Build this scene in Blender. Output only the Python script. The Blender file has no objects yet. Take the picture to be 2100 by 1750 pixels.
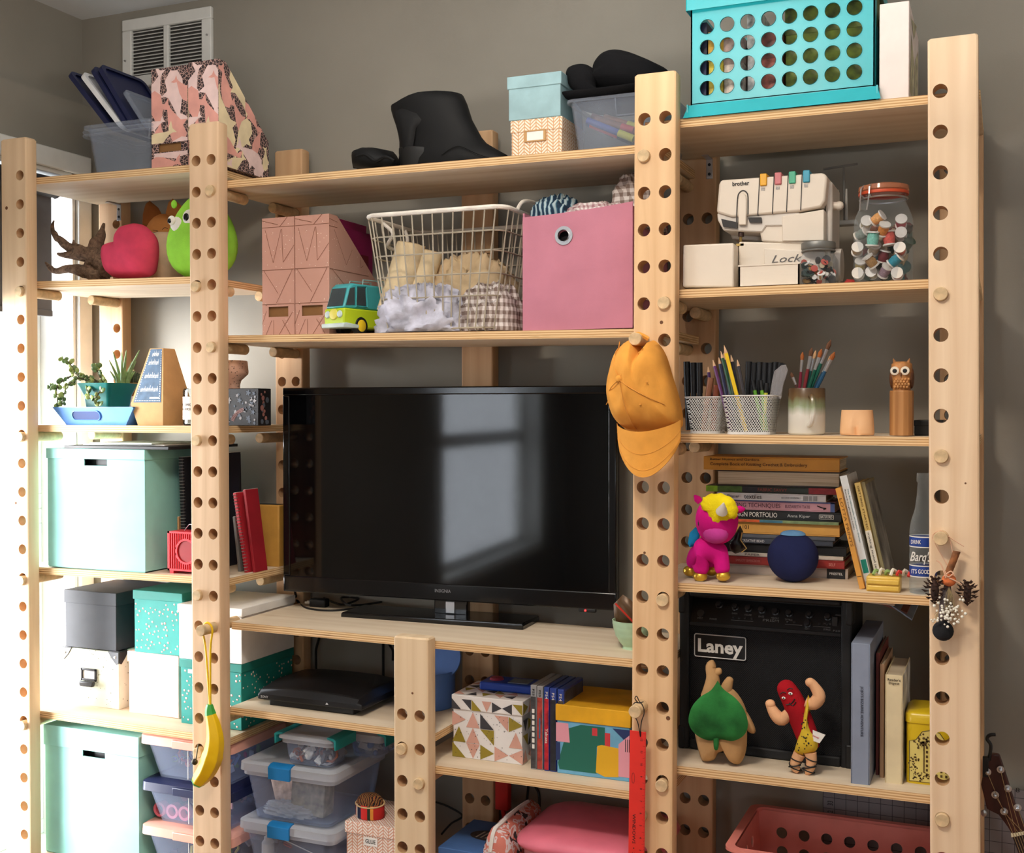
import bpy, bmesh, math, random
from mathutils import Vector, Matrix, Euler, noise
random.seed(7)
D = bpy.data
SC = bpy.context.scene
COL = SC.collection
PI = math.pi

# ---------------------------------------------------------------- camera, sky, lamps, exposure
CAM_Y, CAM_Z, FOC = -2.3276, 1.45, 2382.04
_c, _s = math.cos(.401), math.sin(.401)
YAW, PITCH, ROLL = .40103, .01530, .00068
def cam_axes():
    cy, sy, cp, sp, cr, sr = math.cos(YAW), math.sin(YAW), math.cos(PITCH), math.sin(PITCH), math.cos(ROLL), math.sin(ROLL)
    f = Vector((-sy*cp, cy*cp, -sp)); r = Vector((cy, sy, 0)); d = f.cross(r)
    return r*cr + d*sr, -r*sr + d*cr, f
CR, CD, CF = cam_axes()
cam = D.objects.new('camera', D.cameras.new('camera')); COL.objects.link(cam)
m = Matrix((( CR.x, -CD.x, -CF.x, 0), (CR.y, -CD.y, -CF.y, CAM_Y), (CR.z, -CD.z, -CF.z, CAM_Z), (0, 0, 0, 1)))
cam.matrix_world = m
cam.data.sensor_width = 36.0; cam.data.lens = FOC/2100*36; cam.data.clip_start = .05
SC.camera = cam
SC.view_settings.view_transform = 'Standard'; SC.view_settings.look = 'None'
SC.view_settings.gamma = 1; SC.view_settings.use_curve_mapping = False
SC.view_settings.exposure = -0.28
try:
    SC.cycles.use_denoising = True; SC.cycles.max_bounces = 10; SC.cycles.transparent_max_bounces = 24
    SC.cycles.diffuse_bounces = 5; SC.cycles.caustics_reflective = False; SC.cycles.caustics_refractive = False
    SC.cycles.sample_clamp_indirect = 6
except Exception: pass
SKY = 14.5
w = D.worlds.new('sky'); SC.world = w; w.use_nodes = True
bg = w.node_tree.nodes['Background']; bg.inputs[0].default_value = (.93, .97, 1.0, 1); bg.inputs[1].default_value = SKY

def area(name, loc, rot, sx, sy, power=0, col=(1, 1, 1), portal=False):
    l = D.lights.new(name, 'AREA'); l.shape = 'RECTANGLE'; l.size = sx; l.size_y = sy; l.energy = power; l.color = col
    if portal: l.cycles.is_portal = True
    o = D.objects.new(name, l); COL.objects.link(o); o.location = loc; o.rotation_euler = rot
    return o
# openings of the windows (portals help the renderer find the sky through them)
W1 = (-.46, .361, .15, 2.15)          # window beside the shelves, left wall: y0,y1,z0,z1
W2 = (-5.35, -3.2, .45, 2.25)         # second window further along the left wall
W3 = (1.0, 1.6, 1.2, 2.1)             # unseen window added behind the camera for fill light: x0,x1,z0,z1
area('portal_near', (-2.66, (W1[0]+W1[1])/2, (W1[2]+W1[3])/2), (0, -PI/2, 0), W1[3]-W1[2], W1[1]-W1[0], portal=True)
area('portal_far', (-2.66, (W2[0]+W2[1])/2, (W2[2]+W2[3])/2), (0, -PI/2, 0), W2[3]-W2[2], W2[1]-W2[0], portal=True)
area('portal_rear', ((W3[0]+W3[1])/2, -6.13, (W3[2]+W3[3])/2), (PI/2, 0, 0), W3[1]-W3[0], W3[3]-W3[2], portal=True)
l = D.lights.new('ceiling_lamp', 'AREA'); l.shape = 'DISK'; l.size = .34; l.energy = 34; l.color = (1, .87, .72)
o = D.objects.new('ceiling_lamp', l); COL.objects.link(o); o.location = (-.72, -1.45, 2.60)
area('added_ceiling_fill', (-.8, -1.0, 1.98), (PI, 0, 0), 1.3, .6, 45, (1, .94, .86))  # unseen light added to brighten the ceiling and upper wall

s_ = D.lights.new('low_hazy_sun', 'SUN'); s_.energy = 29; s_.angle = math.radians(36); s_.color = (1, .96, .9)
o = D.objects.new('low_hazy_sun', s_); COL.objects.link(o); o.rotation_euler = Vector((1, .70, -.06)).to_track_quat('-Z', 'Y').to_euler()

# ---------------------------------------------------------------- picture <-> place (the frame is 2100 x 1750)
def ray(px, py): return CR*((px-1050)/FOC) + CD*((py-875)/FOC) + CF
def at(px, py, Y):
    v = ray(px, py); t = (Y-CAM_Y)/v.y
    return Vector((v.x*t, Y, CAM_Z+v.z*t))
def atz(px, py, z):
    v = ray(px, py); t = (z-CAM_Z)/v.z
    return Vector((v.x*t, CAM_Y+v.y*t, z))
def fx(px, Y, py=850): return at(px, py, Y).x
def fz(py, px, Y): return at(px, py, Y).z

# ---------------------------------------------------------------- materials
def lin(c):
    f = lambda v: (v/12.92 if v <= .04045 else ((v+.055)/1.055)**2.4)
    return tuple(f(x/255.0) for x in c[:3]) + (1.0,)
MATS = {}
class NT:
    def __init__(s, name):
        s.m = D.materials.new(name); s.m.use_nodes = True; s.t = s.m.node_tree; s.n = s.t.nodes; s.n.clear()
        s.out = s.n.new('ShaderNodeOutputMaterial')
    def new(s, kind, **kw):
        n = s.n.new('ShaderNode'+kind)
        for k, v in kw.items(): setattr(n, k, v)
        return n
    def link(s, a, b): s.t.links.new(a, b)
    def bsdf(s, col, rough=.6, metal=0, spec=.4):
        b = s.new('BsdfPrincipled')
        if col is not None: b.inputs['Base Color'].default_value = col
        b.inputs['Roughness'].default_value = rough; b.inputs['Metallic'].default_value = metal
        b.inputs['Specular IOR Level'].default_value = spec
        s.link(b.outputs[0], s.out.inputs[0]); return b
    def coord(s, scale=(1, 1, 1), rot=(0, 0, 0)):
        tc = s.new('TexCoord'); mp = s.new('Mapping'); mp.inputs['Scale'].default_value = scale; mp.inputs['Rotation'].default_value = rot
        s.link(tc.outputs['Object'], mp.inputs[0]); return mp.outputs[0]
    def noise(s, vec, scale, detail=3, rough=.5, dist=0):
        n = s.new('TexNoise'); n.inputs['Scale'].default_value = scale; n.inputs['Detail'].default_value = detail
        n.inputs['Roughness'].default_value = rough; n.inputs['Distortion'].default_value = dist
        s.link(vec, n.inputs['Vector']); return n.outputs['Fac']
    def ramp(s, fac, stops, interp='LINEAR'):
        r = s.new('ValToRGB'); r.color_ramp.interpolation = interp
        e = r.color_ramp.elements
        while len(e) < len(stops): e.new(.5)
        for i, (p, c) in enumerate(stops): e[i].position = p; e[i].color = c if len(c) == 4 else lin(c)
        s.link(fac, r.inputs[0]); return r.outputs[0]
    def math(s, op, a, b=None, c=None):
        n = s.new('Math', operation=op)
        for i, x in enumerate((a, b, c)):
            if x is None: continue
            if isinstance(x, (int, float)): n.inputs[i].default_value = x
            else: s.link(x, n.inputs[i])
        return n.outputs[0]
    def bump(s, b, height, strength=.3, dist=.002):
        n = s.new('Bump'); n.inputs['Strength'].default_value = strength; n.inputs['Distance'].default_value = dist
        s.link(height, n.inputs['Height']); s.link(n.outputs[0], b.inputs['Normal'])
def sc(c, k): return tuple(min(255, max(0, x*k)) for x in c)
def mat(name, col=(200, 200, 200), rough=.55, metal=0, spec=.4, var=.06, vs=18, bump=0, bs=400, emit=0):
    """plain procedural surface: base colour with a little uneven wear and an optional fine relief"""
    if name in MATS: return MATS[name]
    t = NT(name); b = t.bsdf(lin(col), rough, metal, spec); v = t.coord()
    if var:
        c = t.ramp(t.noise(v, vs, 4), [(.3, sc(col, 1-var)), (.7, sc(col, 1+var))]); t.link(c, b.inputs['Base Color'])
    if bump: t.bump(b, t.noise(v, bs, 2), bump, .001)
    if emit:
        b.inputs['Emission Color'].default_value = lin(col); b.inputs['Emission Strength'].default_value = emit
    MATS[name] = t.m; return t.m
def fabric(name, col, rough=.95, var=.1, bump=.5, bs=700, vs=12):
    return mat(name, col, rough, 0, .15, var, vs, bump, bs)
def wood(name, c0, c1, axis='z', rough=.6, fine=1.0, c2=None):
    if name in MATS: return MATS[name]
    t = NT(name); b = t.bsdf(None, rough, 0, .3)
    s = {'z': (22, 22, 1.1), 'x': (1.1, 22, 22), 'y': (22, 1.1, 22)}[axis]
    v = t.coord(tuple(k*fine for k in s)); n1 = t.noise(v, 1.0, 3, .5, 1.6)
    wv = t.new('TexWave', wave_type='BANDS', bands_direction={'z': 'X', 'x': 'Y', 'y': 'X'}[axis]); wv.inputs['Scale'].default_value = .35
    wv.inputs['Distortion'].default_value = 9; wv.inputs['Detail'].default_value = 2; wv.inputs['Detail Scale'].default_value = .6; t.link(v, wv.inputs['Vector'])
    mx = t.math('ADD', t.math('MULTIPLY', n1, .8), t.math('MULTIPLY', wv.outputs['Fac'], .2))
    c = t.ramp(mx, [(.25, c0), (.72, c1)] + ([(.95, c2)] if c2 else []))
    t.link(c, b.inputs['Base Color']); t.bump(b, mx, .12, .001); MATS[name] = t.m; return t.m
def plies(name):
    if name in MATS: return MATS[name]
    t = NT(name); b = t.bsdf(None, .7, 0, .2)
    v = t.coord(); sep = t.new('SeparateXYZ'); t.link(v, sep.inputs[0])
    n = t.noise(t.coord((14, 14, 14)), 1, 3); 
    z = t.math('ADD', sep.outputs[2], t.math('MULTIPLY', n, .0016))
    fr = t.math('FRACT', t.math('MULTIPLY', z, 1/.0052))
    c = t.ramp(fr, [(0, (190, 146, 98)), (.3, (204, 162, 112)), (.45, (228, 196, 150)), (.8, (234, 204, 158)), (1, (192, 148, 100))])
    v2 = t.coord((9, 9, 420)); g = t.noise(v2, 1, 3); 
    mxn = t.new('MixRGB', blend_type='MULTIPLY'); t.link(c, mxn.inputs[1]); t.link(t.ramp(g, [(.30, (120, 84, 50)), (.40, (255, 255, 255))]), mxn.inputs[2]); mxn.inputs[0].default_value = .75
    t.link(mxn.outputs[0], b.inputs['Base Color']); MATS[name] = t.m; return t.m
def clear(name, col=(225, 232, 240), opacity=.25, rough=.15, tint=None):
    """translucent plastic: part of the light passes straight through, part is scattered and reflected"""
    if name in MATS: return MATS[name]
    t = NT(name); b = t.new('BsdfPrincipled'); b.inputs['Base Color'].default_value = lin(col); b.inputs['Roughness'].default_value = rough
    tr = t.new('BsdfTransparent'); tr.inputs[0].default_value = lin(tint or (245, 248, 252))
    lw = t.new('LayerWeight'); lw.inputs[0].default_value = .35
    mx = t.new('MixShader'); t.link(t.math('ADD', t.math('MULTIPLY', lw.outputs['Facing'], .35), opacity), mx.inputs[0])
    t.link(tr.outputs[0], mx.inputs[1]); t.link(b.outputs[0], mx.inputs[2]); t.link(mx.outputs[0], t.out.inputs[0]); MATS[name] = t.m; return t.m
def glass(name, tint=(248, 250, 250), k=.9):
    if name in MATS: return MATS[name]
    t = NT(name); gl = t.new('BsdfGlossy'); gl.inputs['Roughness'].default_value = .03
    tr = t.new('BsdfTransparent'); tr.inputs[0].default_value = lin(tint)
    lw = t.new('LayerWeight'); lw.inputs[0].default_value = .28
    mx = t.new('MixShader'); t.link(t.math('MULTIPLY', lw.outputs['Fresnel'], k), mx.inputs[0])
    t.link(tr.outputs[0], mx.inputs[1]); t.link(gl.outputs[0], mx.inputs[2]); t.link(mx.outputs[0], t.out.inputs[0]); MATS[name] = t.m; return t.m

# ---------------------------------------------------------------- mesh builder
class MB:
    def __init__(s): s.v = []; s.f = []; s.mi = []
    def add(s, vs, fs, m=0, M=None):
        o = len(s.v)
        s.v += [tuple(M @ Vector(p)) for p in vs] if M is not None else [tuple(p) for p in vs]
        for f in fs: s.f.append(tuple(i+o for i in f)); s.mi.append(m)
        return s
    def box(s, x0, x1, y0, y1, z0, z1, m=0, M=None):
        vs = [(x, y, z) for z in (z0, z1) for y in (y0, y1) for x in (x0, x1)]
        return s.add(vs, [(0, 2, 3, 1), (4, 5, 7, 6), (0, 1, 5, 4), (2, 6, 7, 3), (0, 4, 6, 2), (1, 3, 7, 5)], m, M)
    def frustum(s, a, b, m=0, M=None, cap=(1, 1)):
        """a=(x0,x1,y0,y1,z) bottom, b the same for the top"""
        vs = [(x, y, a[4]) for y in a[2:4] for x in a[:2]] + [(x, y, b[4]) for y in b[2:4] for x in b[:2]]
        fs = [(0, 1, 5, 4), (2, 6, 7, 3), (0, 4, 6, 2), (1, 3, 7, 5)]
        if cap[0]: fs.append((0, 2, 3, 1))
        if cap[1]: fs.append((4, 5, 7, 6))
        return s.add(vs, fs, m, M)
    def loft(s, rings, m=0, closed=True, cap=(1, 1), M=None):
        n = len(rings[0]); vs = [p for r in rings for p in r]; fs = []
        for i in range(len(rings)-1):
            for j in range(n if closed else n-1):
                k = (j+1) % n; fs.append((i*n+j, i*n+k, (i+1)*n+k, (i+1)*n+j))
        if cap[0]: fs.append(tuple(reversed(range(n))))
        if cap[1]: fs.append(tuple((len(rings)-1)*n+j for j in range(n)))
        return s.add(vs, fs, m, M)
    def lathe(s, prof, n=24, c=(0, 0, 0), m=0, cap=(1, 1), M=None, sx=1, sy=1):
        rs = [[(c[0]+r*sx*math.cos(2*PI*j/n), c[1]+r*sy*math.sin(2*PI*j/n), c[2]+z) for j in range(n)] for r, z in prof]
        return s.loft(rs, m, True, cap, M)
    def tube(s, pts, r, n=6, closed=False, m=0, cap=True, M=None):
        P = [Vector(p) for p in pts]; N = len(P); rs = []; up = None
        for i, p in enumerate(P):
            if closed: d = P[(i+1) % N]-P[i-1]
            else: d = P[min(i+1, N-1)]-P[max(i-1, 0)]
            if d.length < 1e-9: d = Vector((0, 0, 1))
            d.normalize()
            if up is None: up = Vector((0, 0, 1)) if abs(d.z) < .9 else Vector((1, 0, 0))
            a = d.cross(up)
            if a.length < 1e-6: a = d.cross(Vector((.3, 1, .2)))
            a.normalize(); b = a.cross(d); up = b
            rr = r[i] if isinstance(r, (list, tuple)) else r
            rs.append([tuple(p + (a*math.cos(2*PI*j/n)+b*math.sin(2*PI*j/n))*rr) for j in range(n)])
        if closed: rs.append(rs[0]); return s.loft(rs, m, True, (0, 0), M)
        return s.loft(rs, m, True, (cap, cap), M)
    def cyl(s, a, b, r, r2=None, n=16, m=0, M=None): return s.tube([a, b], [r, r if r2 is None else r2], n, m=m, M=M)
    def prism(s, poly, d0, d1, plane='xz', m=0, M=None):
        """outline drawn in a plane and given thickness d0..d1 along the third axis"""
        def P(u, v, d): return {'xz': (u, d, v), 'yz': (d, u, v), 'xy': (u, v, d)}[plane]
        n = len(poly); vs = [P(u, v, d0) for u, v in poly]+[P(u, v, d1) for u, v in poly]
        fs = [tuple(range(n)), tuple(range(2*n-1, n-1, -1))]+[(i, n+i, n+(i+1) % n, (i+1) % n) for i in range(n)]
        return s.add(vs, fs, m, M)
    def poly(s, pts, m=0, M=None): return s.add(pts, [tuple(range(len(pts)))], m, M)
    def ball(s, c, r, n=16, k=10, m=0, M=None):
        if isinstance(r, (int, float)): r = (r, r, r)
        rs = []
        for i in range(k+1):
            a = -PI/2+PI*i/k; q = max(math.cos(a), .02)
            rs.append([(c[0]+r[0]*q*math.cos(2*PI*j/n), c[1]+r[1]*q*math.sin(2*PI*j/n), c[2]+r[2]*math.sin(a)) for j in range(n)])
        return s.loft(rs, m, True, (1, 1), M)
    def puff(s, outline, th, y=0, rings=6, m=0, back=1.0, M=None, pw=.5):
        """stuffed cushion: outline in xz, swelling along -y (front) and +y (back)"""
        cx = sum(p[0] for p in outline)/len(outline); cz = sum(p[1] for p in outline)/len(outline); rs = []
        ts = [i/rings for i in range(1, rings)]
        seq = [(t*.97+.03, -1) for t in ts]+[(1, 0)]+[(t*.97+.03, 1) for t in reversed(ts)]
        for t, sg in seq:
            h = th*(1-t**2.4)**pw * (1 if sg < 0 else back)
            rs.append([(cx+(u-cx)*t, y+sg*h, cz+(v-cz)*t) for u, v in outline])
        return s.loft(rs, m, True, (1, 1), M)
    def plate(s, us, vs, hole, fn, nrm_d, n=16, m=0, mh=None):
        """flat sheet of cells us x vs; hole(i,j) gives (cu,cv,r) or None; fn(u,v,d) maps to space; real holes with walls of depth nrm_d"""
        mh = m if mh is None else mh
        for i in range(len(us)-1):
            for j in range(len(vs)-1):
                u0, u1, v0, v1 = us[i], us[i+1], vs[j], vs[j+1]; h = hole(i, j)
                if not h:
                    s.add([fn(u0, v0, 0), fn(u1, v0, 0), fn(u1, v1, 0), fn(u0, v1, 0)], [(0, 1, 2, 3)], m)
                    s.add([fn(u0, v0, nrm_d), fn(u1, v0, nrm_d), fn(u1, v1, nrm_d), fn(u0, v1, nrm_d)], [(3, 2, 1, 0)], m); continue
                cu, cv, r = h; k = n//4; sq = []; ci = []
                for q in range(n):
                    a = 2*PI*(q+.5*0)/n + PI/4*0
                    a = -3*PI/4+2*PI*q/n
                    ci.append((cu+r*math.cos(a), cv+r*math.sin(a)))
                    side, f = divmod(q, k); f /= k
                    sq.append([(u0+(u1-u0)*f, v0), (u1, v0+(v1-v0)*f), (u1-(u1-u0)*f, v1), (u0, v1-(v1-v0)*f)][side])
                A = [fn(*p, 0) for p in sq]; B = [fn(*p, 0) for p in ci]; C = [fn(*p, nrm_d) for p in ci]; E = [fn(*p, nrm_d) for p in sq]
                o = len(s.v); s.v += [tuple(p) for p in A+B+C+E]
                for q in range(n):
                    w_ = (q+1) % n
                    s.f += [(o+q, o+w_, o+n+w_, o+n+q), (o+n+q, o+n+w_, o+2*n+w_, o+2*n+q), (o+2*n+q, o+2*n+w_, o+3*n+w_, o+3*n+q)]; s.mi += [m, mh, m]
        return s
    def mesh(s, name, ms, smooth=True, ang=38, weld=False):
        me = D.meshes.new(name); me.from_pydata(s.v, [], s.f); 
        for x in (ms if isinstance(ms, (list, tuple)) else [ms]): me.materials.append(x)
        if any(s.mi): me.polygons.foreach_set('material_index', s.mi)
        if weld:
            b = bmesh.new(); b.from_mesh(me); bmesh.ops.remove_doubles(b, verts=b.verts, dist=1e-5); bmesh.ops.recalc_face_normals(b, faces=b.faces); b.to_mesh(me); b.free()
        else:
            b = bmesh.new(); b.from_mesh(me); bmesh.ops.recalc_face_normals(b, faces=b.faces); b.to_mesh(me); b.free()
        if smooth:
            me.polygons.foreach_set('use_smooth', [True]*len(me.polygons)); me.set_sharp_from_angle(angle=math.radians(ang))
        me.update(); return me
def link(name, me, parent=None, loc=None, rot=None):
    o = D.objects.new(name, me); COL.objects.link(o)
    if parent: o.parent = parent
    if loc is not None: o.location = loc
    if rot is not None: o.rotation_euler = rot
    return o
def part(name, mb, ms, parent=None, bevel=0, seg=2, sub=0, smooth=True, ang=38, loc=None, rot=None, label=None, kind=None, weld=False):
    o = link(name, mb.mesh(name, ms, smooth, ang, weld), parent, loc, rot)
    if bevel:
        b = o.modifiers.new('bevel', 'BEVEL'); b.width = bevel; b.segments = seg; b.limit_method = 'ANGLE'; b.angle_limit = math.radians(40)
    if sub: q = o.modifiers.new('sub', 'SUBSURF'); q.levels = sub; q.render_levels = sub
    if label: o['label'] = label
    if kind: o['kind'] = kind
    return o
def tag(o, label, cat, group=None):
    o['label'] = label; o['category'] = cat
    if group: o['group'] = group
    return o
def thing(name, label, cat, loc=(0, 0, 0), rz=0, group=None, rot=None):
    o = D.objects.new(name, None); COL.objects.link(o); o.location = loc; o.rotation_euler = rot or (0, 0, rz); o.empty_display_size = .02
    return tag(o, label, cat, group)
def struct(name, mb, ms, parent=None, bevel=0, **k):
    o = part(name, mb, ms, parent, bevel, **k)
    if not parent: o['kind'] = 'structure'
    return o
def copy_tree(o, loc=None, rot=None, label=None, group=None, parent=None):
    c = o.copy(); COL.objects.link(c)
    if parent: c.parent = parent
    if loc is not None: c.location = loc
    if rot is not None: c.rotation_euler = rot
    if label: c['label'] = label
    if group: c['group'] = group
    for ch in list(o.children): copy_tree(ch, parent=c)
    return c
TEXTS = []
def text(s, parent, loc, w=None, h=None, ms=None, face='front', spin=0, bold=0, shear=0, name='lettering', deep=.0002):
    """flat printed words; face: the side of the thing they are printed on"""
    cu = D.curves.new(name, 'FONT'); cu.body = s; cu.align_x = 'CENTER'; cu.align_y = 'CENTER'; cu.size = .02; cu.extrude = deep; cu.offset = 0; cu.shear = shear
    cu.resolution_u = 2
    cu.materials.append(ms or mat('ink_black', (25, 24, 24), .6, var=0))
    o = D.objects.new(name, cu); COL.objects.link(o); o.parent = parent; o.location = loc
    M = {'front': Matrix.Rotation(PI/2, 4, 'X'), 'top': Matrix.Identity(4), 'right': Matrix.Rotation(PI/2, 4, 'Z') @ Matrix.Rotation(PI/2, 4, 'X')}[face] @ Matrix.Rotation(spin, 4, 'Z')
    o.rotation_euler = M.to_euler(); TEXTS.append((o, w, h, bold)); return o
def fit_texts():
    bpy.context.view_layer.update()
    for o, w_, h_, bold in TEXTS:
        bb = o.bound_box; bw = max(c[0] for c in bb)-min(c[0] for c in bb); bh = max(c[1] for c in bb)-min(c[1] for c in bb)
        if bw < 1e-6 or bh < 1e-6: continue
        if w_ and h_: o.scale = (w_/bw, h_/bh, 1)
        elif w_: o.scale = (w_/bw, w_/bw, 1)
        elif h_: o.scale = (h_/bh, h_/bh, 1)
        if bold: o.data.offset = bold*o.data.size
    bpy.context.view_layer.update(); dg = bpy.context.evaluated_depsgraph_get()
    for o, *_ in TEXTS:
        me = D.meshes.new_from_object(o.evaluated_get(dg)); n = D.objects.new('words', me); COL.objects.link(n)
        n.parent = o.parent; n.location = o.location; n.rotation_euler = o.rotation_euler; n.scale = o.scale; D.objects.remove(o); n.name = 'lettering'
def curve_pts(ctrl, n=8):
    """smooth path through the control points (Catmull-Rom)"""
    P = [Vector(p) for p in ctrl]; out = []
    for i in range(len(P)-1):
        a, b, c, d = P[max(i-1, 0)], P[i], P[i+1], P[min(i+2, len(P)-1)]
        for k in range(n):
            t = k/n; out.append(.5*((2*b)+(c-a)*t+(2*a-5*b+4*c-d)*t*t+(3*b-a-3*c+d)*t**3))
    out.append(P[-1]); return out

# ================================================================ THE SETTING
YB = .43; XL = -2.588; XL2 = -2.554; ZT = 2.633
M_wall = mat('wall_paint', (146, 141, 131), .75, var=.03, vs=3, bump=.15, bs=260, spec=.25)
M_ceil = mat('ceiling_paint', (212, 216, 220), .85, var=.02, vs=3)
M_floor = wood('floor_oak', (120, 84, 54), (160, 118, 80), 'y', .45)
M_white = mat('white_gloss_trim', (226, 226, 222), .4, var=.02)
M_shade = mat('roller_shade', (92, 92, 96), .9, var=.05, bump=.3, bs=900)
M_dark = mat('dark_metal', (40, 40, 42), .45, .4, var=.05)
M_steel = mat('bright_steel', (190, 190, 192), .3, .9, var=.05)
M_pane = glass('window_pane', (250, 252, 255), .6)
struct('floor', MB().box(-2.75, 2.75, -6.2, YB+.1, -.1, 0), M_floor)
struct('ceiling', MB().box(-2.75, 2.75, -6.2, YB+.1, ZT, ZT+.1), M_ceil)
struct('wall_back', MB().box(-2.75, 2.75, YB, YB+.1, 0, ZT), M_wall)
struct('wall_right', MB().box(2.6, 2.75, -6.1, YB, 0, ZT), M_wall)
def wall_with_openings(b, holes, lo, hi, z0, z1, put):
    """solid wall along one axis with rectangular openings left out"""
    cur = lo
    for a0, a1, h0, h1 in sorted(holes):
        put(b, cur, a0, z0, z1)
        put(b, a0, a1, z0, h0); put(b, a0, a1, h1, z1); cur = a1
    put(b, cur, hi, z0, z1)
b = MB()
b.box(-2.75, XL, -6.1, YB, 2.365, ZT)
wall_with_openings(b, [W1, W2], -6.1, YB, 0, 2.365, lambda b, y0, y1, z0, z1: b.box(-2.75, XL2, y0, y1, z0, z1))
struct('wall_left', b, M_wall)
b = MB()
wall_with_openings(b, [W3], -2.75, 2.75, 0, ZT, lambda b, x0, x1, z0, z1: b.box(x0, x1, -6.2, -6.1, z0, z1))
struct('wall_front', b, M_wall)
def window_left(name, W, sash, blind=None, cw=.052):
    y0, y1, z0, z1 = W
    t = thing(name, '', ''); del t['label']; del t['category']; t['kind'] = 'structure'
    f = MB()
    for a, c, e, g in ((y0-cw, y1+cw, z1, z1+cw+.005), (y0-cw, y1+cw, max(z0-cw, .001), z0), (y0-cw, y0, z0, z1), (y1, y1+cw, z0, z1)): f.box(XL2, XL2+.016, a, c, e, g)
    part('casing', f, M_white, t, .003)
    f = MB()
    for a, c, e, g in ((y0, y1, z1-.012, z1), (y0, y1, z0, z0+.012), (y0, y0+.012, z0, z1), (y1-.012, y1, z0, z1)): f.box(-2.75, XL2, a, c, e, g)
    part('jamb', f, M_white, t)
    f = MB(); k = .045
    zz = [z0+.012]+sash+[z1-.012]
    for a, c in zip(zz[:-1], zz[1:]):
        f.box(-2.715, -2.68, y0+.012, y1-.012, a, a+k); f.box(-2.715, -2.68, y0+.012, y1-.012, c-k, c)
        f.box(-2.715, -2.68, y0+.012, y0+.012+k, a+k, c-k); f.box(-2.715, -2.68, y1-.012-k, y1-.012, a+k, c-k)
    part('sash', f, M_white, t, .003)
    for a, c in zip(zz[:-1], zz[1:]): part('pane', MB().box(-2.70, -2.696, y0+.05, y1-.05, a+k, c-k), M_pane, t)
    return t
window_left('window_1', W1, [1.15])
window_left('window_2', W2, [1.25])
t = thing('added_fill_window', '', ''); del t['label']; del t['category']; t['kind'] = 'structure'  # added window, lets extra fill light into the room
f = MB(); x0, x1, z0, z1 = W3
for a, c, e, g in ((x0-.06, x1+.06, z1, z1+.06), (x0-.06, x1+.06, z0-.06, z0), (x0-.06, x0, z0, z1), (x1, x1+.06, z0, z1), (-.03, .03, z0, z1)): f.box(a, c, -6.11, -6.084, e, g)
part('casing', f, M_white, t, .003)
part('pane', MB().box(x0, x1, -6.16, -6.155, z0, z1), M_pane, t)
# roller shade drawn half way down over the near window
t = thing('roller_shade', 'dark grey roller shade drawn halfway down over the bright window', 'blind', (XL2-.03, -.5, 2.1))
part('shade_cloth', MB().box(-.002, .002, .06, .795, -.364, 0), M_shade, t)
part('hem_bar', MB().box(-.006, .006, .06, .795, -.378, -.360), M_shade, t, .002)
part('roller', MB().cyl((.01, .06, .0), (.01, .80, .0), .03, n=24), mat('shade_roll', (60, 60, 64), .8), t)
part('end_bracket', MB().cyl((.01, .80, 0), (.01, .815, 0), .033, n=20), M_steel, t)
# framed vent grille high on the back wall
gx0, gx1, gz0, gz1 = -2.423, -2.10, 2.402, 2.606
t = thing('vent_grille', 'white louvred vent grille high on the wall behind the whale boxes', 'vent', ((gx0+gx1)/2, YB, gz0))
W_, H_ = gx1-gx0, gz1-gz0; fr = .034
f = MB(); hw = W_/2
for a, c, e, g in ((-hw, hw, H_-fr, H_), (-hw, hw, 0, fr), (-hw, -hw+fr, fr, H_-fr), (hw-fr, hw, fr, H_-fr), (-.009, .009, fr, H_-fr)): f.box(a, c, -.014, 0, e, g)
part('frame', f, M_white, t, .003)
part('backing', MB().box(-hw+.01, hw-.01, -.003, -.001, .01, H_-.01), mat('duct_shade', (58, 56, 54), .7), t)  # flat dark plate stands in for the shaded recess behind the louvers
me = MB().add([(-.066, -.002, 0), (.066, -.002, 0), (.066, -.010, -.0052), (-.066, -.010, -.0052), (-.066, -.003, .0012), (.066, -.003, .0012), (.066, -.011, -.0040), (-.066, -.011, -.0040)], [(0, 1, 2, 3), (4, 7, 6, 5), (0, 4, 5, 1), (2, 6, 7, 3), (0, 3, 7, 4), (1, 5, 6, 2)]).mesh('louver', M_white)
for s_ in (-1, 1):
    for k in range(13): link('louver', me, t, (s_*.0685, 0, fr+.008+k*.0103))
for s_ in (-1, 1): part('screw', MB().cyl((s_*(hw-.013), -.017, H_*.5-.02*s_*-1), (s_*(hw-.013), -.013, H_*.5-.02*s_*-1), .003, n=10), M_steel, t)

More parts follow.
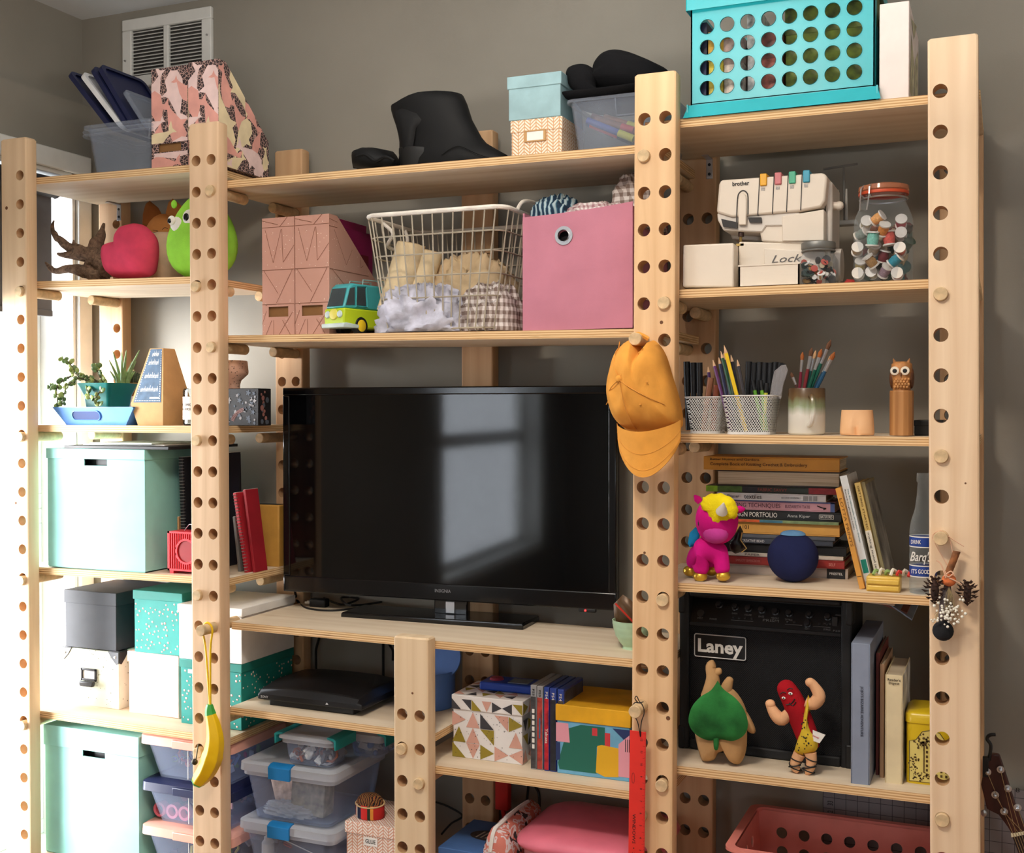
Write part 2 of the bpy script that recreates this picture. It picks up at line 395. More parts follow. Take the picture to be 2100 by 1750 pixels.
# ================================================================ POSTS, SHELVES, PEGS
S = .0762; HR = .0134; PT = .038
M_pine = {}
tones = {'pA': ((218, 186, 148), (236, 208, 172)), 'pB': ((208, 174, 138), (232, 200, 166)), 'pC': ((212, 170, 126), (236, 200, 156)), 'pD': ((222, 190, 154), (240, 214, 182)), 'pE': ((216, 188, 150), (234, 210, 176)), 'bk': ((190, 150, 110), (212, 174, 134))}
for k, (a, c) in tones.items(): M_pine[k] = wood('pine_'+k, a, c, 'z', .6, c2=sc(a, .93))
M_end = mat('pine_end_grain', (214, 180, 132), .75, var=.12, vs=60)
M_knot = mat('pine_knot', (104, 66, 40), .7, var=.2, vs=300)
PH = {'p1': 2.068, 'p2': 2.058, 'p3': 2.0486, 'p4': 2.0458, 'p5': .7545}
def post(label, X, Y, ztop, tone, cols, zhole, lean=0, knots=(), skip=lambda z: False):
    """2x4 upright: rows of round peg holes drilled right through"""
    t = thing('shelf_post', label, 'post', (X, Y, 0), group='drilled pine posts', rot=(0, math.atan(lean), 0))
    w = .0445; r = .004; b = MB()
    zs_ = []
    z = zhole
    while z > .08:
        zs_.append(z); z -= S
    zs_ = sorted(zs_)
    us = [-w+r, 0, w-r] if len(cols) == 2 else ([-w+r, 0, w-r])
    edges = [0.0]
    for z in zs_: edges += [z-.02, z+.02]
    edges.append(ztop-r)
    def hole(i, j):
        if j % 2 == 0: return None
        z = (edges[j]+edges[j+1])/2
        c = (-.0223, .0223)[i]
        return (c, z, HR) if c in cols and not skip(z) else None
    b.plate(us, edges, hole, lambda u, v, d: (u, d, v), PT, 20, 0, 1)
    # eased long edges, sides, ends
    for s_ in (-1, 1):
        x0 = s_*(w-r)
        ring = [(x0, 0), (s_*(w-r*.3), r*.3), (s_*w, r), (s_*w, PT-r), (s_*(w-r*.3), PT-r*.3), (x0, PT)]
        b.loft([[(x, y, 0) for x, y in ring], [(x, y, ztop-r) for x, y in ring]], 0, False, (0, 0))
    full = [(-w+r, 0), (w-r, 0), (w, r), (w, PT-r), (w-r, PT), (-w+r, PT), (-w, PT-r), (-w, r)]
    top = [(x*.93, (y-PT/2)*.85+PT/2) for x, y in full]
    b.loft([[(x, y, ztop-r) for x, y in full], [(x, y, ztop) for x, y in top]], 0, True, (0, 1))
    b.poly([(x, y, 0) for x, y in full])
    part('timber', b, [M_pine[tone], M_pine['bk']], t, ang=30)
    for kx, kz, kr in knots: part('knot', MB().lathe([(kr, -.0003), (kr*.8, .0006), (.0005, .0009)], 10, M=Matrix.Translation((kx, 0, kz)) @ Matrix.Rotation(PI/2, 4, 'X')), M_knot, t)
    return t
C = .0223
PX = {'p1': -2.4219, 'p2': -1.8031, 'p3': -.6738, 'p4': -.0767, 'p5': -1.2367}
BY = .3614
post('leftmost drilled pine post beside the bright window', PX['p1'], 0, 2.168, 'pA', (C,), PH['p1'], 0, ((-.025, 1.985, .005), (.0, 1.2, .004)))
post('drilled pine post with the banana purse hanging on it', PX['p2'], 0, 2.150, 'pB', (-C, C), PH['p2'], -.001)
post('drilled pine post with the yellow cap and red ruler hanging on it', PX['p3'], 0, 2.143, 'pC', (-C, C), PH['p3'], .0035, ((.016, 1.628, .004), (-.018, 1.15, .003), (.034, .81, .005)))
post('tall rightmost drilled pine post with the pinecone charm', PX['p4']+.0, 0, 2.146, 'pD', (-C,), PH['p4'], -.0075, ((.02, 1.31, .002),))
post('short drilled pine post standing under the television shelf', PX['p5'], 0, .932, 'pE', (-C, C), PH['p5'], 0, ((.004, .805, .003),))
post('rear pine post by the wall corner behind the driftwood', PX['p1'], BY, 2.075, 'bk', (C,), PH['p1'], 0)
post('rear pine post whose top shows left of the black boot', PX['p2'], BY, 2.157, 'bk', (-C, C), PH['p2'], 0)
post('rear pine post behind the wire basket and television', PX['p5'], BY, 2.155, 'bk', (-C, C), .8307, 0)
post('rear pine post with bracket left of the white sewing machine', PX['p3'], BY, 2.055, 'bk', (-C, C), PH['p3']-S*2, .004)
post('rear pine post hidden behind the tall rightmost post', PX['p4'], BY, 2.055, 'bk', (-C,), PH['p4'], -.006)

M_ply = wood('plywood_face', (216, 196, 168), (230, 214, 190), 'x', .6, .8, c2=(206, 182, 150))
M_edge = plies('plywood_edge')
SH = {'R1': (-.70, -.045, 2.052, 2.0506), 'R2': (-.70, -.045, 1.6983, 1.6984), 'R3': (-.70, -.045, 1.3976, 1.3949), 'R4': (-.70, -.045, 1.0854, 1.0886), 'R5': (-.70, -.045, .7003, .7051),
      'M1': (-1.81, -.67, 2.0128, 2.0065), 'M2': (-1.81, -.66, 1.632, 1.6185), 'M3': (-1.758, -.66, .9229, .9169), 'M4': (-1.764, -1.196, .7112, .7063), 'M5': (-1.262, -.66, .6333, .6339),
      'L1': (-2.46, -1.83, 2.069, 2.0597), 'L2': (-2.46, -1.835, 1.793, 1.781), 'L3': (-2.46, -1.79, 1.4073, 1.4077), 'L4': (-2.46, -1.765, 1.0248, 1.0306), 'L5': (-2.46, -1.765, .6397, .6331), 'L6': (-2.46, -1.765, .2535, .2526), 'M6': (-1.75, -1.262, .30, .30), 'M7': (-1.21, -.66, .27, .27), 'R6': (-.70, -.045, .27, .27)}
NAMES = {'R1': 'uppermost plywood shelf at right under the turquoise crate', 'R2': 'plywood shelf under the white sewing machine', 'R3': 'plywood shelf holding pencil cups and the carved owl', 'R4': 'plywood shelf holding the stacked craft books',
         'R5': 'plywood shelf holding the black guitar amplifier', 'M1': 'long top plywood shelf holding the black boot', 'M2': 'long plywood shelf holding the wire basket and pink bin', 'M3': 'long plywood shelf under the television', 'M4': 'plywood shelf holding the black game console',
         'M5': 'plywood shelf holding the triangle patterned box', 'L1': 'top left plywood shelf under the whale boxes', 'L2': 'left plywood shelf holding driftwood and plush toys', 'L3': 'left plywood shelf holding potted plants', 'L4': 'left plywood shelf under the tall pale box with folders on top',
         'L5': 'left plywood shelf under the cream trunk box', 'L6': 'lowest left plywood shelf at the bottom edge', 'M6': 'low plywood shelf under the clear storage totes', 'M7': 'low plywood shelf under the pink lidded tub', 'R6': 'low plywood shelf under the pink plastic basket'}
SY0, SY1, ST = .040, .350, .018
def zmax(k, a, b): return max(zs(k, a), zs(k, b))
def zs(k, x):
    x0, x1, a, c = SH[k]; return a+(c-a)*(x-x0)/(x1-x0)
for k, (x0, x1, a, c) in SH.items():
    t = thing('plywood_shelf', NAMES[k], 'shelf', ((x0+x1)/2, SY0, (a+c)/2), group='plywood shelf boards', rot=(0, -math.atan((c-a)/(x1-x0)), 0))
    h = (x1-x0)/2; d = SY1-SY0
    b = MB().add([(x, y, z) for z in (-ST, 0) for y in (0, d) for x in (-h, h)], [(0, 2, 3, 1), (4, 5, 7, 6)], 0)
    b.add([(x, y, z) for z in (-ST, 0) for y in (0, d) for x in (-h, h)], [(0, 1, 5, 4), (2, 6, 7, 3), (0, 4, 6, 2), (1, 3, 7, 5)], 1)
    part('board', b, [M_ply, M_edge], t, .0008, 1)
# round pegs: through the posts and under each shelf end
b = MB(); b.lathe([(.0005, 0), (.0118, 0), (.0131, .0015), (.0131, .1435), (.0118, .145), (.0005, .145)], 20, M=Matrix.Rotation(-PI/2, 4, 'X'))
ME_peg = b.mesh('wooden_peg', [mat('birch_dowel', (206, 178, 138), .7, var=.12, vs=50)])
b = MB(); b.lathe([(.0005, 0), (.0118, 0), (.0131, .0015), (.0131, .085), (.0118, .0865), (.0005, .0865)], 20, M=Matrix.Rotation(-PI/2, 4, 'X'))
def peg(label, X, Y, Z, long=1):
    o = link('wooden_peg', ME_peg, None, (X, Y, Z)); o.scale = (1, long, 1)
    return tag(o, label, 'peg', 'round wooden pegs in the posts')
ENDS = [('R1', None, None), ('R2', ('p3', C), ('p4', -C)), ('R3', ('p3', C), ('p4', -C)), ('R4', ('p3', C), ('p4', -C)), ('R5', ('p3', C), ('p4', -C)), ('R6', ('p3', C), ('p4', -C)),
        ('M1', ('p2', C), ('p3', -C)), ('M2', ('p2', C), ('p3', -C)), ('M3', None, None), ('M4', ('p2', C), ('p5', -C)), ('M5', ('p5', C), ('p3', -C)),
        ('L2', ('p1', C), ('p2', -C)), ('L3', ('p1', C), ('p2', -C)), ('L4', ('p1', C), ('p2', -C)), ('L5', ('p1', C), ('p2', -C)), ('L6', ('p1', C), ('p2', -C))]
LEAN = {'p1': 0, 'p2': -.001, 'p3': .0035, 'p4': -.0075, 'p5': 0}
PN = {'p1': 'leftmost post', 'p2': 'banana purse post', 'p3': 'yellow cap post', 'p4': 'tall rightmost post', 'p5': 'short middle post'}
SN = {'R2': 'the sewing machine', 'R3': 'the pen holder', 'R4': 'the book stack', 'R5': 'the amplifier', 'R6': 'the pink basket', 'M1': 'the black boot', 'M2': 'the wire basket', 'M3': 'the television', 'M4': 'the game console', 'M5': 'the triangle box', 'L2': 'the driftwood', 'L3': 'the plant', 'L4': 'the tall pale box', 'L5': 'the trunk box', 'L6': 'the lowest left'}
for k, *es in ENDS:
    for e in es:
        if not e: continue
        p, c = e; x = PX[p]+c; zt = zs(k, min(max(x, SH[k][0]), SH[k][1]))-ST-.0132
        n = round((PH[p]-zt)/S); z = PH[p]-n*S
        if k in ('R6', 'L6'): z = min(z, zt)
        if abs(z-zt) > .012: z = zt if z > zt else z
        
        x += LEAN[p]*z
        peg('peg in the %s under %s shelf' % (PN[p], SN[k]), x, -.009, min(z, zt))
        peg('rear peg behind the %s under %s shelf' % (PN[p], SN[k]), x, BY-.105, min(z, zt))
for lab, p, c, n, Y, L in (('protruding peg that carries the banana purse', 'p2', C, 15, -.052, 1), ('protruding peg that carries the yellow cap', 'p3', -C, 6, -.06, .75), ('protruding peg that carries the red ruler', 'p3', -C, 16, -.052, 1), ('protruding peg that carries the pinecone charm', 'p4', -C, 11, -.03, .8),
                        ):
    if n == 6: continue
    z = PH[p]-n*S; peg(lab, PX[p]+c+LEAN[p]*z, Y, z, L)
# small steel corner brackets under the top shelves
def bracket(label, X, Y, Z, sgn=1):
    t = thing('corner_bracket', label, 'bracket', (X, Y, Z), group='steel corner brackets')
    part('plate', MB().box(-.0075, .0075, -.002, 0, -.047, 0), M_steel, t, .0008)
    part('flange', MB().box(-.0075, .0075, -.05, -.002, -.0022, 0), M_steel, t, .0008)
    for z in (-.014, -.036): part('screw', MB().cyl((0, -.0035, z), (0, -.0018, z), .0035, n=10), M_dark, t)
bracket('steel corner bracket at the top right of the rear post beside the sewing machine', -.638, BY, 2.034)
bracket('steel corner bracket above the driftwood under the top left shelf', -2.388, BY, 2.048)

# ================================================================ HELPERS FOR THINGS ON SHELVES
M_ink = mat('ink_black', (25, 24, 24), .6, var=0)
M_inkw = mat('ink_white', (232, 230, 224), .6, var=0)
M_paper = mat('paper_white', (232, 230, 226), .8, var=.03)
M_kraft = mat('kraft_board', (188, 148, 100), .85, var=.06, bump=.2, bs=300)
def lidbox(name, label, cat, xl, xr, z0, z1, Y0, dep, mb_, ml=None, lh=0, over=.003, group=None, bev=.0015, rz=0, parts=('body', 'lid')):
    """carton with a slip-over lid; returns the thing and its half width, depth, height (origin: middle of the front bottom edge)"""
    t = thing(name, label, cat, ((xl+xr)/2, Y0, z0), rz, group)
    h = (xr-xl)/2; H = z1-z0
    ml = ml or mb_
    if lh:
        part(parts[0], MB().box(-h+over, h-over, over, dep-over, 0, H-.002), mb_, t, bev)
        part(parts[1], MB().box(-h, h, 0, dep, H-lh, H), ml, t, bev)
    else: part(parts[0], MB().box(-h, h, 0, dep, 0, H), mb_, t, bev)
    t['h'] = 0; del t['h']
    return t, h, H
def decal(parent, polys, y, ms, name='printed_pattern', plane='front'):
    b = MB()
    for i, p in enumerate(polys):
        mi = 0
        if isinstance(p, tuple) and isinstance(p[0], int): mi, p = p
        if plane == 'front': b.poly([(u, y-.00004*min(i, 14), v) for u, v in p], mi)
        elif plane == 'right': b.poly([(y+.00004*min(i, 14), u, v) for u, v in p], mi)
        elif plane == 'top': b.poly([(u, v, y) for u, v in p], mi)
    return part(name, b, ms, parent, smooth=False)
def circ(cx, cy, r, n=12, ry=None): return [(cx+r*math.cos(2*PI*i/n), cy+(ry or r)*math.sin(2*PI*i/n)) for i in range(n)]
def rect(x0, x1, y0, y1): return [(x0, y0), (x1, y0), (x1, y1), (x0, y1)]
def rrect(x0, x1, y0, y1, r, n=5):
    out = []
    for cx, cy, a in ((x1-r, y0+r, -90), (x1-r, y1-r, 0), (x0+r, y1-r, 90), (x0+r, y0+r, 180)):
        for i in range(n+1): q = math.radians(a+90*i/n); out.append((cx+r*math.cos(q), cy+r*math.sin(q)))
    return out
def ring_rr(x0, x1, y0, y1, z, r, n=4): return [(x, y, z) for x, y in rrect(x0, x1, y0, y1, r, n)]
def tub(t, hw, d, H, m, taper=.02, r=.02, rim=.008, n=4, name='tub', wall=.0016, zb=.0):
    """open plastic tub: tapered, rounded corners, rolled rim; origin middle of the front rim edge"""
    b = MB(); k = taper
    b.loft([ring_rr(-hw+k+.01, hw-k-.01, k+.01, d-k-.01, zb+.003, r), ring_rr(-hw+k, hw-k, k, d-k, zb, r), ring_rr(-hw+k-.001, hw-k+.001, k-.001, d-k+.001, zb+.004, r), ring_rr(-hw+rim, hw-rim, rim, d-rim, H-rim, r), ring_rr(-hw, hw, 0, d, H-rim, r), ring_rr(-hw, hw, 0, d, H, r), ring_rr(-hw+rim+wall, hw-rim-wall, rim+wall, d-rim-wall, H, r), ring_rr(-hw+k+wall, hw-k-wall, k+wall, d-k-wall, zb+.006, r)], 0, True, (1, 1))
    return part(name, b, m, t, ang=50)
M_clear = clear('clear_plastic', (176, 184, 198), .15, .2)
M_clear2 = clear('frosted_plastic', (186, 198, 226), .08, .22)
def _pages():
    t = NT('page_edges'); b = t.bsdf(None, .85, spec=.1); n = t.noise(t.coord((4, 4, 700)), 1, 3, .6)
    t.link(t.ramp(n, [(.35, (178, 160, 132)), (.65, (222, 208, 182))]), b.inputs['Base Color']); return t.m
MATS['page_edges'] = _pages()
M_clearL = clear('frosted_lid_plastic', (214, 218, 226), .45, .3)
M_navy = mat('navy_plastic', (30, 36, 72), .4, var=.04)

# ================================================================ LEFT BAY, TOP SHELF
Y = .065; z = zs('L1', -2.2)
xl, xr = fx(166, Y, 250), fx(309, Y, 240)
t = thing('storage_tub', 'clear plastic storage tub holding lids beside the whale boxes', 'tub', ((xl+xr)/2, Y, z))
hw = (xr-xl)/2
tub(t, hw, .22, fz(250, 240, Y)-z, M_clear, .024, .018)
b = MB()
for k in (.012, .022): b.loft([ring_rr(-hw-.001, hw+.001, -.001, .221, fz(250, 240, Y)-z-k, .018), ring_rr(-hw-.003, hw+.003, -.003, .223, fz(250, 240, Y)-z-k-.004, .018), ring_rr(-hw-.001, hw+.001, -.001, .221, fz(250, 240, Y)-z-k-.008, .018)], 0, True, (0, 0))
part('nested_rim', b, M_clear, t)
def lid_plate(label, pa, pb, Yc, mm, wid=.17, th=.010):
    """storage lid standing on edge, leaning to the left in the tub: pa lower end, pb upper end in the picture"""
    A, B = at(*pa, Yc), at(*pb, Yc); d = B-A; L = d.length; an = math.atan2(d.x, d.z)
    t = thing('storage_lid_plate', label, 'lid', A, group='loose storage lids', rot=(0, an, 0))
    b = MB(); b.loft([[(x, y, zz) for y, zz in rrect(0, wid, 0, L, .018, 4)] for x in (-th*.45, -th*.5, th*.1)] , 0, True, (1, 1))
    part('panel', b, mm, t, ang=40)
    b = MB(); q = [(y, zz) for y, zz in rrect(-.003, wid+.003, -.003, L+.003, .02, 4)]; q2 = [(y, zz) for y, zz in rrect(.008, wid-.008, .008, L-.008, .014, 4)]
    b.loft([[(-th*.2, y, zz) for y, zz in q2], [(-th*.5, y, zz) for y, zz in q2], [(-th*.5, y, zz) for y, zz in q], [(th*.8, y, zz) for y, zz in q], [(th*.8, y, zz) for y, zz in q2]], 0, True, (0, 0))
    part('rim', b, mm, t, ang=40)
    return t
lid_plate('navy storage lid leaning furthest left in the clear tub', (226, 262), (140, 150), .09, M_navy)
lid_plate('white storage lid between the navy lids in the tub', (250, 262), (166, 152), .09, mat('white_plastic', (225, 227, 230), .4))
lid_plate('navy storage lid just right of the white lid', (262, 262), (187, 140), .09, M_navy)
lid_plate('navy storage lid second right of the white lid', (276, 262), (202, 136), .095, M_navy)
lid_plate('clear storage lid leaning nearest the whale boxes', (300, 262), (252, 186), .10, M_clear, .17, .006)

# magazine boxes with a whale print
M_wh0 = None
def whale_mat():
    t = NT('whale_print_ground'); b = t.bsdf(None, .7); v = t.coord()
    vo = t.new('TexVoronoi', feature='DISTANCE_TO_EDGE'); vo.inputs['Scale'].default_value = 115; t.link(v, vo.inputs['Vector'])
    t.link(t.ramp(vo.outputs['Distance'], [(.02, (196, 160, 150)), (.09, (58, 46, 48))]), b.inputs['Base Color']); return t.m
M_whg = whale_mat()
M_whc = [mat('whale_pink', (222, 160, 148), .7), mat('whale_pale', (228, 200, 196), .7), mat('whale_cream', (226, 208, 170), .7)]
WH = [(-.5, .02), (-.44, .15), (-.25, .2), (0, .16), (.2, .08), (.36, .02), (.44, .1), (.55, .16), (.5, .02), (.56, -.1), (.44, -.05), (.33, -.05), (.1, -.1), (-.02, -.13), (-.1, -.24), (-.15, -.12), (-.35, -.12)]
def clip_poly(p, x0, x1, z0, z1):
    for ax, lim, sg in ((0, x0, 1), (0, x1, -1), (1, z0, 1), (1, z1, -1)):
        out = []
        for i in range(len(p)):
            a, c = p[i], p[(i+1) % len(p)]; ia = (a[ax]-lim)*sg >= 0; ic = (c[ax]-lim)*sg >= 0
            if ia: out.append(a)
            if ia != ic:
                k = (lim-a[ax])/(c[ax]-a[ax]); out.append(tuple(a[j]+(c[j]-a[j])*k for j in (0, 1)))
        p = out
        if len(p) < 3: return None
    return p
def whales(spec, x0, x1, z0, z1):
    out = []
    for cx, cz, s_, ang, mi, flip in spec:
        ca, sa = math.cos(ang), math.sin(ang)
        s_ *= 1.22; p = [(cx+s_*(u*ca*flip-v*sa*1.25), cz+s_*(u*sa*flip+v*ca*1.25)) for u, v in WH]
        q = clip_poly(p, x0, x1, z0, z1)
        if q: out.append((mi, q))
    return out
rng = random.Random(4)
WSPEC = [(.012, .205, .085, 1.2, 1, 1), (.075, .185, .11, -1.3, 1, 1), (.02, .15, .09, 1.7, 0, -1), (.075, .115, .10, 2.1, 0, 1), (.02, .075, .09, .5, 2, 1), (.07, .045, .10, .15, 1, -1), (.04, .012, .08, .1, 0, 1), (.01, .115, .05, .4, 1, 1), (.1, .2, .06, 2.3, 0, 1)]
SSPEC = [(.03, .2, .085, 1.9, 0, 1), (.085, .205, .1, -.9, 2, 1), (.025, .115, .13, 2.0, 2, 1), (.085, .135, .075, 2.2, 0, 1), (.14, .15, .07, -.8, 0, 1), (.165, .09, .06, 1.2, 0, 1), (.1, .085, .10, .9, 2, -1), (.04, .05, .085, -.3, 0, 1), (.13, .045, .09, -.4, 1, -1), (.07, .015, .07, .6, 2, 1), (.18, .02, .06, .7, 1, 1), (.015, .01, .06, 0, 1, 1), (.2, .05, .05, 1.6, 2, 1)]
def magbox(name, label, xl, xr, z0, H, Y0, dep, mm, hl, group, cut=.62, flat=.14):
    """cardboard magazine file: tall front, side sloping down to a low back, finger slot low on the front"""
    t = thing(name, label, 'magazine file', ((xl+xr)/2, Y0, z0), 0, group); h = (xr-xl)/2
    side = [(0, 0), (dep, 0), (dep, H*(1-cut)), (dep*flat, H), (0, H)]
    b = MB(); g = .0025
    for s_ in (-1, 1): b.prism(side, s_*h, s_*(h-g), 'yz')
    sz0, sz1 = hl; sw = h*.62
    for x0, x1, c, e in ((-h+g, h-g, 0, sz0), (-h+g, h-g, sz1, H), (-h+g, -sw, sz0, sz1), (sw, h-g, sz0, sz1)): b.box(x0, x1, 0, g, c, e)
    b.box(-h+g, h-g, g, dep, 0, g); b.box(-h+g, h-g, dep-g, dep, g, H*(1-cut))
    part('board', b, mm, t)
    part('inner_board', MB().box(-h+g+.001, h-g-.001, g+.004, g+.006, .004, H*.5), mat('kraft_dark', (140, 100, 60), .85), t)
    return t, h
z = zs('L1', -2.1); Y = .075
H = fz(124, 420, Y)-z
for i, (pl, pr, dz) in enumerate(((311, 385, -.004), (386.5, 448, 0))):
    xl, xr = fx(pl, Y, 240), fx(pr, Y, 240)
    t, h = magbox('magazine_file', ('left', 'right')[i] + ' of two pink magazine files printed with whales', xl, xr, z, H+dz, Y, .215, M_whg, (.045, .066), 'whale print magazine files')
    ws = [w_ for w_ in whales([(x-h, zz, s_, a, c, f) for x, zz, s_, a, c, f in WSPEC], -h, h, .068, H+dz)] + whales([(x-h, zz, s_, a, c, f) for x, zz, s_, a, c, f in WSPEC], -h, h, 0, .043)
    decal(t, ws, -.0005, M_whc, 'whale_print')
    sd = [(0, 0), (.215, 0), (.215, H*.38), (.03, H), (0, H)]
    sw = []
    for mi, p in whales(SSPEC, 0, .215, 0, H):
        # keep to the sloping edge
        q = [(u, min(v, H-.002 if u < .03 else H-(u-.03)*(H*.62)/.185)) for u, v in p]; sw.append((mi, q))
    decal(t, sw, h+.0005, M_whc, 'whale_print', 'right')

# ================================================================ LEFT BAY, SECOND SHELF
z = zs('L2', -2.35)
M_drift = None
def drift_mat():
    t = NT('driftwood_grey'); b = t.bsdf(None, .85); v = t.coord((1, 1, 1)); n = t.noise(v, 45, 6, .65, 2.0)
    t.link(t.ramp(n, [(.3, (74, 56, 46)), (.6, (146, 120, 100)), (.8, (176, 150, 126))]), b.inputs['Base Color']); t.bump(b, n, .8, .004); return t.m
Y = .22
t = thing('driftwood', 'grey brown branching piece of driftwood beside the pink heart cushion', 'driftwood', (fx(170, Y), Y, z))
O = Vector((fx(170, Y), Y, z)); b = MB()
def dr(pts, rs, n=8):
    P = curve_pts([at(px, py, Y+dy)-O for px, py, dy in pts], 6); R_ = [rs[0]+(rs[-1]-rs[0])*i/(len(P)-1) for i in range(len(P))] if len(rs) == 2 else None
    if R_ is None:
        R_ = []
        for i in range(len(P)):
            f = i/(len(P)-1)*(len(rs)-1); k = min(int(f), len(rs)-2); R_.append(rs[k]+(rs[k+1]-rs[k])*(f-k))
    for i in range(len(P)):
        R_[i] *= 1+.25*noise.noise(P[i]*60); P[i] += Vector((noise.noise(P[i]*40), noise.noise(P[i]*40+Vector((5, 0, 0))), noise.noise(P[i]*40+Vector((0, 7, 0)))))*.004
    b.tube(P, R_, n)
dr([(225, 552, 0), (200, 530, 0), (170, 518, -.01), (140, 506, -.01), (116, 486, 0), (108, 470, .01), (113, 452, .01)], [.03, .028, .02, .013, .010, .006, .002])
dr([(195, 545, 0), (196, 505, .01), (205, 485, .01), (213, 458, .01)], [.026, .02, .012, .003])
dr([(215, 560, .01), (170, 556, .0), (140, 552, -.01), (115, 556, -.02), (102, 548, -.02), (94, 537, -.02)], [.03, .018, .012, .009, .007, .003])
dr([(175, 522, 0), (150, 524, -.02), (130, 522, -.03), (118, 521, -.03)], [.02, .012, .007, .003])
dr([(160, 512, 0), (152, 500, 0), (151, 492, 0)], [.012, .006, .002])
dr([(190, 540, 0), (185, 556, .02), (160, 563, .03)], [.024, .016, .007])
part('branch', b, drift_mat(), t, ang=60)

# heart cushion
Y = .075; M_heart = fabric('pink_plush', (222, 74, 104), bs=900)
pts_px = [(203, 525), (206, 505), (220, 497), (236, 492), (238, 474), (248, 460), (266, 456), (288, 462), (304, 480), (309, 505), (307, 535), (300, 563), (280, 568), (250, 569), (222, 567), (209, 552)]
zb = zs('L2', -2.1)
O = Vector((fx(258, Y), Y+.05, zb))
t = thing('heart_cushion', 'plain pink heart shaped plush cushion lying on its side', 'cushion', O)
ol = [((at(px, py, Y+.03)-O).x, max((at(px, py, Y+.03)-O).z, .0)) for px, py in pts_px]
ol = [(p.x, max(p.z, .001)) for p in curve_pts([Vector((u, 0, v)) for u, v in ol+ol[:1]], 4)[:-1]]
part('cushion', MB().puff(ol, .05, 0, 8), M_heart, t, ang=80)
# calico cat plush (half hidden)
Y = .26; zb = zs('L2', -2.15)
O = Vector((fx(340, Y), Y, zb)); t = thing('plush_cat', 'cream plush cat with brown ears between the heart and green plush', 'plush toy', O)
M_cream = fabric('cream_plush', (226, 200, 168)); M_brown = fabric('brown_plush', (150, 92, 48)); M_tan = fabric('tan_plush', (190, 130, 74))
w_ = fx(385, Y)-fx(306, Y); Ht = fz(440, 340, Y)-zb
def egg(w, h, d, top=.7, n=24, k=14, cx=0, cy=0, cz=0):
    rs = []
    for i in range(k+1):
        a = -PI/2+PI*i/k; q = max(math.cos(a), .03); zz = (math.sin(a)+1)/2
        f = q*(1-(1-top)*zz**1.5)
        if zz < .12: f = max(f, .0)
        rs.append([(cx+w/2*f**.85*math.cos(2*PI*j/n), cy+d/2*f**.85*math.sin(2*PI*j/n), cz+h*zz) for j in range(n)])
    return rs
part('body', MB().loft(egg(w_, Ht, .12, .9)), M_cream, t, ang=80)
b = MB(); b.loft([[(p[0]*1.012, p[1]*1.012, p[2]*1.008) for p in r] for r in egg(w_, Ht, .12, .9)[9:]], 0, True, (0, 1))
part('head_patch', b, M_tan, t, ang=80)
for s_, mm in ((-1, M_brown), (1, M_tan)):
    ax = s_*w_*.3-.012
    b = MB(); b.puff([(ax-.026, Ht*.86), (ax-.024, Ht*1.02), (ax-.014, Ht*1.17), (ax, Ht*1.21), (ax+.03, Ht*1.1), (ax+.045, Ht*.98), (ax+.02, Ht*.85)], .012, 0, 4)
    part('ear', b, mm, t, ang=80)
b = MB()
for px, py, qx, qy in ((314, 472, 324, 474), (314, 478, 323, 475)): b.tube([at(px, py, Y-.055)-O, at(qx, qy, Y-.062)-O], .0007, 5)
b.tube(curve_pts([at(333, 471, Y-.062)-O, at(338, 467, Y-.064)-O, at(344, 469, Y-.064)-O], 4), .0008, 5)
part('whiskers', b, M_ink, t)
# green plush
Y = .13; zb = zs('L2', -2.0)+.001
O = Vector((fx(416, Y), Y, zb)); t = thing('plush_green', 'lime green egg shaped plush with white eye rings behind the post', 'plush toy', O)
t.name = 'green_plush'
M_green = fabric('lime_plush', (150, 214, 72)); M_wp = fabric('white_plush', (236, 230, 220))
w_ = fx(492, Y)-fx(343, Y); Ht = fz(398, 405, Y)-zb
R_ = egg(w_, Ht, .15, .52, 28, 16)
part('body', MB().loft(R_), M_green, t, ang=80)
def on_egg(px, py, lift=.001):
    v = ray(px, py); o = Vector((0, CAM_Y, CAM_Z)); best = None
    for k in range(400):
        t_ = (Y-.09-CAM_Y)/v.y + k*.0004; p = o+v*t_-O; zz = p.z/Ht
        if 0 < zz < 1:
            a = math.asin(min(1, max(-1, zz*2-1))); f = max(math.cos(a), .03)*(1-.48*zz**1.5)
            f = f**.85
            if (p.x/(w_/2*f))**2+(p.y/(.075*f))**2 <= 1: return p-Vector((0, lift, 0))
    return at(px, py, Y-.06)-O
for nm, c, r, mm in (('eye_ring', (388, 446), .020, M_wp), ('muzzle', (362, 460), .019, M_wp), ('eye_ring', (352, 452), .012, M_wp)):
    p = on_egg(*c); part(nm, MB().ball(tuple(p), (r, .006, r), 14, 8), mm, t, ang=80)
for c, r in (((385, 446), .009), ((350, 454), .006)):
    p = on_egg(*c); part('eye', MB().ball((p.x, p.y-.0055, p.z), (r, .003, r*1.1), 12, 8), mat('black_bead', (16, 16, 18), .2, var=0), t)
for c in ((357, 419), (436, 396)):
    p = at(*c, Y-.03)-O; part('ear', MB().ball(tuple(p), (.008, .007, .011), 10, 6), M_green, t, ang=80)

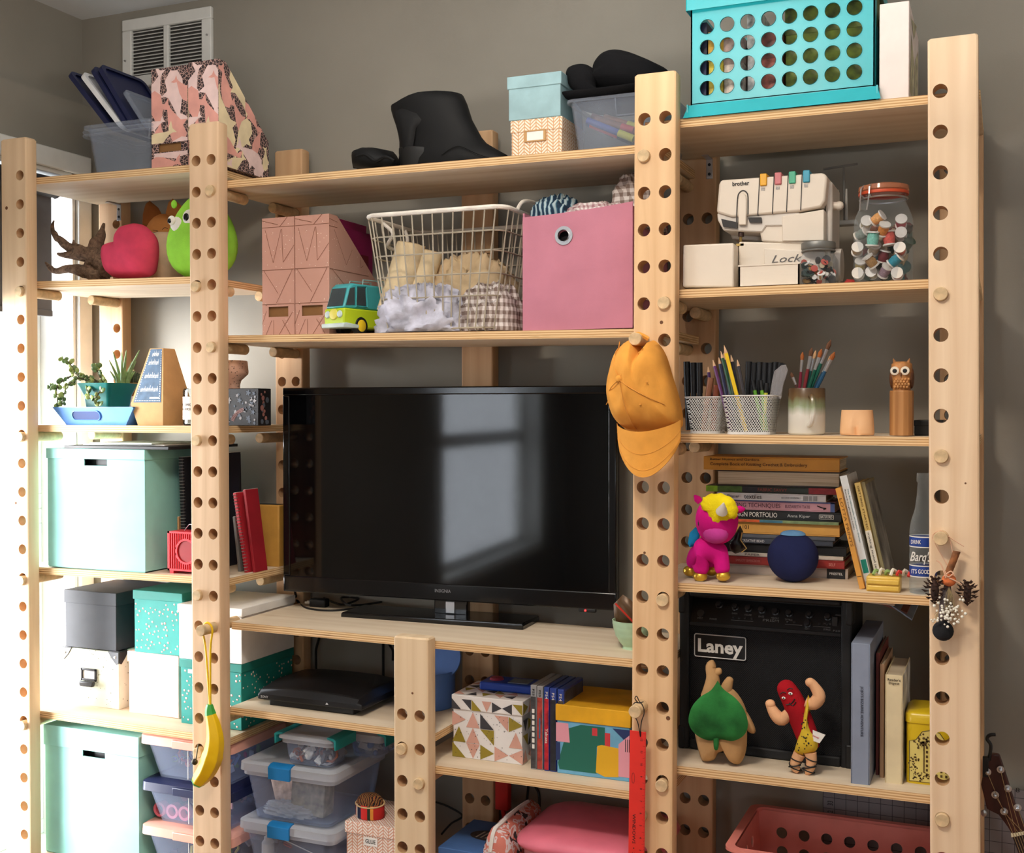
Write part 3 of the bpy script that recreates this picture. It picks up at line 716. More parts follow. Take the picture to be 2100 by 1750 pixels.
# ================================================================ LEFT BAY, THIRD SHELF: PLANTS
z = zs('L3', -2.3); Y = .055
x0, x1 = fx(108, Y), fx(274, Y); h = (x1-x0)/2; H = fz(836, 180, Y)-z
M_blue = mat('blue_enamel_tray', (84, 140, 216), .45, var=.05)
t = thing('serving_tray', 'blue tray with an oval handle slot under the potted plants', 'tray', ((x0+x1)/2, Y, z))
k = .036; d = .26
b = MB(); b.frustum((-h+k, h-k, .012, d-.012, 0), (-h, h, 0, d, H), cap=(0, 0)); b.frustum((-h+k+.002, h-k-.002, .014, d-.014, .003), (-h+.003, h-.003, .004, d-.004, H), cap=(1, 0))
for q in ((-h, h, 0, .004), (-h, h, d-.004, d), (-h, -h+.004, 0, d), (h-.004, h, 0, d)): b.box(*q, H-.0005, H+.0015)
b.box(-h+k, h-k, .012, d-.012, 0, .003)
part('tray', b, M_blue, t)
sx0, sx1 = fx(146, Y)-(x0+x1)/2, fx(203, Y)-(x0+x1)/2
b = MB(); yy = lambda v: .012*(1-v/H)-.0012
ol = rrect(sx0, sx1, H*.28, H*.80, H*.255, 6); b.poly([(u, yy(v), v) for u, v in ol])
part('handle_slot', b, mat('tray_slot_shade', (24, 52, 110), .6), t, smooth=False)  # flat patch, the shade inside the slot is painted as darker blue
b = MB(); b.tube([(u, yy(v)-.0005, v) for u, v in ol], .0016, 6, True); part('slot_edge', b, M_blue, t)
traytop = z+.004
# trailing succulent in a teal pot
Y = .12; px0, px1 = 176, 246
M_teal = mat('teal_glaze', (22, 104, 98), .35, var=.05)
x0, x1 = fx(px0, Y), fx(px1, Y); O = Vector(((x0+x1)/2, Y+.02, traytop))
t = thing('potted_succulent', 'trailing round leaved succulent in a square teal pot', 'potted plant', O)
r1 = (x1-x0)/2; H = fz(786, 230, Y)-traytop
b = MB(); n = 4
def sq(r, z_): return [(x, y, z_) for x, y in rrect(-r, r, -r, r, r*.25, 4)]
b.loft([sq(r1*.70, 0), sq(r1*.72, H*.4), sq(r1*.80, H*.7), sq(r1*1.0, H*.97), sq(r1*1.02, H), sq(r1*.94, H), sq(r1*.7, H*.75)], 0, True, (1, 1))
part('pot', b, M_teal, t)
part('soil', MB().loft([sq(r1*.9, H*.93)], cap=(0, 1)), mat('potting_soil', (54, 42, 34), .95, var=.3, vs=200), t)
M_stem = mat('succulent_stem', (84, 82, 60), .8, var=.2, vs=80)
M_leaf = mat('succulent_leaf', (92, 118, 74), .45, var=.25, vs=40); M_leaf2 = mat('succulent_leaf_pale', (142, 158, 92), .45, var=.2, vs=40)
stems = [[(212, 790, .02), (182, 782, 0), (160, 776, -.01), (140, 790, -.02), (131, 810, -.03), (127, 832, -.03)], [(212, 790, .02), (185, 775, 0), (158, 768, 0), (147, 752, 0), (140, 742, 0), (129, 736, 0)], [(150, 770, 0), (130, 780, -.01), (116, 796, -.02), (118, 820, -.03), (118, 835, -.03)],
         [(205, 786, .02), (180, 790, -.02), (180, 805, -.05), (190, 820, -.07), (203, 832, -.08)], [(215, 787, .02), (205, 772, .01), (199, 760, .02), (197, 750, .02)], [(190, 820, -.07), (200, 810, -.08), (208, 798, -.08)], [(120, 794, -.02), (108, 793, -.02), (100, 794, -.02)]]
leafm = []
for mm in (M_leaf, M_leaf2):
    b = MB(); b.ball((0, 0, .5), (.46, .16, .5), 10, 6); leafm.append(b.mesh('leaf', mm, ang=80))
for st in stems:
    P = curve_pts([at(px, py, Y+dy)-O for px, py, dy in st], 6)
    b = MB(); b.tube(P, [.0032-.0018*i/(len(P)-1) for i in range(len(P))], 6); part('stem', b, M_stem, t)
    for i in range(2, len(P), 2):
        for s_ in (-1, 1):
            if rng.random() < .12: continue
            lf = link('leaf', leafm[int(rng.random() < .4)], t, P[i], (rng.uniform(-1.2, 1.2), s_*rng.uniform(.6, 2.1), rng.uniform(0, 6)))
            k = rng.uniform(.011, .017); lf.scale = (k, k, k)
# white pot with aloe
Y = .19; x0, x1 = fx(232, Y), fx(272, Y); O = Vector(((x0+x1)/2, Y, traytop)); r1 = (x1-x0)/2; H = fz(813, 250, Y)-traytop
t = thing('potted_aloe', 'spiky aloe in a small white pot behind the teal pot', 'potted plant', O)
part('pot', MB().lathe([(r1*.8, 0), (r1, H), (r1*.9, H), (r1*.85, H-.006), (.001, H-.006)], 20, cap=(1, 0)), M_paper, t)
M_aloe = mat('aloe_green', (120, 150, 96), .5, var=.2, vs=60)
for i in range(13):
    a = 2*PI*i/13*2.4; L = (.07+.028*(i % 3)); tl = .25+.5*((i*7) % 5)/5; c = (math.cos(a), math.sin(a))
    P = [Vector((c[0]*.006*1, c[1]*.006, H-.006)), Vector((c[0]*L*.35*tl, c[1]*L*.35*tl, H+L*.5)), Vector((c[0]*L*.9*tl, c[1]*L*.9*tl, H+L))]
    part('leaf', MB().tube(curve_pts(P, 4), [.006, .0065, .006, .0055, .0048, .004, .003, .002, .0006], 6), M_aloe, t)
# cactus in an ochre pot
Y = .24; x0, x1 = fx(257, Y), fx(292, Y); O = Vector(((x0+x1)/2, Y, traytop)); r1 = (x1-x0)/2; H = fz(786, 270, Y)-traytop
t = thing('potted_cactus', 'ribbed dark cactus in a flared ochre pot beside the aloe', 'potted plant', O)
part('pot', MB().lathe([(r1*.6, 0), (r1*.45, H*.25), (r1*.5, H*.45), (r1*.95, H*.6), (r1, H*.98), (r1*.9, H), (r1*.85, H*.9), (.001, H*.9)], 20, cap=(1, 0)), mat('ochre_glaze', (176, 126, 62), .4), t)
hc = fz(757, 265, Y)-traytop-H
rs = []
for i in range(9):
    f = i/8; rr = r1*.8*math.sqrt(max(0, 1-(f*1.0)**3))+.001
    rs.append([(rr*(1+.13*math.cos(j*PI))*math.cos(2*PI*j/28), rr*(1+.13*math.cos(j*PI))*math.sin(2*PI*j/28), H*.9+hc*1.1*f) for j in range(28)])
part('cactus', MB().loft(rs), mat('cactus_green', (56, 70, 52), .7, var=.25, vs=150), t, ang=80)
b = MB()
for j in range(14):
    for i in range(1, 9):
        p = rs[i][j*2]; d_ = Vector((p[0], p[1], (i-4)*.003)).normalized()*.005; b.tube([p, Vector(p)+d_], [.0008, .0002], 4)
part('spines', b, mat('spine_pale', (220, 206, 170), .8, var=0), t, kind='stuff')

# chalkboard print obelisk box
Y = .06; z = zs('L3', -2.1)
P = lambda px, py, y=Y: at(px, py, y)
xb0, xb1 = fx(276, Y), fx(328, Y); xm0, xm1 = fx(268, Y), fx(335, Y); xt0, xt1 = fx(300, Y+.02), fx(328, Y+.02)
zm = fz(829, 300, Y); zt = fz(713, 312, Y); xc = (xb0+xb1)/2
t = thing('kraft_lantern_box', 'tapered kraft paper tower box with a slate blue chalk lettered face', 'box', (xc, Y, z)); t.name = 'tower_box'
dp = .115; b = MB()
def qr(x0, x1, y0, y1, z_): return [(x0-xc, y0, z_-z), (x1-xc, y0, z_-z), (x1-xc, y1, z_-z), (x0-xc, y1, z_-z)]
b.loft([qr(xb0, xb1, .012, dp-.012, z), qr(xm0, xm1, 0, dp, zm), qr(xt0, xt1, .035, dp-.035, zt)])
part('carton', b, M_kraft, t, .001)
def onface(u, v, off=-.0006):
    """u across 0..1, v up 0..1 on the sloping front face"""
    a = Vector((xm0+(xm1-xm0)*u-xc, 0, zm-z)); c = Vector((xt0+(xt1-xt0)*u-xc, .035, zt-z)); p = a+(c-a)*v; return (p.x, p.y+off, p.z)
b = MB(); b.poly([onface(.07, .03), onface(.93, .03), onface(.90, .985), onface(.10, .985)])
part('slate_label', b, mat('slate_blue_print', (74, 98, 124), .7, var=.1, vs=60), t, smooth=False)
b = MB()
for i in range(22):
    v = .05+.92*i/22
    for u in (.12, .88): b.poly([onface(u-.012, v, -.001), onface(u+.012, v, -.001), onface(u+.012, v+.02, -.001), onface(u-.012, v+.02, -.001)])
for i in range(14):
    u = .13+.74*i/14; b.poly([onface(u, .055, -.001), onface(u+.03, .055, -.001), onface(u+.03, .065, -.001), onface(u, .065, -.001)])
part('stitched_border', b, M_inkw, t, smooth=False)
b = MB()
for v0, u0, u1 in ((.86, .30, .74), (.71, .22, .76), (.47, .20, .80), (.23, .18, .82)):
    for k in range(5):
        v = v0+.012*k; b.poly([onface(u0, v, -.001), onface(u1, v, -.001), onface(u1, v+.0035, -.001), onface(u0, v+.0035, -.001)])
    for k in range(7):
        u = u0+.05+(u1-u0-.09)*k/6; v = v0+.012*((k*3) % 5); b.poly([onface(u+.022*math.cos(q), v+.009*math.sin(q), -.0013) for q in [PI*n_/4 for n_ in range(8)]])
        b.poly([onface(u+.012, v, -.0012), onface(u+.022, v, -.0012), onface(u+.022, v+.055, -.0012), onface(u+.012, v+.055, -.0012)])
for v in (.115, .095): b.poly([onface(.56, v, -.001), onface(.86, v, -.001), onface(.86, v+.012, -.001), onface(.56, v+.012, -.001)])
part('chalk_music_notes', b, M_inkw, t, smooth=False, kind='stuff')
# candle jar
Y = .075; x0 = fx(363, Y); x1 = fx(408, Y); r = (x1-x0)/2; O = Vector(((x0+x1)/2, Y+r, z)); H = fz(797, 380, Y)-z
t = thing('candle_jar', 'glass candle jar with a white printed label beside the post', 'candle', O)
part('jar', MB().lathe([(r*.9, 0), (r, .004), (r, H*.93), (r*.92, H), (r*.86, H), (r*.92, H*.92), (r*.92, .006), (.001, .006)], 24, cap=(1, 1)), glass('jar_glass'), t)
part('wax', MB().lathe([(r*.9, .007), (r*.9, H*.72)], 24), mat('candle_wax', (228, 224, 214), .6), t)
part('label', MB().lathe([(r*1.006, H*.16), (r*1.006, H*.78)], 24, cap=(0, 0)), mat('label_paper', (224, 214, 206), .7), t)
for s_, v, hh, ww in (('COMIC', .56, .006, .026), ('WATCH', .44, .006, .026)):
    text(s_, t, (-.002, -r*1.0065-.0022, H*v), ww, hh, M_ink)
# black floral box and speckled cup
Y = .11; x0, x1 = fx(440, Y), fx(530, Y); H = fz(797, 500, Y)-z; dp = .14
z = zs('L3', -1.85)
t, h, Hh = lidbox('floral_box', 'black box printed with pale flowers under the speckled cup', 'box', x0, x1, z, z+H, Y, .055, mat('black_card', (28, 27, 30), .5), None, 0)
pol = []
for i in range(46):
    cx, cz = rng.uniform(-h, h), rng.uniform(.006, H-.006); r = rng.uniform(.002, .006)
    q = clip_poly([(cx+r*(1+.4*math.cos(5*a))*math.cos(a), cz+r*(1+.4*math.cos(5*a))*math.sin(a)) for a in [2*PI*k/20 for k in range(20)]], -h, h, 0, H)
    if q: pol.append((i % 2, q))
for i in range(16):
    a = PI*.12+i*.075; r0, r1 = .040, .050; c = (h*.45, -.004)
    pol.append((2, [(c[0]+r0*math.cos(PI-a), c[1]+r0*math.sin(PI-a)), (c[0]+r1*math.cos(PI-a), c[1]+r1*math.sin(PI-a)), (c[0]+r1*math.cos(PI-a-.035), c[1]+r1*math.sin(PI-a-.035)), (c[0]+r0*math.cos(PI-a-.035), c[1]+r0*math.sin(PI-a-.035))]))
decal(t, pol, -.0004, [mat('print_grey', (150, 148, 150), .6), mat('print_slate', (84, 92, 104), .6), mat('print_rose', (150, 104, 98), .6)], 'flower_print')
pol2 = []
for i in range(16):
    cx, cz = rng.uniform(0.01, .045), rng.uniform(.006, H-.006); r = rng.uniform(.003, .008)
    pol2.append((i % 2, circ(cx, cz, r, 7)))
decal(t, pol2, h+.0004, [mat('print_rose', (150, 104, 98), .6), mat('print_slate', (84, 92, 104), .6)], 'flower_print', 'right')
Yc = .138; xx0, xx1 = fx(440, Yc), fx(503, Yc); r = (xx1-xx0)/2; zb = z+H; ch = fz(740, 480, Yc)-zb
t = thing('speckled_cup', 'pink speckled footed cup standing on the black floral box', 'cup', ((xx0+xx1)/2, Yc, zb))
def speck():
    t_ = NT('speckled_glaze'); b_ = t_.bsdf(None, .4); v = t_.coord()
    vo = t_.new('TexVoronoi'); vo.inputs['Scale'].default_value = 150; t_.link(v, vo.inputs['Vector'])
    t_.link(t_.ramp(vo.outputs['Distance'], [(.16, (74, 44, 40)), (.24, (224, 182, 160))]), b_.inputs['Base Color']); return t_.m
part('cup', MB().lathe([(r*.55, 0), (r*.55, .01), (r*.62, ch*.3), (r*.98, ch*.52), (r, ch*.6), (r*.95, ch*.98), (r*.9, ch), (r*.86, ch*.97), (r*.86, ch*.5), (.001, ch*.4)], 28, cap=(1, 1)), speck(), t, ang=60)

# ================================================================ LEFT BAY, FOURTH SHELF
M_aqua = mat('aqua_card', (150, 212, 204), .7, var=.02)
def tallbox(label, pl, pr, pyt, shelf, Y, dep, slot_px, lid_px):
    xl, xr = fx(pl, Y), fx(pr, Y); z = zmax(shelf, xl, xr-.0); zt = fz(pyt, (pl+pr)/2, Y)
    t = thing('tall_storage_box', label, 'box', ((xl+xr)/2, Y, z), 0, 'tall aqua storage boxes'); h = (xr-xl)/2; H = zt-z
    lh = zt-fz(lid_px, (pl+pr)/2, Y)
    sx0, sx1 = fx(slot_px[0], Y)-(xl+xr)/2, fx(slot_px[2], Y)-(xl+xr)/2; s1, s0 = fz(slot_px[1], slot_px[0], Y)-z, fz(slot_px[3], slot_px[0], Y)-z
    g = .003; b = MB()
    for q in ((-h, -h+g, .003, dep), (h-g, h, .003, dep), (-h, h, dep-g, dep)): b.box(*q, 0, H-.004)
    b.box(-h, h, .003, dep, 0, g)
    for a, c, e, f_ in ((-h, h, g, s0), (-h, h, s1, H-lh-.0), (-h, sx0, s0, s1), (sx1, h, s0, s1)): b.box(a, c, 0, g, e, f_)
    part('body', b, M_aqua, t)
    part('lid', MB().box(-h-.003, h+.003, -.003, dep+.003, H-lh, H), M_aqua, t, .001)
    part('slot_shade_sheet', MB().box(sx0-.01, sx1+.01, .02, .022, s0-.01, s1+.01), M_dark, t)  # dark sheet behind the slot stands in for the shade inside the box
    return t, h, H, z
t, h, H, zb = tallbox('tall pale aqua box with black folders on top and a finger slot', 97, 296, 921, 'L4', .045, .30, (172, 938, 219, 955), 942)
topz = zb+H
b_ = at(210, 912, .06)
def flat_item(name, label, cat, pl, pr, Y, dep, z0, th, mm, rz=0, group=None):
    xl, xr = fx(pl, Y), fx(pr, Y); t = tag(part(name, MB().box(-(xr-xl)/2, (xr-xl)/2, 0, dep, 0, th), mm, None, .0008), label, cat, group); t.location = ((xl+xr)/2, Y, z0); t.rotation_euler[2] = rz; return t
flat_item('black_folder', 'black folder lying on top of the tall pale aqua box', 'folder', 131, 345, .045, .29, topz+.0005, .008, mat('black_card', (28, 27, 30), .5))
flat_item('magazine', 'thin magazine lying on the black folder', 'magazine', 172, 335, .07, .22, topz+.009, .003, M_paper, .03)
flat_item('greeting_sheet', 'white and green booklet topmost above the black folder', 'booklet', 182, 312, .06, .2, topz+.0125, .004, mat('mint_white_print', (206, 218, 206), .7, var=.12, vs=30), -.02)
# notebooks
z = zs('L4', -1.95)
def notebook(label, pl, pt, pb, Y, dep, th, mm, lean=0, ring=None, Hh=None, name='spiral_notebook'):
    """book standing with its spine edge to the front"""
    x = fx(pl, Y); H = Hh or fz(pt, pl, Y)-z
    t = thing(name, label, 'notebook', (x, Y, z), 0, None, rot=(0, lean, 0))
    part('cover', MB().box(0, th, 0, dep, 0, H), mm, t, .0012)
    part('pages', MB().box(.0015, th-.0015, .002, dep+.001, .002, H+.0006), M_paper, t)
    if ring:
        b = MB(); n = int(H/.008)
        for i in range(n):
            c = (th/2, 0, .006+i*(H-.012)/(n-1)); b.tube([(c[0]+.6*th*math.cos(a), .003+.0065*math.sin(a), c[2]) for a in [2*PI*k/8 for k in range(8)]], .0009, 4, True)
        part('spiral_binding', b, ring, t)
    return t
M_blk = mat('black_cover', (30, 30, 36), .6, var=.08)
notebook('black spiral notebook leaning beside the tall pale box', 372, 938, 0, .12, .2, .012, M_blk, -.035, M_steel)
notebook('second black notebook behind the spiral one', 396, 936, 0, .125, .19, .016, mat('charcoal_cover', (40, 38, 44), .6), -.02)
notebook('thin brown notebook beside the black spiral notebook', 362, 1060, 0, .125, .19, .005, M_kraft, 0)
notebook('tall navy folder showing right of the banana purse post', 452, 928, 0, .22, .05, .016, mat('navy_cover', (32, 34, 50), .6), .04, name='tall_folder')
M_redc = mat('red_cover', (176, 36, 48), .55)
notebook('red spiral notebook leaning right of the banana purse post', 500, 1010, 0, .14, .062, .009, M_redc, -.17, M_steel)
notebook('second red notebook leaning behind the red spiral notebook', 517, 1004, 0, .15, .055, .008, mat('red_cover_dark', (150, 28, 40), .55), -.14)
notebook('grey sketchbook under the leaning red notebooks', 487, 1060, 0, .15, .055, .008, mat('grey_cover', (110, 108, 104), .7), -.12)
# mustard box file with a dark top
Y = .262; x0, x1 = fx(519, Y), fx(571, Y); H = fz(1035, 530, Y)-z
t = thing('mustard_case', 'mustard yellow box file with a black top beside the television', 'file', ((x0+x1)/2, Y, z))
h = (x1-x0)/2; M_must = mat('mustard_card', (190, 140, 62), .6)
part('case', MB().box(-h, h, 0, .034, 0, H), M_must, t, .004)
part('top_strip', MB().box(-h+.006, h-.004, .006, .030, H-.0005, H+.0012), M_dark, t)
for v in (.35, .6, .85): part('side_slot', MB().box(-h-.0006, -h+.001, .003, .031, H*v-.0008, H*v+.0008), M_dark, t)
# red toy radio
Y = .06; x0, x1 = fx(342, Y), fx(412, Y); H = fz(1091, 370, Y)-z; h = (x1-x0)/2; dp = .055
M_redp = mat('red_plastic', (222, 56, 66), .4, var=.03); M_redd = mat('red_plastic_deep', (150, 20, 26), .5)
t = thing('mini_radio', 'small red plastic radio with a round speaker beside the post', 'radio', ((x0+x1)/2, Y, z))
fz0 = .008
part('case', MB().box(-h, h, .004, dp, fz0, H), M_redp, t, .002)
part('front_recess', MB().box(-h+.005, h-.005, .0025, .0045, fz0+.004, H-.004), M_redd, t)
b = MB(); n = 15; cx, cz, rr = .004, fz0+(H-fz0)*.50, (H-fz0)*.30
for i in range(n):
    x = -h+.006+(2*h-.012)*i/(n-1); dx = x-cx
    if abs(dx) < rr*1.05:
        k = math.sqrt(max(0, (rr*1.05)**2-dx*dx)); b.box(x-.0011, x+.0011, 0, .003, fz0+.004, cz-k); b.box(x-.0011, x+.0011, 0, .003, cz+k, H-.004)
    else: b.box(x-.0011, x+.0011, 0, .003, fz0+.004, H-.004)
for q in ((-h, -h+.006), (h-.006, h)): b.box(*q, 0, .005, fz0, H)
b.box(-h, h, 0, .005, H-.005, H); b.box(-h, h, 0, .005, fz0, fz0+.005)
part('grille', b, M_redp, t)
part('speaker_ring', MB().lathe([(rr*1.1, -.003), (rr*1.1, .001), (rr*.92, .001), (rr*.92, -.003)], 28, M=Matrix.Translation((cx, .003-.002, cz)) @ Matrix.Rotation(PI/2, 4, 'X')), M_redp, t)
part('speaker_cone', MB().lathe([(rr*.93, 0), (.001, -.004)], 28, cap=(0, 0), M=Matrix.Translation((cx, .003, cz)) @ Matrix.Rotation(PI/2, 4, 'X')), M_redd, t)
for s_ in (-1, 1): part('foot', MB().box(s_*(h-.008)-.006, s_*(h-.008)+.006, .006, dp-.004, 0, fz0), M_redp, t)
part('carry_handle', MB().tube([(-h+.03, .03, H), (-h+.045, .03, H+.016), (h-.01, .03, H+.018), (h-.004, .03, H)], .0012, 6), M_steel, t)

# ================================================================ LEFT BAY, FIFTH SHELF
z = zs('L5', -2.2)
Y = .135; xl, xr = fx(124, Y), fx(241, Y); H = fz(1332, 180, Y)-z
t, h, H = lidbox('trunk_box', 'cream paint flecked trunk box with dark metal corners under the black box', 'box', xl, xr, z, z+H, Y, .2, mat('cream_flecked', (222, 226, 206), .6, var=.08, vs=8), None, 0, bev=.002)
pol = []
for i in range(70):
    cx, cz = rng.uniform(-h, h), rng.uniform(0, H); r = rng.uniform(.0006, .0016); q = clip_poly(circ(cx, cz, r, 6), -h, h, 0, H)
    if q: pol.append(q)
decal(t, pol, -.0004, [mat('fleck_olive', (96, 98, 70), .8)], 'paint_fleck')
decal(t, [circ(rng.uniform(.01, .19), rng.uniform(.004, H-.004), rng.uniform(.0008, .002), 6) for i in range(60)], h+.0004, [mat('fleck_olive', (96, 98, 70), .8)], 'paint_fleck', 'right')
M_gun = mat('gunmetal', (66, 66, 68), .4, .6)
for sx in (-1, 1):
    b = MB(); b.prism([(sx*h, H), (sx*(h-.036), H), (sx*(h-.024), H-.018), (sx*(h-.008), H-.034), (sx*h, H-.030)], -.0022, 0, 'xz')
    b.prism([(0, H), (.036, H), (.024, H-.018), (.008, H-.034), (0, H-.030)], sx*h, sx*(h+.002), 'yz')
    b.box(min(sx*h, sx*(h-.034)), max(sx*h, sx*(h-.034)), 0, .034, H, H+.002)
    c_ = part('metal_corner', b, M_gun, t, .0006)
    part('rivet', MB().lathe([(.0045, 0), (.003, .002), (.0004, .0024)], 12, M=Matrix.Translation((sx*(h-.012), -.0022, H-.014)) @ Matrix.Rotation(PI/2, 4, 'X')), M_steel, c_)
b = MB(); cx, cz = -.004, H*.55
for q in ((-.027, .027, .012, .018), (-.027, .027, -.016, -.010), (-.027, -.021, -.016, .018), (.021, .027, -.016, .018)): b.box(cx+q[0], cx+q[1], -.004, 0, cz+q[2], cz+q[3])
hd = part('label_holder', b, M_gun, t, .001)
part('card', MB().box(cx-.021, cx+.021, -.001, -.0003, cz-.010, cz+.012), M_paper, hd)
part('pull', MB().prism([(cx-.026, cz-.016), (cx+.026, cz-.016), (cx+.022, cz-.030), (cx-.022, cz-.030)], -.014, -.003, 'xz'), M_gun, t, .003)
topz = z+H+.003
xl, xr = fx(128, .13), fx(236, .13)
lidbox('black_box', 'charcoal black lidded box on top of the cream trunk box', 'box', xl, xr, topz, fz(1213, 180, .13), .13, .21, mat('charcoal_card', (56, 58, 64), .65), None, .036, .003)
Y = .125; z2 = zs('L5', -2.1); xl, xr = fx(258, Y), fx(364, Y); zt = fz(1340, 310, Y)
lidbox('pink_box', 'pale pink lidded box under the teal dotted box', 'box', xl, xr, z2, zt, Y, .21, mat('blush_card', (232, 190, 174), .7), None, .028, .003)
def dots_front(t, h, z0, z1, n, seed, y=-.0005, side=None):
    r_ = random.Random(seed); pol = []; pts = []
    while len(pts) < n:
        p = (r_.uniform(-h+.004, h-.004), r_.uniform(z0+.003, z1-.003))
        if all(math.hypot(p[0]-q[0], p[1]-q[1]) > .0085 for q in pts) or r_.random() < .02: pts.append(p)
    for cx, cz in pts:
        r = r_.uniform(.0014, .0027); pol.append((1, circ(cx+.0008, cz-.0006, r*1.25, 8))); pol.append((0, circ(cx, cz, r, 8)))
    b = MB()
    for i, (mi, p) in enumerate(pol): b.poly([(u, y-.0003*(1-mi), v) if side is None else (side+.0003*(1-mi), u+h, v) for u, v in p], mi)
    part('printed_dots', b, [mat('dot_white', (240, 232, 222), .6, var=0), mat('dot_coral', (196, 110, 90), .6, var=0)], t, smooth=False)
M_tealc = mat('teal_card', (26, 134, 126), .65)
Y = .12; xl, xr = fx(270, Y), fx(372, Y)
t, h, H = lidbox('teal_dotted_box', 'teal box with white dots on top of the pale pink box', 'box', xl, xr, zt, fz(1213, 310, Y), Y, .2, M_tealc, mat('teal_card_lid', (32, 124, 114), .65), .024, .003)
dots_front(t, h-.003, .002, H-.026, 70, 3, .0026)
Y = .10; xl, xr = fx(365, Y), -1.772; zt = fz(1356, 420, Y); z3 = zs('L5', -1.9)
t, h, H = lidbox('teal_dotted_box', 'low teal dotted box with a label under the long white box', 'box', xl, xr, z3, zt, Y, .235, M_tealc, mat('teal_card_lid', (32, 124, 114), .65), .022, .003)
dots_front(t, h-.003, .002, H-.024, 85, 9, .0026); dots_front(t, .115, .002, H-.024, 75, 5, 0, h-.0025)
lx = fx(390, Y)-(xl+xr)/2
lb = part('paper_label', MB().box(lx-.012, lx+.02, .0012, .0024, H-.036, H-.026), M_paper, t)
xl, xr = fx(363, Y), -1.768
t, h, H = lidbox('white_box', 'long plain white lidded box on the low teal dotted box', 'box', xl, xr, zt+.0005, fz(1243, 420, Y-.003), Y-.003, .24, M_paper, None, .022, .003)

# ================================================================ LEFT BAY, LOWEST SHELF
tallbox('tall aqua box with a black finger slot on the lowest shelf', 88, 280, 1498, 'L6', .055, .29, (165, 1525, 211, 1550), 1540)
def latch_bin(label, pl, xr, Y, dep, z0, z1, lidm, seed, cols, group='lidded craft bins', lh=.03):
    """translucent shoe box bin with a coloured snap lid, its scraps kept inside"""
    xl = fx(pl, Y); t = thing('craft_bin', label, 'bin', ((xl+xr)/2, Y, z0), 0, group); h = (xr-xl)/2; H = z1-z0
    tub(t, h-.006, dep, H-lh*.6, M_clear2, .026, .014, .004, name='bin_body')
    b = MB(); o = .004
    b.loft([ring_rr(-h, h, -o, dep+o, H-lh, .016), ring_rr(-h-.004, h+.004, -o-.004, dep+o+.004, H-lh+.002, .018), ring_rr(-h-.003, h+.003, -o-.003, dep+o+.003, H-.006, .018), ring_rr(-h+.006, h-.006, .004, dep-.004, H, .014)])
    part('lid', b, lidm, t, ang=50)
    part('latch', MB().box(-h*.25, h*.55, -o-.009, -o-.003, H-lh+.001, H-.008), lidm, t, .002)
    part('seam', MB().box(-.0006, .0006, .008, .0095, .01, H-lh), M_inkw, t)
    return t, (xl+xr)/2, h
rngc = random.Random(11)
def scraps(label, xc, h, Y0, Y1, z0, z1, n, cols, name='craft_scraps'):
    """jumble of small craft bits nobody could count"""
    b = MB()
    for i in range(n):
        c = Vector((xc+rngc.uniform(-h, h), rngc.uniform(Y0, Y1), rngc.uniform(z0, z1))); M = Matrix.Translation(c) @ Euler((rngc.uniform(0, 6), rngc.uniform(0, 6), rngc.uniform(0, 6))).to_matrix().to_4x4()
        k = rngc.random(); q = rngc.uniform(.006, .016); m_ = rngc.randrange(len(cols))
        if k < .4: b.box(-q, q, -q*.6, q*.6, -q*.25, q*.25, m_, M)
        elif k < .7: b.ball((0, 0, 0), (q, q*.8, q*.6), 8, 5, m_, M)
        else: b.tube([(q*1.3*math.cos(a), q*1.3*math.sin(a), .3*q*math.sin(2*a)) for a in [2*PI*j/8 for j in range(7)]], q*.25, 5, m=m_, M=M)
    o = part(name, b, [mat('scrap_%d_%d_%d' % c, c, .7) for c in cols], None, ang=40); o['kind'] = 'stuff'; return tag(o, label, 'craft scraps')
zl6 = zs('L6', -2.2); Y = .058; XR = -1.774
zb1 = fz(1597, 300, Y); zb2 = fz(1687, 300, Y); zt1 = fz(1502, 300, Y)
M_blush = mat('blush_plastic', (232, 170, 152), .4, var=.02)
t, xc, h = latch_bin('lowest craft bin with a pale pink lid on the bottom left shelf', 288, XR, Y, .24, zl6, zb2, M_blush, 1, None)
scraps('thread bottles and bits inside the lowest pale pink lidded bin', xc, h-.05, Y+.05, Y+.19, zl6+.02, zl6+.08, 50, [(214, 196, 90), (150, 186, 150), (230, 226, 220), (150, 60, 90), (60, 62, 84)])
t, xc, h = latch_bin('middle craft bin with a navy lid holding pink tape rolls', 289, XR, Y, .24, zb2+.0005, zb1, M_navy, 1, None)
b = MB(); b.lathe([(.019, 0), (.019, .02), (.012, .02), (.012, 0), (.019, 0)], 20, cap=(0, 0), M=Matrix.Rotation(PI/2, 4, 'X')); TR = b.mesh('tape_roll', mat('pink_tape', (224, 110, 126), .5))
for i, (px, py) in enumerate(((337, 1670), (363, 1677), (388, 1684))):
    p = at(px, py, Y+.05); p.z = max(p.z, zb2+.026); o = link('tape_roll', TR, None, p); tag(o, ('left', 'middle', 'right')[i]+' pink tape roll inside the navy lidded bin', 'tape roll', 'tape rolls in the navy lidded bin')
scraps('pale wrapped supplies inside the navy lidded bin', xc, h-.05, Y+.07, Y+.19, zb2+.03, zb2+.06, 26, [(206, 110, 120), (226, 220, 222), (120, 118, 140), (230, 160, 150)])
t, xc, h = latch_bin('top craft bin with a pink lid holding bright sewing scraps', 287, XR, Y, .24, zb1+.0005, zt1, M_blush, 1, None)
scraps('bright sewing scraps inside the top pink lidded bin', xc, h-.04, Y+.04, Y+.19, zb1+.02, zb1+.07, 75, [(226, 196, 70), (200, 50, 96), (120, 168, 96), (226, 104, 50), (222, 222, 228), (60, 74, 120), (140, 170, 214), (196, 110, 104)])

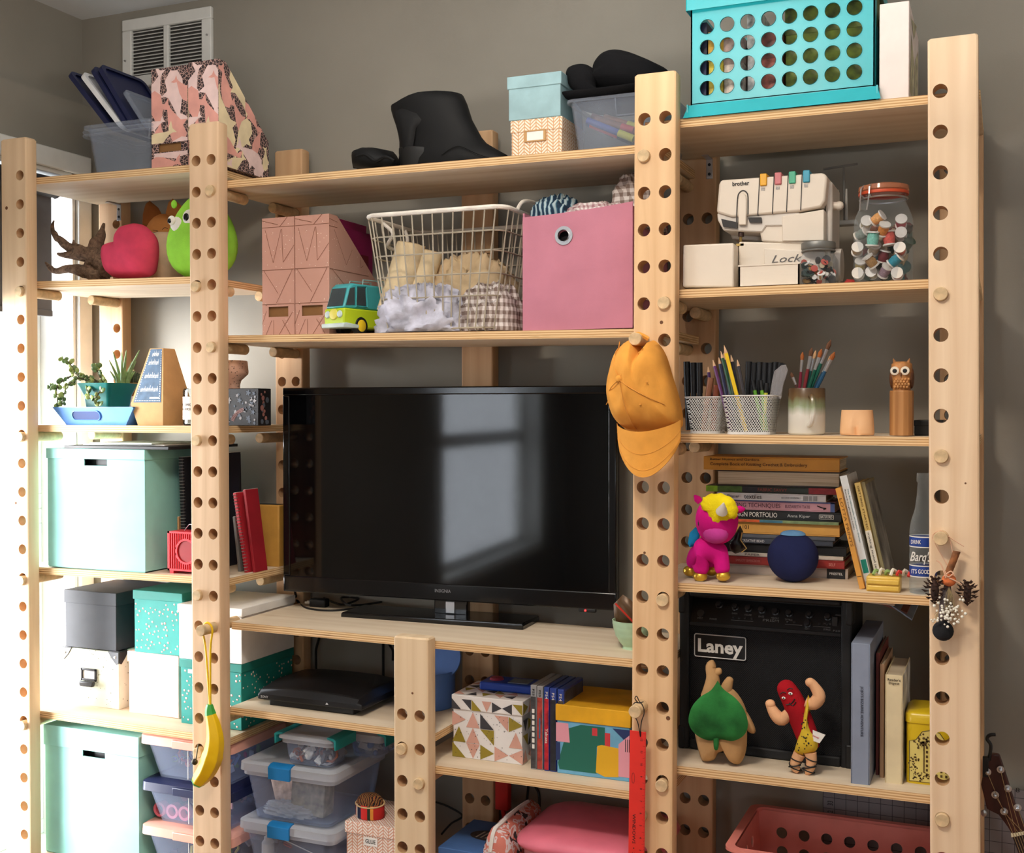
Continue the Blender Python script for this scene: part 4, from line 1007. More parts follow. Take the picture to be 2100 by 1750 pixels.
# ================================================================ MAIN BAY, TOP SHELF
M_boot = mat('black_leather', (9, 9, 10), .6, spec=.25, var=.1, vs=30, bump=.25, bs=90)
Y = .15; z = zs('M1', -1.35); O = Vector((fx(900, Y), Y, z))
t = thing('ankle_boot', 'black leather ankle boot standing on the long top shelf', 'boot', O)
rows = [(345, 818, 1046, .044), (330, 820, 1047, .047), (318, 822, 1040, .046), (306, 822, 1018, .044), (294, 822, 998, .042), (280, 820, 986, .042), (262, 816, 976, .043), (244, 810, 966, .045), (226, 806, 955, .047, 212), (214, 806, 947, .048, 198)]
rs = []
def boot_ring(py, a, c, hd, sk=None, shrink=1.0, dz=0, n=24):
    L, R_ = at(a, py, Y)-O, at(c, sk or py, Y)-O; m_ = (L+R_)/2; ring = []
    for j in range(n):
        q = 2*PI*j/n; f = math.cos(q); e = abs(math.sin(q))**.8*(1 if math.sin(q) > 0 else -1)
        ring.append((m_.x+(R_.x-L.x)/2*f*shrink, hd*e*shrink, max(m_.z+(R_.z-L.z)/2*f+dz, .004)))
    return ring
for r in rows: rs.append(boot_ring(*r))
for k, dz in ((.90, .001), (.84, -.02), (.8, -.06)): rs.append(boot_ring(*rows[-1], shrink=k, dz=dz))
for k in range(8, len(rs)):
    x0_, x1_ = min(p[0] for p in rs[k]), max(p[0] for p in rs[k])
    rs[k] = [(p[0], p[1], p[2]+(.016 if k > 8 else .006)*(min(1, max(0, ((p[0]-x0_)/(x1_-x0_)-.12)/.33))-.5-.35*max(0, (p[0]-x0_)/(x1_-x0_)-.75)*4*.5)) for p in rs[k]]
part('upper', MB().loft(rs, 0, True, (1, 1)), M_boot, t, ang=80)
sole = [boot_ring(347, 818, 1047, .048), boot_ring(334, 818, 1049, .050)]
part('sole', MB().loft([[(p[0], p[1], 0) for p in sole[0]], [(p[0], p[1], .011) for p in sole[1]]], 0, True), mat('black_rubber', (18, 18, 18), .7, var=.05), t)
part('heel', MB().loft([boot_ring(346, 826, 896, .040), boot_ring(318, 824, 905, .049), boot_ring(308, 824, 905, .049)], 0, True), mat('black_heel', (20, 20, 20), .55, var=.05), t, .002)
b = MB(); b.tube(curve_pts([at(905, 318, Y-.05)-O, at(940, 300, Y-.047)-O, at(985, 318, Y-.047)-O, at(1035, 332, Y-.03)-O], 6), .0012, 5); part('welt_seam', b, M_boot, t)
b = MB(); b.puff([((at(px, py, Y-.045)-O).x, (at(px, py, Y-.045)-O).z) for px, py in ((808, 228), (822, 222), (856, 228), (866, 244), (852, 262), (846, 300), (826, 312), (816, 270))], .008, -.042, 3); part('fold_flap', b, M_boot, t, ang=80)
Y = .13; O = Vector((fx(772, Y), Y, z)); t = thing('black_boot_pair', 'collapsed black boot lying left of the standing ankle boot', 'boot', O); t.name = 'fallen_boot'
rows = [(346, 730, 815, .05), (336, 728, 816, .055), (326, 728, 812, .055), (318, 729, 806, .05), (311, 745, 800, .04), (308, 765, 795, .02)]
rs = [[(p[0]+.004*noise.noise(Vector(p)*50), p[1], max(p[2]+.004*noise.noise(Vector(p)*40), 0)) for p in boot_ring(*r)] for r in rows]
part('upper', MB().loft(rs, 0, True, (1, 1)), M_boot, t, ang=80)
b = MB(); b.tube(curve_pts([at(731, 322, Y-.05)-O, at(750, 318, Y-.054)-O, at(770, 330, Y-.056)-O, at(790, 322, Y-.054)-O, at(808, 330, Y-.05)-O], 6), .004, 6); part('collar_fold', b, M_boot, t)
# two small cartons and a bin with a hat
z = zs('M1', -1.0)
M_chev = {}
def chevron(name, c0, c1, pitch=.014, lines=.0078):
    """printed herringbone paper"""
    t = NT(name); b = t.bsdf(None, .75); tc = t.new('TexCoord'); sep = t.new('SeparateXYZ'); t.link(tc.outputs['Object'], sep.inputs[0])
    xy = t.math('ADD', sep.outputs[0], sep.outputs[1])
    tri = t.math('PINGPONG', xy, pitch)
    zz = t.math('ADD', sep.outputs[2], t.math('MULTIPLY', tri, .9))
    st = t.math('FRACT', t.math('DIVIDE', zz, lines)); g = t.math('LESS_THAN', st, .62)
    e = t.math('GREATER_THAN', t.math('ABSOLUTE', t.math('SUBTRACT', tri, pitch/2)), pitch*.43)
    f = t.math('SUBTRACT', g, e); f = t.math('MAXIMUM', f, 0)
    t.link(t.ramp(f, [(.4, c0), (.6, c1)]), b.inputs['Base Color']); return t.m
M_chk = chevron('herringbone_kraft', (206, 158, 112), (238, 224, 208))
Y = .10; xl, xr = fx(1047, Y), fx(1153, Y); zt = fz(243, 1100, Y)
t, h, H = lidbox('herringbone_box', 'small kraft box with white herringbone print under the pale blue box', 'box', xl, xr, z, zt, Y, .15, M_chk, None, .028, .002)
b = MB(); c0 = fz(275, 1095, Y)-z
for q in ((-.026, .026, .010, .013), (-.026, .026, -.013, -.010), (-.026, -.020, -.010, .010), (.020, .026, -.010, .010)): b.box(q[0]-.002, q[1]-.002, -.002, .002, c0+q[2]-.004, c0+q[3]-.004)
lh_ = part('label_frame', b, M_kraft, t, .0005); part('card', MB().box(-.022, .018, -.0005, .0018, c0-.014, c0+.006), M_paper, lh_)
xl, xr = fx(1040, Y-.003), fx(1151, Y-.003)
lidbox('pale_blue_box', 'small pale blue lidded box on the herringbone box', 'box', xl, xr, zt+.0005, fz(152, 1100, Y), Y-.003, .15, mat('pale_blue_card', (146, 178, 184), .7), None, .028, .003)
Y = .085; xl, xr = fx(1158, Y), fx(1365, Y); hw = (xr-xl)/2; zb = zs('M1', -.8)
t = thing('clear_bin', 'clear plastic bin of markers with a black hat resting in it', 'bin', ((xl+xr)/2, Y, zb)); H = fz(205, 1160, Y)-zb
tub(t, hw, .24, H, M_clear, .022, .02, .007, name='bin_body')
b = MB(); b.tube([(.002, -.002, H-.006), (.004, .003, H-.045), (hw*.6, .003, H-.045)], .0016, 5); part('handle_rib', b, M_clear, t)
mk = [((1205, 247), (1300, 285), (44, 60, 140)), ((1212, 256), (1296, 290), (196, 50, 56)), ((1222, 244), (1300, 268), (130, 76, 60)), ((1240, 240), (1310, 262), (160, 100, 70)), ((1204, 252), (1262, 278), (60, 74, 150)), ((1260, 268), (1320, 292), (210, 60, 66)), ((1215, 238), (1270, 258), (120, 44, 40))]
for i, (p, q, c) in enumerate(mk):
    A, B_ = at(*p, Y+.05+.02*i), at(*q, Y+.045+.02*i); O = Vector(A)
    t2 = thing('marker_pen', '%s marker pen lying in the clear bin under the black hat' % ['long blue', 'crimson', 'brown', 'sienna', 'violet blue', 'coral red', 'dark maroon'][i], 'pen', O, group='marker pens in the clear bin')
    part('barrel', MB().cyl((0, 0, 0), (B_-A)*.68, .0075, n=10), mat('pen_%d_%d_%d' % c, c, .5), t2)
    part('cap', MB().cyl((B_-A)*.68, B_-A, .0084, n=10), mat('pen_cap_%d' % (i % 3), [(200, 190, 60), (40, 40, 44), (200, 60, 66)][i % 3], .5), t2)
    if i == 0: b_ = 0
M_felt = fabric('black_felt', (20, 20, 22), bs=300)
Yh = .20; O = Vector((fx(1265, Yh), Yh, fz(196, 1265, Yh)))
t = thing('felt_hat', 'black felt hat lying on the clear bin of markers', 'hat', O)
cr = [(1195, 190), (1215, 165), (1222, 140), (1240, 118), (1266, 109), (1295, 112), (1330, 124), (1368, 143), (1376, 170), (1372, 196)]
ol = [((at(px, py, Yh)-O).x, (at(px, py, Yh)-O).z) for px, py in cr]; ol = [(p.x, p.z) for p in curve_pts([Vector((u, 0, v)) for u, v in ol], 4)]
part('crown', MB().puff(ol, .085, 0, 6, back=.8), M_felt, t, ang=80)
br = [(1160, 150), (1166, 138), (1186, 131), (1206, 134), (1224, 150), (1222, 178), (1240, 196), (1200, 198), (1170, 180)]
ol = [((at(px, py, Yh-.06)-O).x, (at(px, py, Yh-.06)-O).z) for px, py in br]; ol = [(p.x, p.z) for p in curve_pts([Vector((u, 0, v)) for u, v in ol+ol[:1]], 4)[:-1]]
part('brim', MB().puff(ol, .02, -.06, 5), M_felt, t, ang=80)
rs = []
for k, (rx, ry, dz) in enumerate(((.12, .10, -.012), (.135, .115, -.004), (.136, .116, .0), (.13, .11, .002), (.1, .085, -.004))): rs.append([(rx*math.cos(a)-.002, ry*math.sin(a)-.01, dz+.01*math.cos(2*a)-.004) for a in [2*PI*j/32 for j in range(32)]])
part('underbrim', MB().loft(rs), M_felt, t, ang=80)
t = tag(part('brown_notebook', MB().box(-.004, .004, 0, .12, 0, .15), mat('brown_leather', (112, 70, 44), .6), None, .001), 'brown notebook edge standing between the pale blue box and hat', 'notebook'); t.location = (fx(1166, .14), .14, zs('M1', -.9)); t.rotation_euler = (0, -.06, 0)
t.location.x = fx(1160, .2)+.003; t.location.y = .2

# ================================================================ MAIN BAY, SECOND SHELF
z = zs('M2', -1.65); Y = .095
def rose_mat():
    t = NT('rose_print'); b = t.bsdf(None, .7); v = t.coord(); vo = t.new('TexVoronoi'); vo.inputs['Scale'].default_value = 95; t.link(v, vo.inputs['Vector'])
    t.link(t.ramp(vo.outputs['Distance'], [(.07, (242, 226, 214)), (.11, (204, 156, 140))]), b.inputs['Base Color']); return t.m
M_rose = rose_mat(); M_gold = mat('copper_line_print', (132, 84, 62), .5, var=.1)
H = fz(447, 560, Y)-z; LINES = [((.0, .92), (1, .92)), ((.1, .9), (.35, .62)), ((.35, .62), (.6, .9)), ((.62, .9), (.66, .62)), ((.66, .62), (1, .76)), ((0, .56), (1, .56)), ((.05, .56), (.5, .36)), ((.95, .56), (.45, .28)), ((0, .27), (1, .27)), ((.1, 0), (.4, .2)), ((.4, .2), (.1, .27)), ((.5, 0), (.95, .2)), ((.9, 0), (.5, .2)), ((.36, 0), (.36, .27)), ((0, .1), (.2, .27)), ((.0, .98), (.5, .94)), ((.8, 1), (.55, .92))]
def lines_on(t, L, W_, H_, x0, y, plane, ok=lambda u, v: True, wd=.0011):
    pol = []
    for (a, c), (d, e) in L:
        n = 6
        for i in range(n):
            u0, v0, u1, v1 = a+(d-a)*i/n, c+(e-c)*i/n, a+(d-a)*(i+1)/n, c+(e-c)*(i+1)/n
            if not (ok(u0, v0) and ok(u1, v1)): continue
            p0, p1 = Vector((x0+u0*W_, v0*H_)), Vector((x0+u1*W_, v1*H_)); d_ = p1-p0
            if d_.length < 1e-6: continue
            nn = Vector((-d_.y, d_.x)).normalized()*wd/2; pol.append([tuple(p0+nn), tuple(p0-nn), tuple(p1-nn), tuple(p1+nn)])
    decal(t, pol, y, M_gold, 'printed_lines', plane)
slot = (fz(650, 570, Y)-z, fz(629, 570, Y)-z)
for i, (pl, pr) in enumerate(((539, 604.5), (606.5, 676))):
    xl, xr = fx(pl, Y), fx(pr, Y)
    t, h = magbox('rose_magazine_file', ('left', 'right')[i]+' of two rose pink magazine files with copper lines', xl, xr, z, H, Y, .235, M_rose, slot, 'rose magazine files', .50, .16); t.name = 'magazine_file'
    ok = lambda u, v: not (slot[0]/H-.01 < v < slot[1]/H+.01 and .15 < u < .85)
    lines_on(t, LINES, 2*h, H, -h, -.0004, 'front', ok)
    lines_on(t, [((a*.96, c*.98), (d*.96, e*.98)) for (a, c), (d, e) in LINES], .235, H, 0, h+.0004, 'right', lambda u, v: v < (1 if u < .14 else 1-.5*(u-.16)/.84)-.02)
    for k, c in enumerate([(90, 60, 56), (176, 140, 116), (214, 220, 224), (150, 120, 100)] if i == 0 else [(70, 14, 24), (60, 30, 40), (150, 24, 44), (96, 20, 30)]):
        o = tag(part('booklet', MB().box(-.0065, .0065, 0, .19, 0, H*.72), mat('booklet_%d_%d_%d' % c, c, .6), None), '%s booklet in the slot of the %s rose magazine file' % (('brown', 'tan', 'pale silver', 'umber', 'wine', 'dark plum', 'crimson', 'maroon')[k+4*i], ('left', 'right')[i]), 'booklet', 'booklets in the rose magazine files'); o.location = (xl+.014+k*(xr-xl-.028)/3, Y+.012, z+.003)
for k, (c, dz, dx) in enumerate((((128, 20, 76), .92, -.012), ((224, 222, 224), 1.02, -.045), ((150, 24, 90), 1.0, -.03))):
    o = tag(part('magazine', MB().box(-.003, .003, .0, .16, 0, H*dz), mat('magazine_%d' % k, c, .5), None), ['plum magazine behind the slope of the right rose file', 'pale magazine highest at the back of the right rose file', 'magenta magazine at the back of the right rose file'][k], 'magazine', 'magazines in the right rose file'); o.location = (xr+dx, Y+.065, z+.003)
# toy camper van: teal over lime (plain stand-in, no lettering)
Y = .065; z = zs('M2', -1.55); x0, x1 = fx(636, Y), fx(792, Y+.02)
O = Vector((x0, Y, z)); W = x1-x0; wz = (fz(570, 700, Y)-z)
x0 = fx(704, Y); W = .155; t = thing('toy_van', 'teal and lime toy camper van in front of the rose magazine files', 'toy van', (x0, Y, z), 1.33)
M_vt = mat('van_teal', (72, 172, 178), .35, var=.02); M_vl = mat('van_lime', (190, 214, 40), .35, var=.02); M_vg = mat('van_glass', (64, 74, 78), .15, var=.1)
r0 = wz*.13; dp = .068
low = [(.03*W, r0), (.02*W, wz*.30), (.035*W, wz*.47), (W, wz*.47), (W, r0)]
b = MB(); b.prism(low, 0, dp, 'xz'); part('lower_body', b, M_vl, t, .004, 3)
up = [(.035*W, wz*.47), (.16*W, wz*.86), (.24*W, wz*.93), (W, wz*.93), (W, wz*.47)]
b = MB(); b.prism(up, .003, dp-.003, 'xz'); part('cabin', b, M_vt, t, .005, 3)
def win(pts, y): return decal(t, [pts], y, M_vg, 'window_glass')
win([(.31*W, wz*.54), (.33*W, wz*.86), (.50*W, wz*.87), (.52*W, wz*.54)], .0018)
b = MB(); b.poly([(.050*W, .008, wz*.50), (.050*W, dp-.008, wz*.50), (.152*W, dp-.01, wz*.83), (.152*W, .01, wz*.83)])
c = b.v; b.v = [(p[0]-.0015, p[1], p[2]+.0015) for p in c]; part('windscreen', b, M_vg, t, smooth=False)
win([(.075*W, wz*.52), (.165*W, wz*.83), (.27*W, wz*.86), (.27*W, wz*.54)], .0018)
part('window_frame', MB().tube([(.29*W, .001, wz*.51), (.30*W, .001, wz*.88), (.52*W, .001, wz*.89), (.545*W, .001, wz*.51)], .0018, 6, True), M_vt, t)
b = MB(); b.prism([(-.01*W, r0*.9), (-.01*W, r0*1.5), (.06*W, r0*1.6), (.33*W, r0*1.4), (.33*W, r0*.9)], -.004, dp+.004, 'xz'); part('bumper', b, mat('van_pale', (196, 214, 214), .35), t, .002)
for cx in (.40, .92):
    for yy in (-.002, dp-.016):
        wl = part('wheel', MB().lathe([(.001, 0), (r0*1.15, 0), (r0*1.3, .004), (r0*1.3, .014), (r0*1.15, .018), (.001, .018)], 20, M=Matrix.Translation((cx*W, yy+.018, r0*1.3)) @ Matrix.Rotation(PI/2, 4, 'X')), M_dark, t)
        if yy < 0:
            part('hub_cap', MB().lathe([(r0*.85, 0), (r0*.7, .002), (.001, .003)], 18, M=Matrix.Translation((cx*W, -.002, r0*1.3)) @ Matrix.Rotation(PI/2, 4, 'X')), mat('van_yellow', (232, 196, 40), .4), wl)
b = MB()
for cx in (.08, .25): part('headlight', MB().lathe([(.009, 0), (.007, .003), (.001, .004)], 16, M=Matrix.Translation((.018*W, dp*(.2 if cx < .1 else .8), wz*.36)) @ Matrix.Rotation(-PI/2, 4, 'Y')), mat('van_pale', (196, 214, 214), .35), t)
part('emblem_disc', MB().lathe([(.014, 0), (.012, .003), (.001, .004)], 18, M=Matrix.Translation((.02*W, dp*.5, wz*.36)) @ Matrix.Rotation(-PI/2, 4, 'Y')), mat('van_disc', (224, 214, 90), .4), t)
part('driver', MB().ball((.42*W, .012, wz*.72), (.008, .006, .010)).ball((.42*W, .013, wz*.60), (.010, .007, .012)), mat('doll_brown', (150, 96, 60), .6), t)
b = MB(); b.tube([(.50*W, .01, wz*.93), (.52*W, .012, wz*1.02), (W, .012, wz*1.03), (W, .01, wz*.93)], .0014, 6); part('roof_rack', b, mat('van_rack', (150, 186, 184), .4), t); b = MB(); b.tube([(.50*W, dp-.01, wz*.93), (.52*W, dp-.012, wz*1.02), (W, dp-.012, wz*1.03), (W, dp-.01, wz*.93)], .0014, 6); part('roof_rack', b, mat('van_rack', (150, 186, 184), .4), t)
# wire basket
Y = .055; z = zs('M2', -1.2); xt0, xt1 = fx(745, Y, 440), fx(1035, Y, 425); zt = fz(433, 890, Y)
xb0, xb1 = fx(783, Y+.01, 680), fx(1003, Y+.01, 680); O = Vector(((xt0+xt1)/2, Y, z)); H = zt-z; d = .29
t = thing('wire_basket', 'wire basket with a white wrapped rim holding folded fabric', 'basket', O)
hx0, hx1, bx0, bx1 = xt0-O.x, xt1-O.x, xb0-O.x, xb1-O.x; M_wire = mat('wire_bronze', (176, 166, 148), .45, .3)
def bq(f, k=0): return (bx0+(hx0-bx0)*f-k, bx1+(hx1-bx1)*f+k, .014*(1-f)-k, d-.014*(1-f)+k)
b = MB()
for f in (0.02, .28, .46, .64, .80):
    x0, x1, y0, y1 = bq(f**.9); b.tube([(x, y, H*f+.004) for x, y in rrect(x0, x1, y0, y1, .035, 4)], .0019, 5, True)
part('horizontal_wire', b, M_wire, t)
b = MB(); n = 12
for i in range(n+1):
    g = i/n
    for yy in (0, 1):
        pts = []
        for f in (1, .6, .2, .04):
            x0, x1, y0, y1 = bq(f); pts.append((x0+(x1-x0)*(.06+.88*g), (y0, y1)[yy], H*f))
        x0, x1, y0, y1 = bq(0); pts.append((x0+(x1-x0)*(.06+.88*g), y0+.012 if yy == 0 else y1-.012, .003)); b.tube(pts, .0019, 5)
    x0, x1, y0, y1 = bq(0); b.tube([(x0+(x1-x0)*(.06+.88*g), y0+.012, .003), (x0+(x1-x0)*(.06+.88*g), y1-.012, .003)], .0015, 5)
for i in range(9):
    g = i/8
    for s_ in (0, 1):
        pts = []
        for f in (1, .6, .2, .02):
            x0, x1, y0, y1 = bq(f); pts.append(((x0, x1)[s_], y0+(y1-y0)*(.08+.84*g), H*f))
        b.tube(pts, .0018, 5)
part('upright_wire', b, M_wire, t)
M_cord = mat('white_cord', (240, 232, 222), .8, bump=.8, bs=500, var=.08)
x0, x1, y0, y1 = bq(1); part('wrapped_rim', MB().tube([(x, y, H) for x, y in rrect(x0, x1, y0, y1, .035, 6)], .0055, 8, True), M_cord, t)
for s_, hx in ((-1, x0), (1, x1)):
    pts = curve_pts([(hx, .09, H-.002), (hx+s_*-.012+.02, .085, H-.03), (hx+.035*-s_*-.3+.02, .10, H-.058), (hx+.02, .16, H-.062), (hx+.01, .20, H-.03), (hx, .205, H-.002)] if s_ < 0 else [(hx, .07, H), (hx+.012, .075, H+.02), (hx+.02, .12, H+.026), (hx+.018, .19, H+.02), (hx, .2, H)], 6)
    part('handle', MB().tube(pts, .0045, 8), M_cord, t)
def heap(name, label, cat, O, rx, ry, h, mm, seed, amp=.35, fr=9, n=64, k=28, group=None):
    """crumpled cloth lying in a heap: strongly creased rounded mass"""
    sv = Vector((seed*3.1, seed*1.7, seed*.9)); rs = []
    for i in range(k+1):
        a = PI/2*i/k*1.0; q = math.cos(a); zz = math.sin(a); ring = []
        for j in range(n):
            w_ = 2*PI*j/n; p = Vector((math.cos(w_)*q, math.sin(w_)*q, zz)); e = max(abs(p.x), abs(p.y), .001)
            f = (abs(p.x)**3+abs(p.y)**3+abs(p.z)**3)**(-1/3)
            nz = 1-abs(noise.noise(p*fr*.35+sv))*1.6; n2 = 1-abs(noise.noise(p*fr*.9+sv*2))*1.8
            n3 = 1-abs(noise.noise(p*fr*2.1+sv*3))*2; s_ = f*(1+amp*(.50*nz+.34*n2+.13*n3-.58)); ring.append((rx*p.x*s_, ry*p.y*s_, max(h*p.z*s_, 0)))
        rs.append(ring)
    o = part(name, MB().loft(rs, 0, True, (1, 1)), mm, None, ang=80); o.location = O; return tag(o, label, cat, group)
def gingham(name, c0, c1, s_=.009):
    t = NT(name); b = t.bsdf(None, .9, spec=.1); tc = t.new('TexCoord'); sep = t.new('SeparateXYZ'); t.link(tc.outputs['Object'], sep.inputs[0])
    u = t.math('LESS_THAN', t.math('FRACT', t.math('DIVIDE', t.math('ADD', sep.outputs[0], sep.outputs[1]), s_*2)), .5); v = t.math('LESS_THAN', t.math('FRACT', t.math('DIVIDE', sep.outputs[2], s_*2)), .5)
    t.link(t.ramp(t.math('MULTIPLY', t.math('ADD', u, v), .5), [(.2, c1), (.5, sc(c1, .5) and tuple((a+c)/2 for a, c in zip(c0, c1))), (.9, c0)]), b.inputs['Base Color']); return t.m
M_ging = gingham('brown_gingham', (130, 112, 104), (226, 218, 214)); M_lin = fabric('cream_linen', (226, 206, 168), bs=500); M_gry = fabric('pale_grey_cloth', (186, 186, 200), vs=25, var=.16); M_lin2 = fabric('ecru_cloth', (206, 182, 146))
zf = z+.004
heap('crumpled_cloth', 'pale grey checked cloth crumpled at the front of the wire basket', 'cloth', (fx(870, .12), .125, zf), .105, .075, .105, M_gry, 3, .5, 8)
heap('gingham_cloth', 'brown gingham cloth folded at the right of the wire basket', 'cloth', (fx(1010, .16), .17, zf), .07, .09, .11, M_ging, 5, .3, 5)
heap('ecru_fabric', 'ecru fabric in clear wrap at the back of the basket', 'cloth', (fx(968, .23), .235, zf), .11, .08, .185, M_lin2, 8, .3, 6)
P0, P1 = at(812, 640, .12), at(855, 512, .16)
for i, (a, c, r) in enumerate((((800, 640, .12), (842, 500, .16), .036), ((838, 640, .15), (880, 515, .19), .034))):
    A, B_ = at(*a), at(*c); A.z = max(A.z, zf+.02); dv = B_-A; t2 = thing('fabric_roll', ('left', 'right')[i]+' roll of cream linen leaning in the wire basket', 'fabric roll', A, group='cream linen rolls')
    b = MB(); up = Vector((0, 1, 0)); sd = dv.normalized().cross(up).normalized(); sp = []
    rings = []
    for f in (0, .3, .6, 1): rings.append([tuple(dv*f+sd*math.cos(2*PI*j/18)*r*(1+.08*math.sin(3*2*PI*j/18))+up*math.sin(2*PI*j/18)*r*.8) for j in range(18)])
    b.loft(rings); part('cloth', b, M_lin, t2, ang=60)
    b = MB(); b.tube([tuple(dv*1.004+sd*math.cos(q)*r*(q/14)+up*math.sin(q)*r*.8*(q/14)) for q in [k*.5 for k in range(1, 28)]], .0016, 5); part('rolled_end', b, M_lin2, t2)
# pink fabric bin
Y = .05; xl, xr = fx(1072, Y), fx(1297, Y); z = zs('M2', -.85); zt = fz(430, 1180, Y); H = zt-z; h = (xr-xl)/2; d = .28; z = zmax('M2', xl, xr); H = zt-z
t = thing('fabric_bin', 'dusty pink fabric cube bin with a metal grommet', 'bin', ((xl+xr)/2, Y, z))
M_pinkb = fabric('dusty_pink_fabric', (194, 128, 146), bs=900, bump=.2, var=.03)
b = MB(); g = .004
def fsag(u, v, d_): return (u, d_-.006*(1-(u/h)**2)*math.sin(PI*v/H), v+.006*(u/h)*(v/H)**2*1.5-.003*(1-(u/h)**2)*(v/H)**3)
cxg, czg = fx(1158, Y, 484)-(xl+xr)/2, fz(484, 1158, Y)-z
us = [-h, -h*.7, cxg-.022, cxg+.022, h*.35, h*.7, h]; us = sorted(set(us)); vs_ = [0, H*.25, H*.5, czg-.022, czg+.022, H*.88, H]
b.plate(us, vs_, lambda i, j: (cxg, czg, .0135) if abs((us[i]+us[i+1])/2-cxg) < .001 and abs((vs_[j]+vs_[j+1])/2-czg) < .001 else None, fsag, g, 16)
b.box(-h, -h+g, .002, d, 0, H); b.box(h-g, h, .002, d, 0, H); b.box(-h, h, d-g, d, 0, H); b.box(-h, h, .002, d, 0, g)
part('cloth_body', b, M_pinkb, t, ang=50)
part('grommet', MB().lathe([(.0125, .004), (.0125, -.002), (.015, -.0035), (.019, -.002), (.0205, .0005), (.0125, .0005)], 24, cap=(0, 0), M=Matrix.Translation((cxg, -.0062, czg)) @ Matrix.Rotation(PI/2, 4, 'X')), M_steel, t)
part('inner_shadow_board', MB().box(-h+.006, h-.006, .012, .015, .005, H*.93), mat('bin_shade_dark', (26, 22, 26), .9), t)  # dark board put behind the grommet hole as the shade inside the bin
def stripes(name, c0, c1, c2):
    t = NT(name); b = t.bsdf(None, .85); w_ = t.new('TexWave', wave_type='BANDS'); w_.inputs['Scale'].default_value = 26; w_.inputs['Distortion'].default_value = 5; w_.inputs['Detail'].default_value = 2; t.link(t.coord(), w_.inputs['Vector'])
    t.link(t.ramp(w_.outputs['Fac'], [(.3, c0), (.55, c1), (.85, c2)]), b.inputs['Base Color']); return t.m
zc = z+H-.035
heap('indigo_cloth', 'indigo patterned cloth bulging from the top of the pink bin', 'cloth', (fx(1145, .17), .17, zc), .055, .07, .085, stripes('indigo_print', (28, 52, 76), (66, 118, 140), (180, 200, 206)), 12, .35, 6)
heap('pink_gingham_cloth', 'pink and white gingham cloth in the top of the pink bin', 'cloth', (fx(1230, .17), .17, zc), .09, .08, .062, gingham('rose_gingham', (168, 128, 132), (230, 222, 220), .006), 14, .35, 6)
heap('brown_gingham_cloth', 'brown gingham cloth at the right of the pink bin beside the post', 'cloth', (fx(1310, .20), .20, zc), .055, .07, .125, M_ging, 17, .3, 6)

# ================================================================ TELEVISION SHELF
M_tvb = mat('piano_black', (12, 12, 14), .12, var=0, spec=.5); M_scr = mat('screen_black', (5, 6, 8), .055, var=0, spec=.55); M_mat = mat('matt_black', (18, 18, 20), .5, var=.05)
YL, YR = .250, .302
pl, pr = at(580, 1000, YL), at(1264, 1000, YR); z1 = at(900, 793, .27).z; z0 = at(583, 1213, YL).z
rz = math.atan2(YR-YL, pr.x-pl.x); TW = math.hypot(YR-YL, pr.x-pl.x); zb = zs('M3', -1.2)
t = thing('television', 'large black flat screen television on its stand', 'television', ((pl.x+pr.x)/2, (YL+YR)/2, zb), rz)
h = TW/2; a, c = z0-zb, z1-zb; bz = .020; bb = .042
part('back_case', MB().box(-h+.004, h-.004, .012, .05, a+.004, c-.004), M_mat, t, .006)
b = MB()
for q in ((-h, h, c-bz, c), (-h, h, a, a+bb), (-h, -h+bz, a+bb, c-bz), (h-bz, h, a+bb, c-bz)): b.box(q[0], q[1], 0, .014, q[2], q[3])
part('bezel', b, M_tvb, t, .003, 3)
part('screen', MB().box(-h+bz-.001, h-bz+.001, .003, .010, a+bb-.001, c-bz+.001), M_scr, t)
text('INSIGNIA', t, (fx(905, .27)-(pl.x+pr.x)/2, -.0004, a+.024), .043, .008, mat('logo_grey', (120, 120, 124), .4, var=0))
px_ = fx(1205, .30)-(pl.x+pr.x)/2
part('sensor_tab', MB().box(px_-.022, px_+.022, .0, .01, a-.008, a+.002), M_mat, t, .003)
part('power_light', MB().ball((px_-.004, -.001, a-.003), .0025, 10, 6), mat('red_led', (255, 40, 40), .3, var=0, emit=6), t)
sc0 = (pl.x+pr.x)/2; cx = fx(915, .27)-sc0
part('neck', MB().box(cx-.045, cx+.045, .018, .04, .012, a+.05), M_tvb, t, .003)
part('neck_plate', MB().box(cx-.012, cx+.012, .015, .0185, .016, a-.004), M_steel, t, .001)
A = [atz(713, 1262, zb), atz(1062, 1298, zb), atz(1114, 1280, zb), atz(790, 1236, zb)]
Mi = Matrix.Translation(((pl.x+pr.x)/2, (YL+YR)/2, zb)) @ Matrix.Rotation(rz, 4, 'Z'); Mi.invert()
q = [Mi @ p for p in A]; q = [Vector((q[0].x, q[0].y, 0)), Vector((q[1].x, q[1].y, 0)), Vector((q[2].x, min(q[2].y, .11), 0)), Vector((q[3].x, .11, 0))]
q[0].y = q[1].y = (q[0].y+q[1].y)/2; q[2].x, q[3].x = q[1].x, q[0].x; q[2].y = q[3].y = .075
part('stand_base', MB().loft([[(p.x, p.y, 0) for p in q], [(p.x, p.y, .010) for p in q], [(p.x*.985, p.y*.985, .014) for p in q]]), M_tvb, t, .002)
def cord(name, label, pts, r, mm, cat='cable', n=8): return tag(part(name, MB().tube(curve_pts(pts, n), r, 6), mm, None), label, cat)
M_cable = mat('black_cable', (16, 16, 17), .5, var=0)
zz = zb+.004
cord('power_cable', 'black cable looping down from the left end of the television', [at(603, 1208, .30)+Vector((0, 0, .01)), atz(610, 1232, zz), atz(630, 1248, zz), atz(680, 1253, zz), atz(740, 1247, zz)], .0032, M_cable)
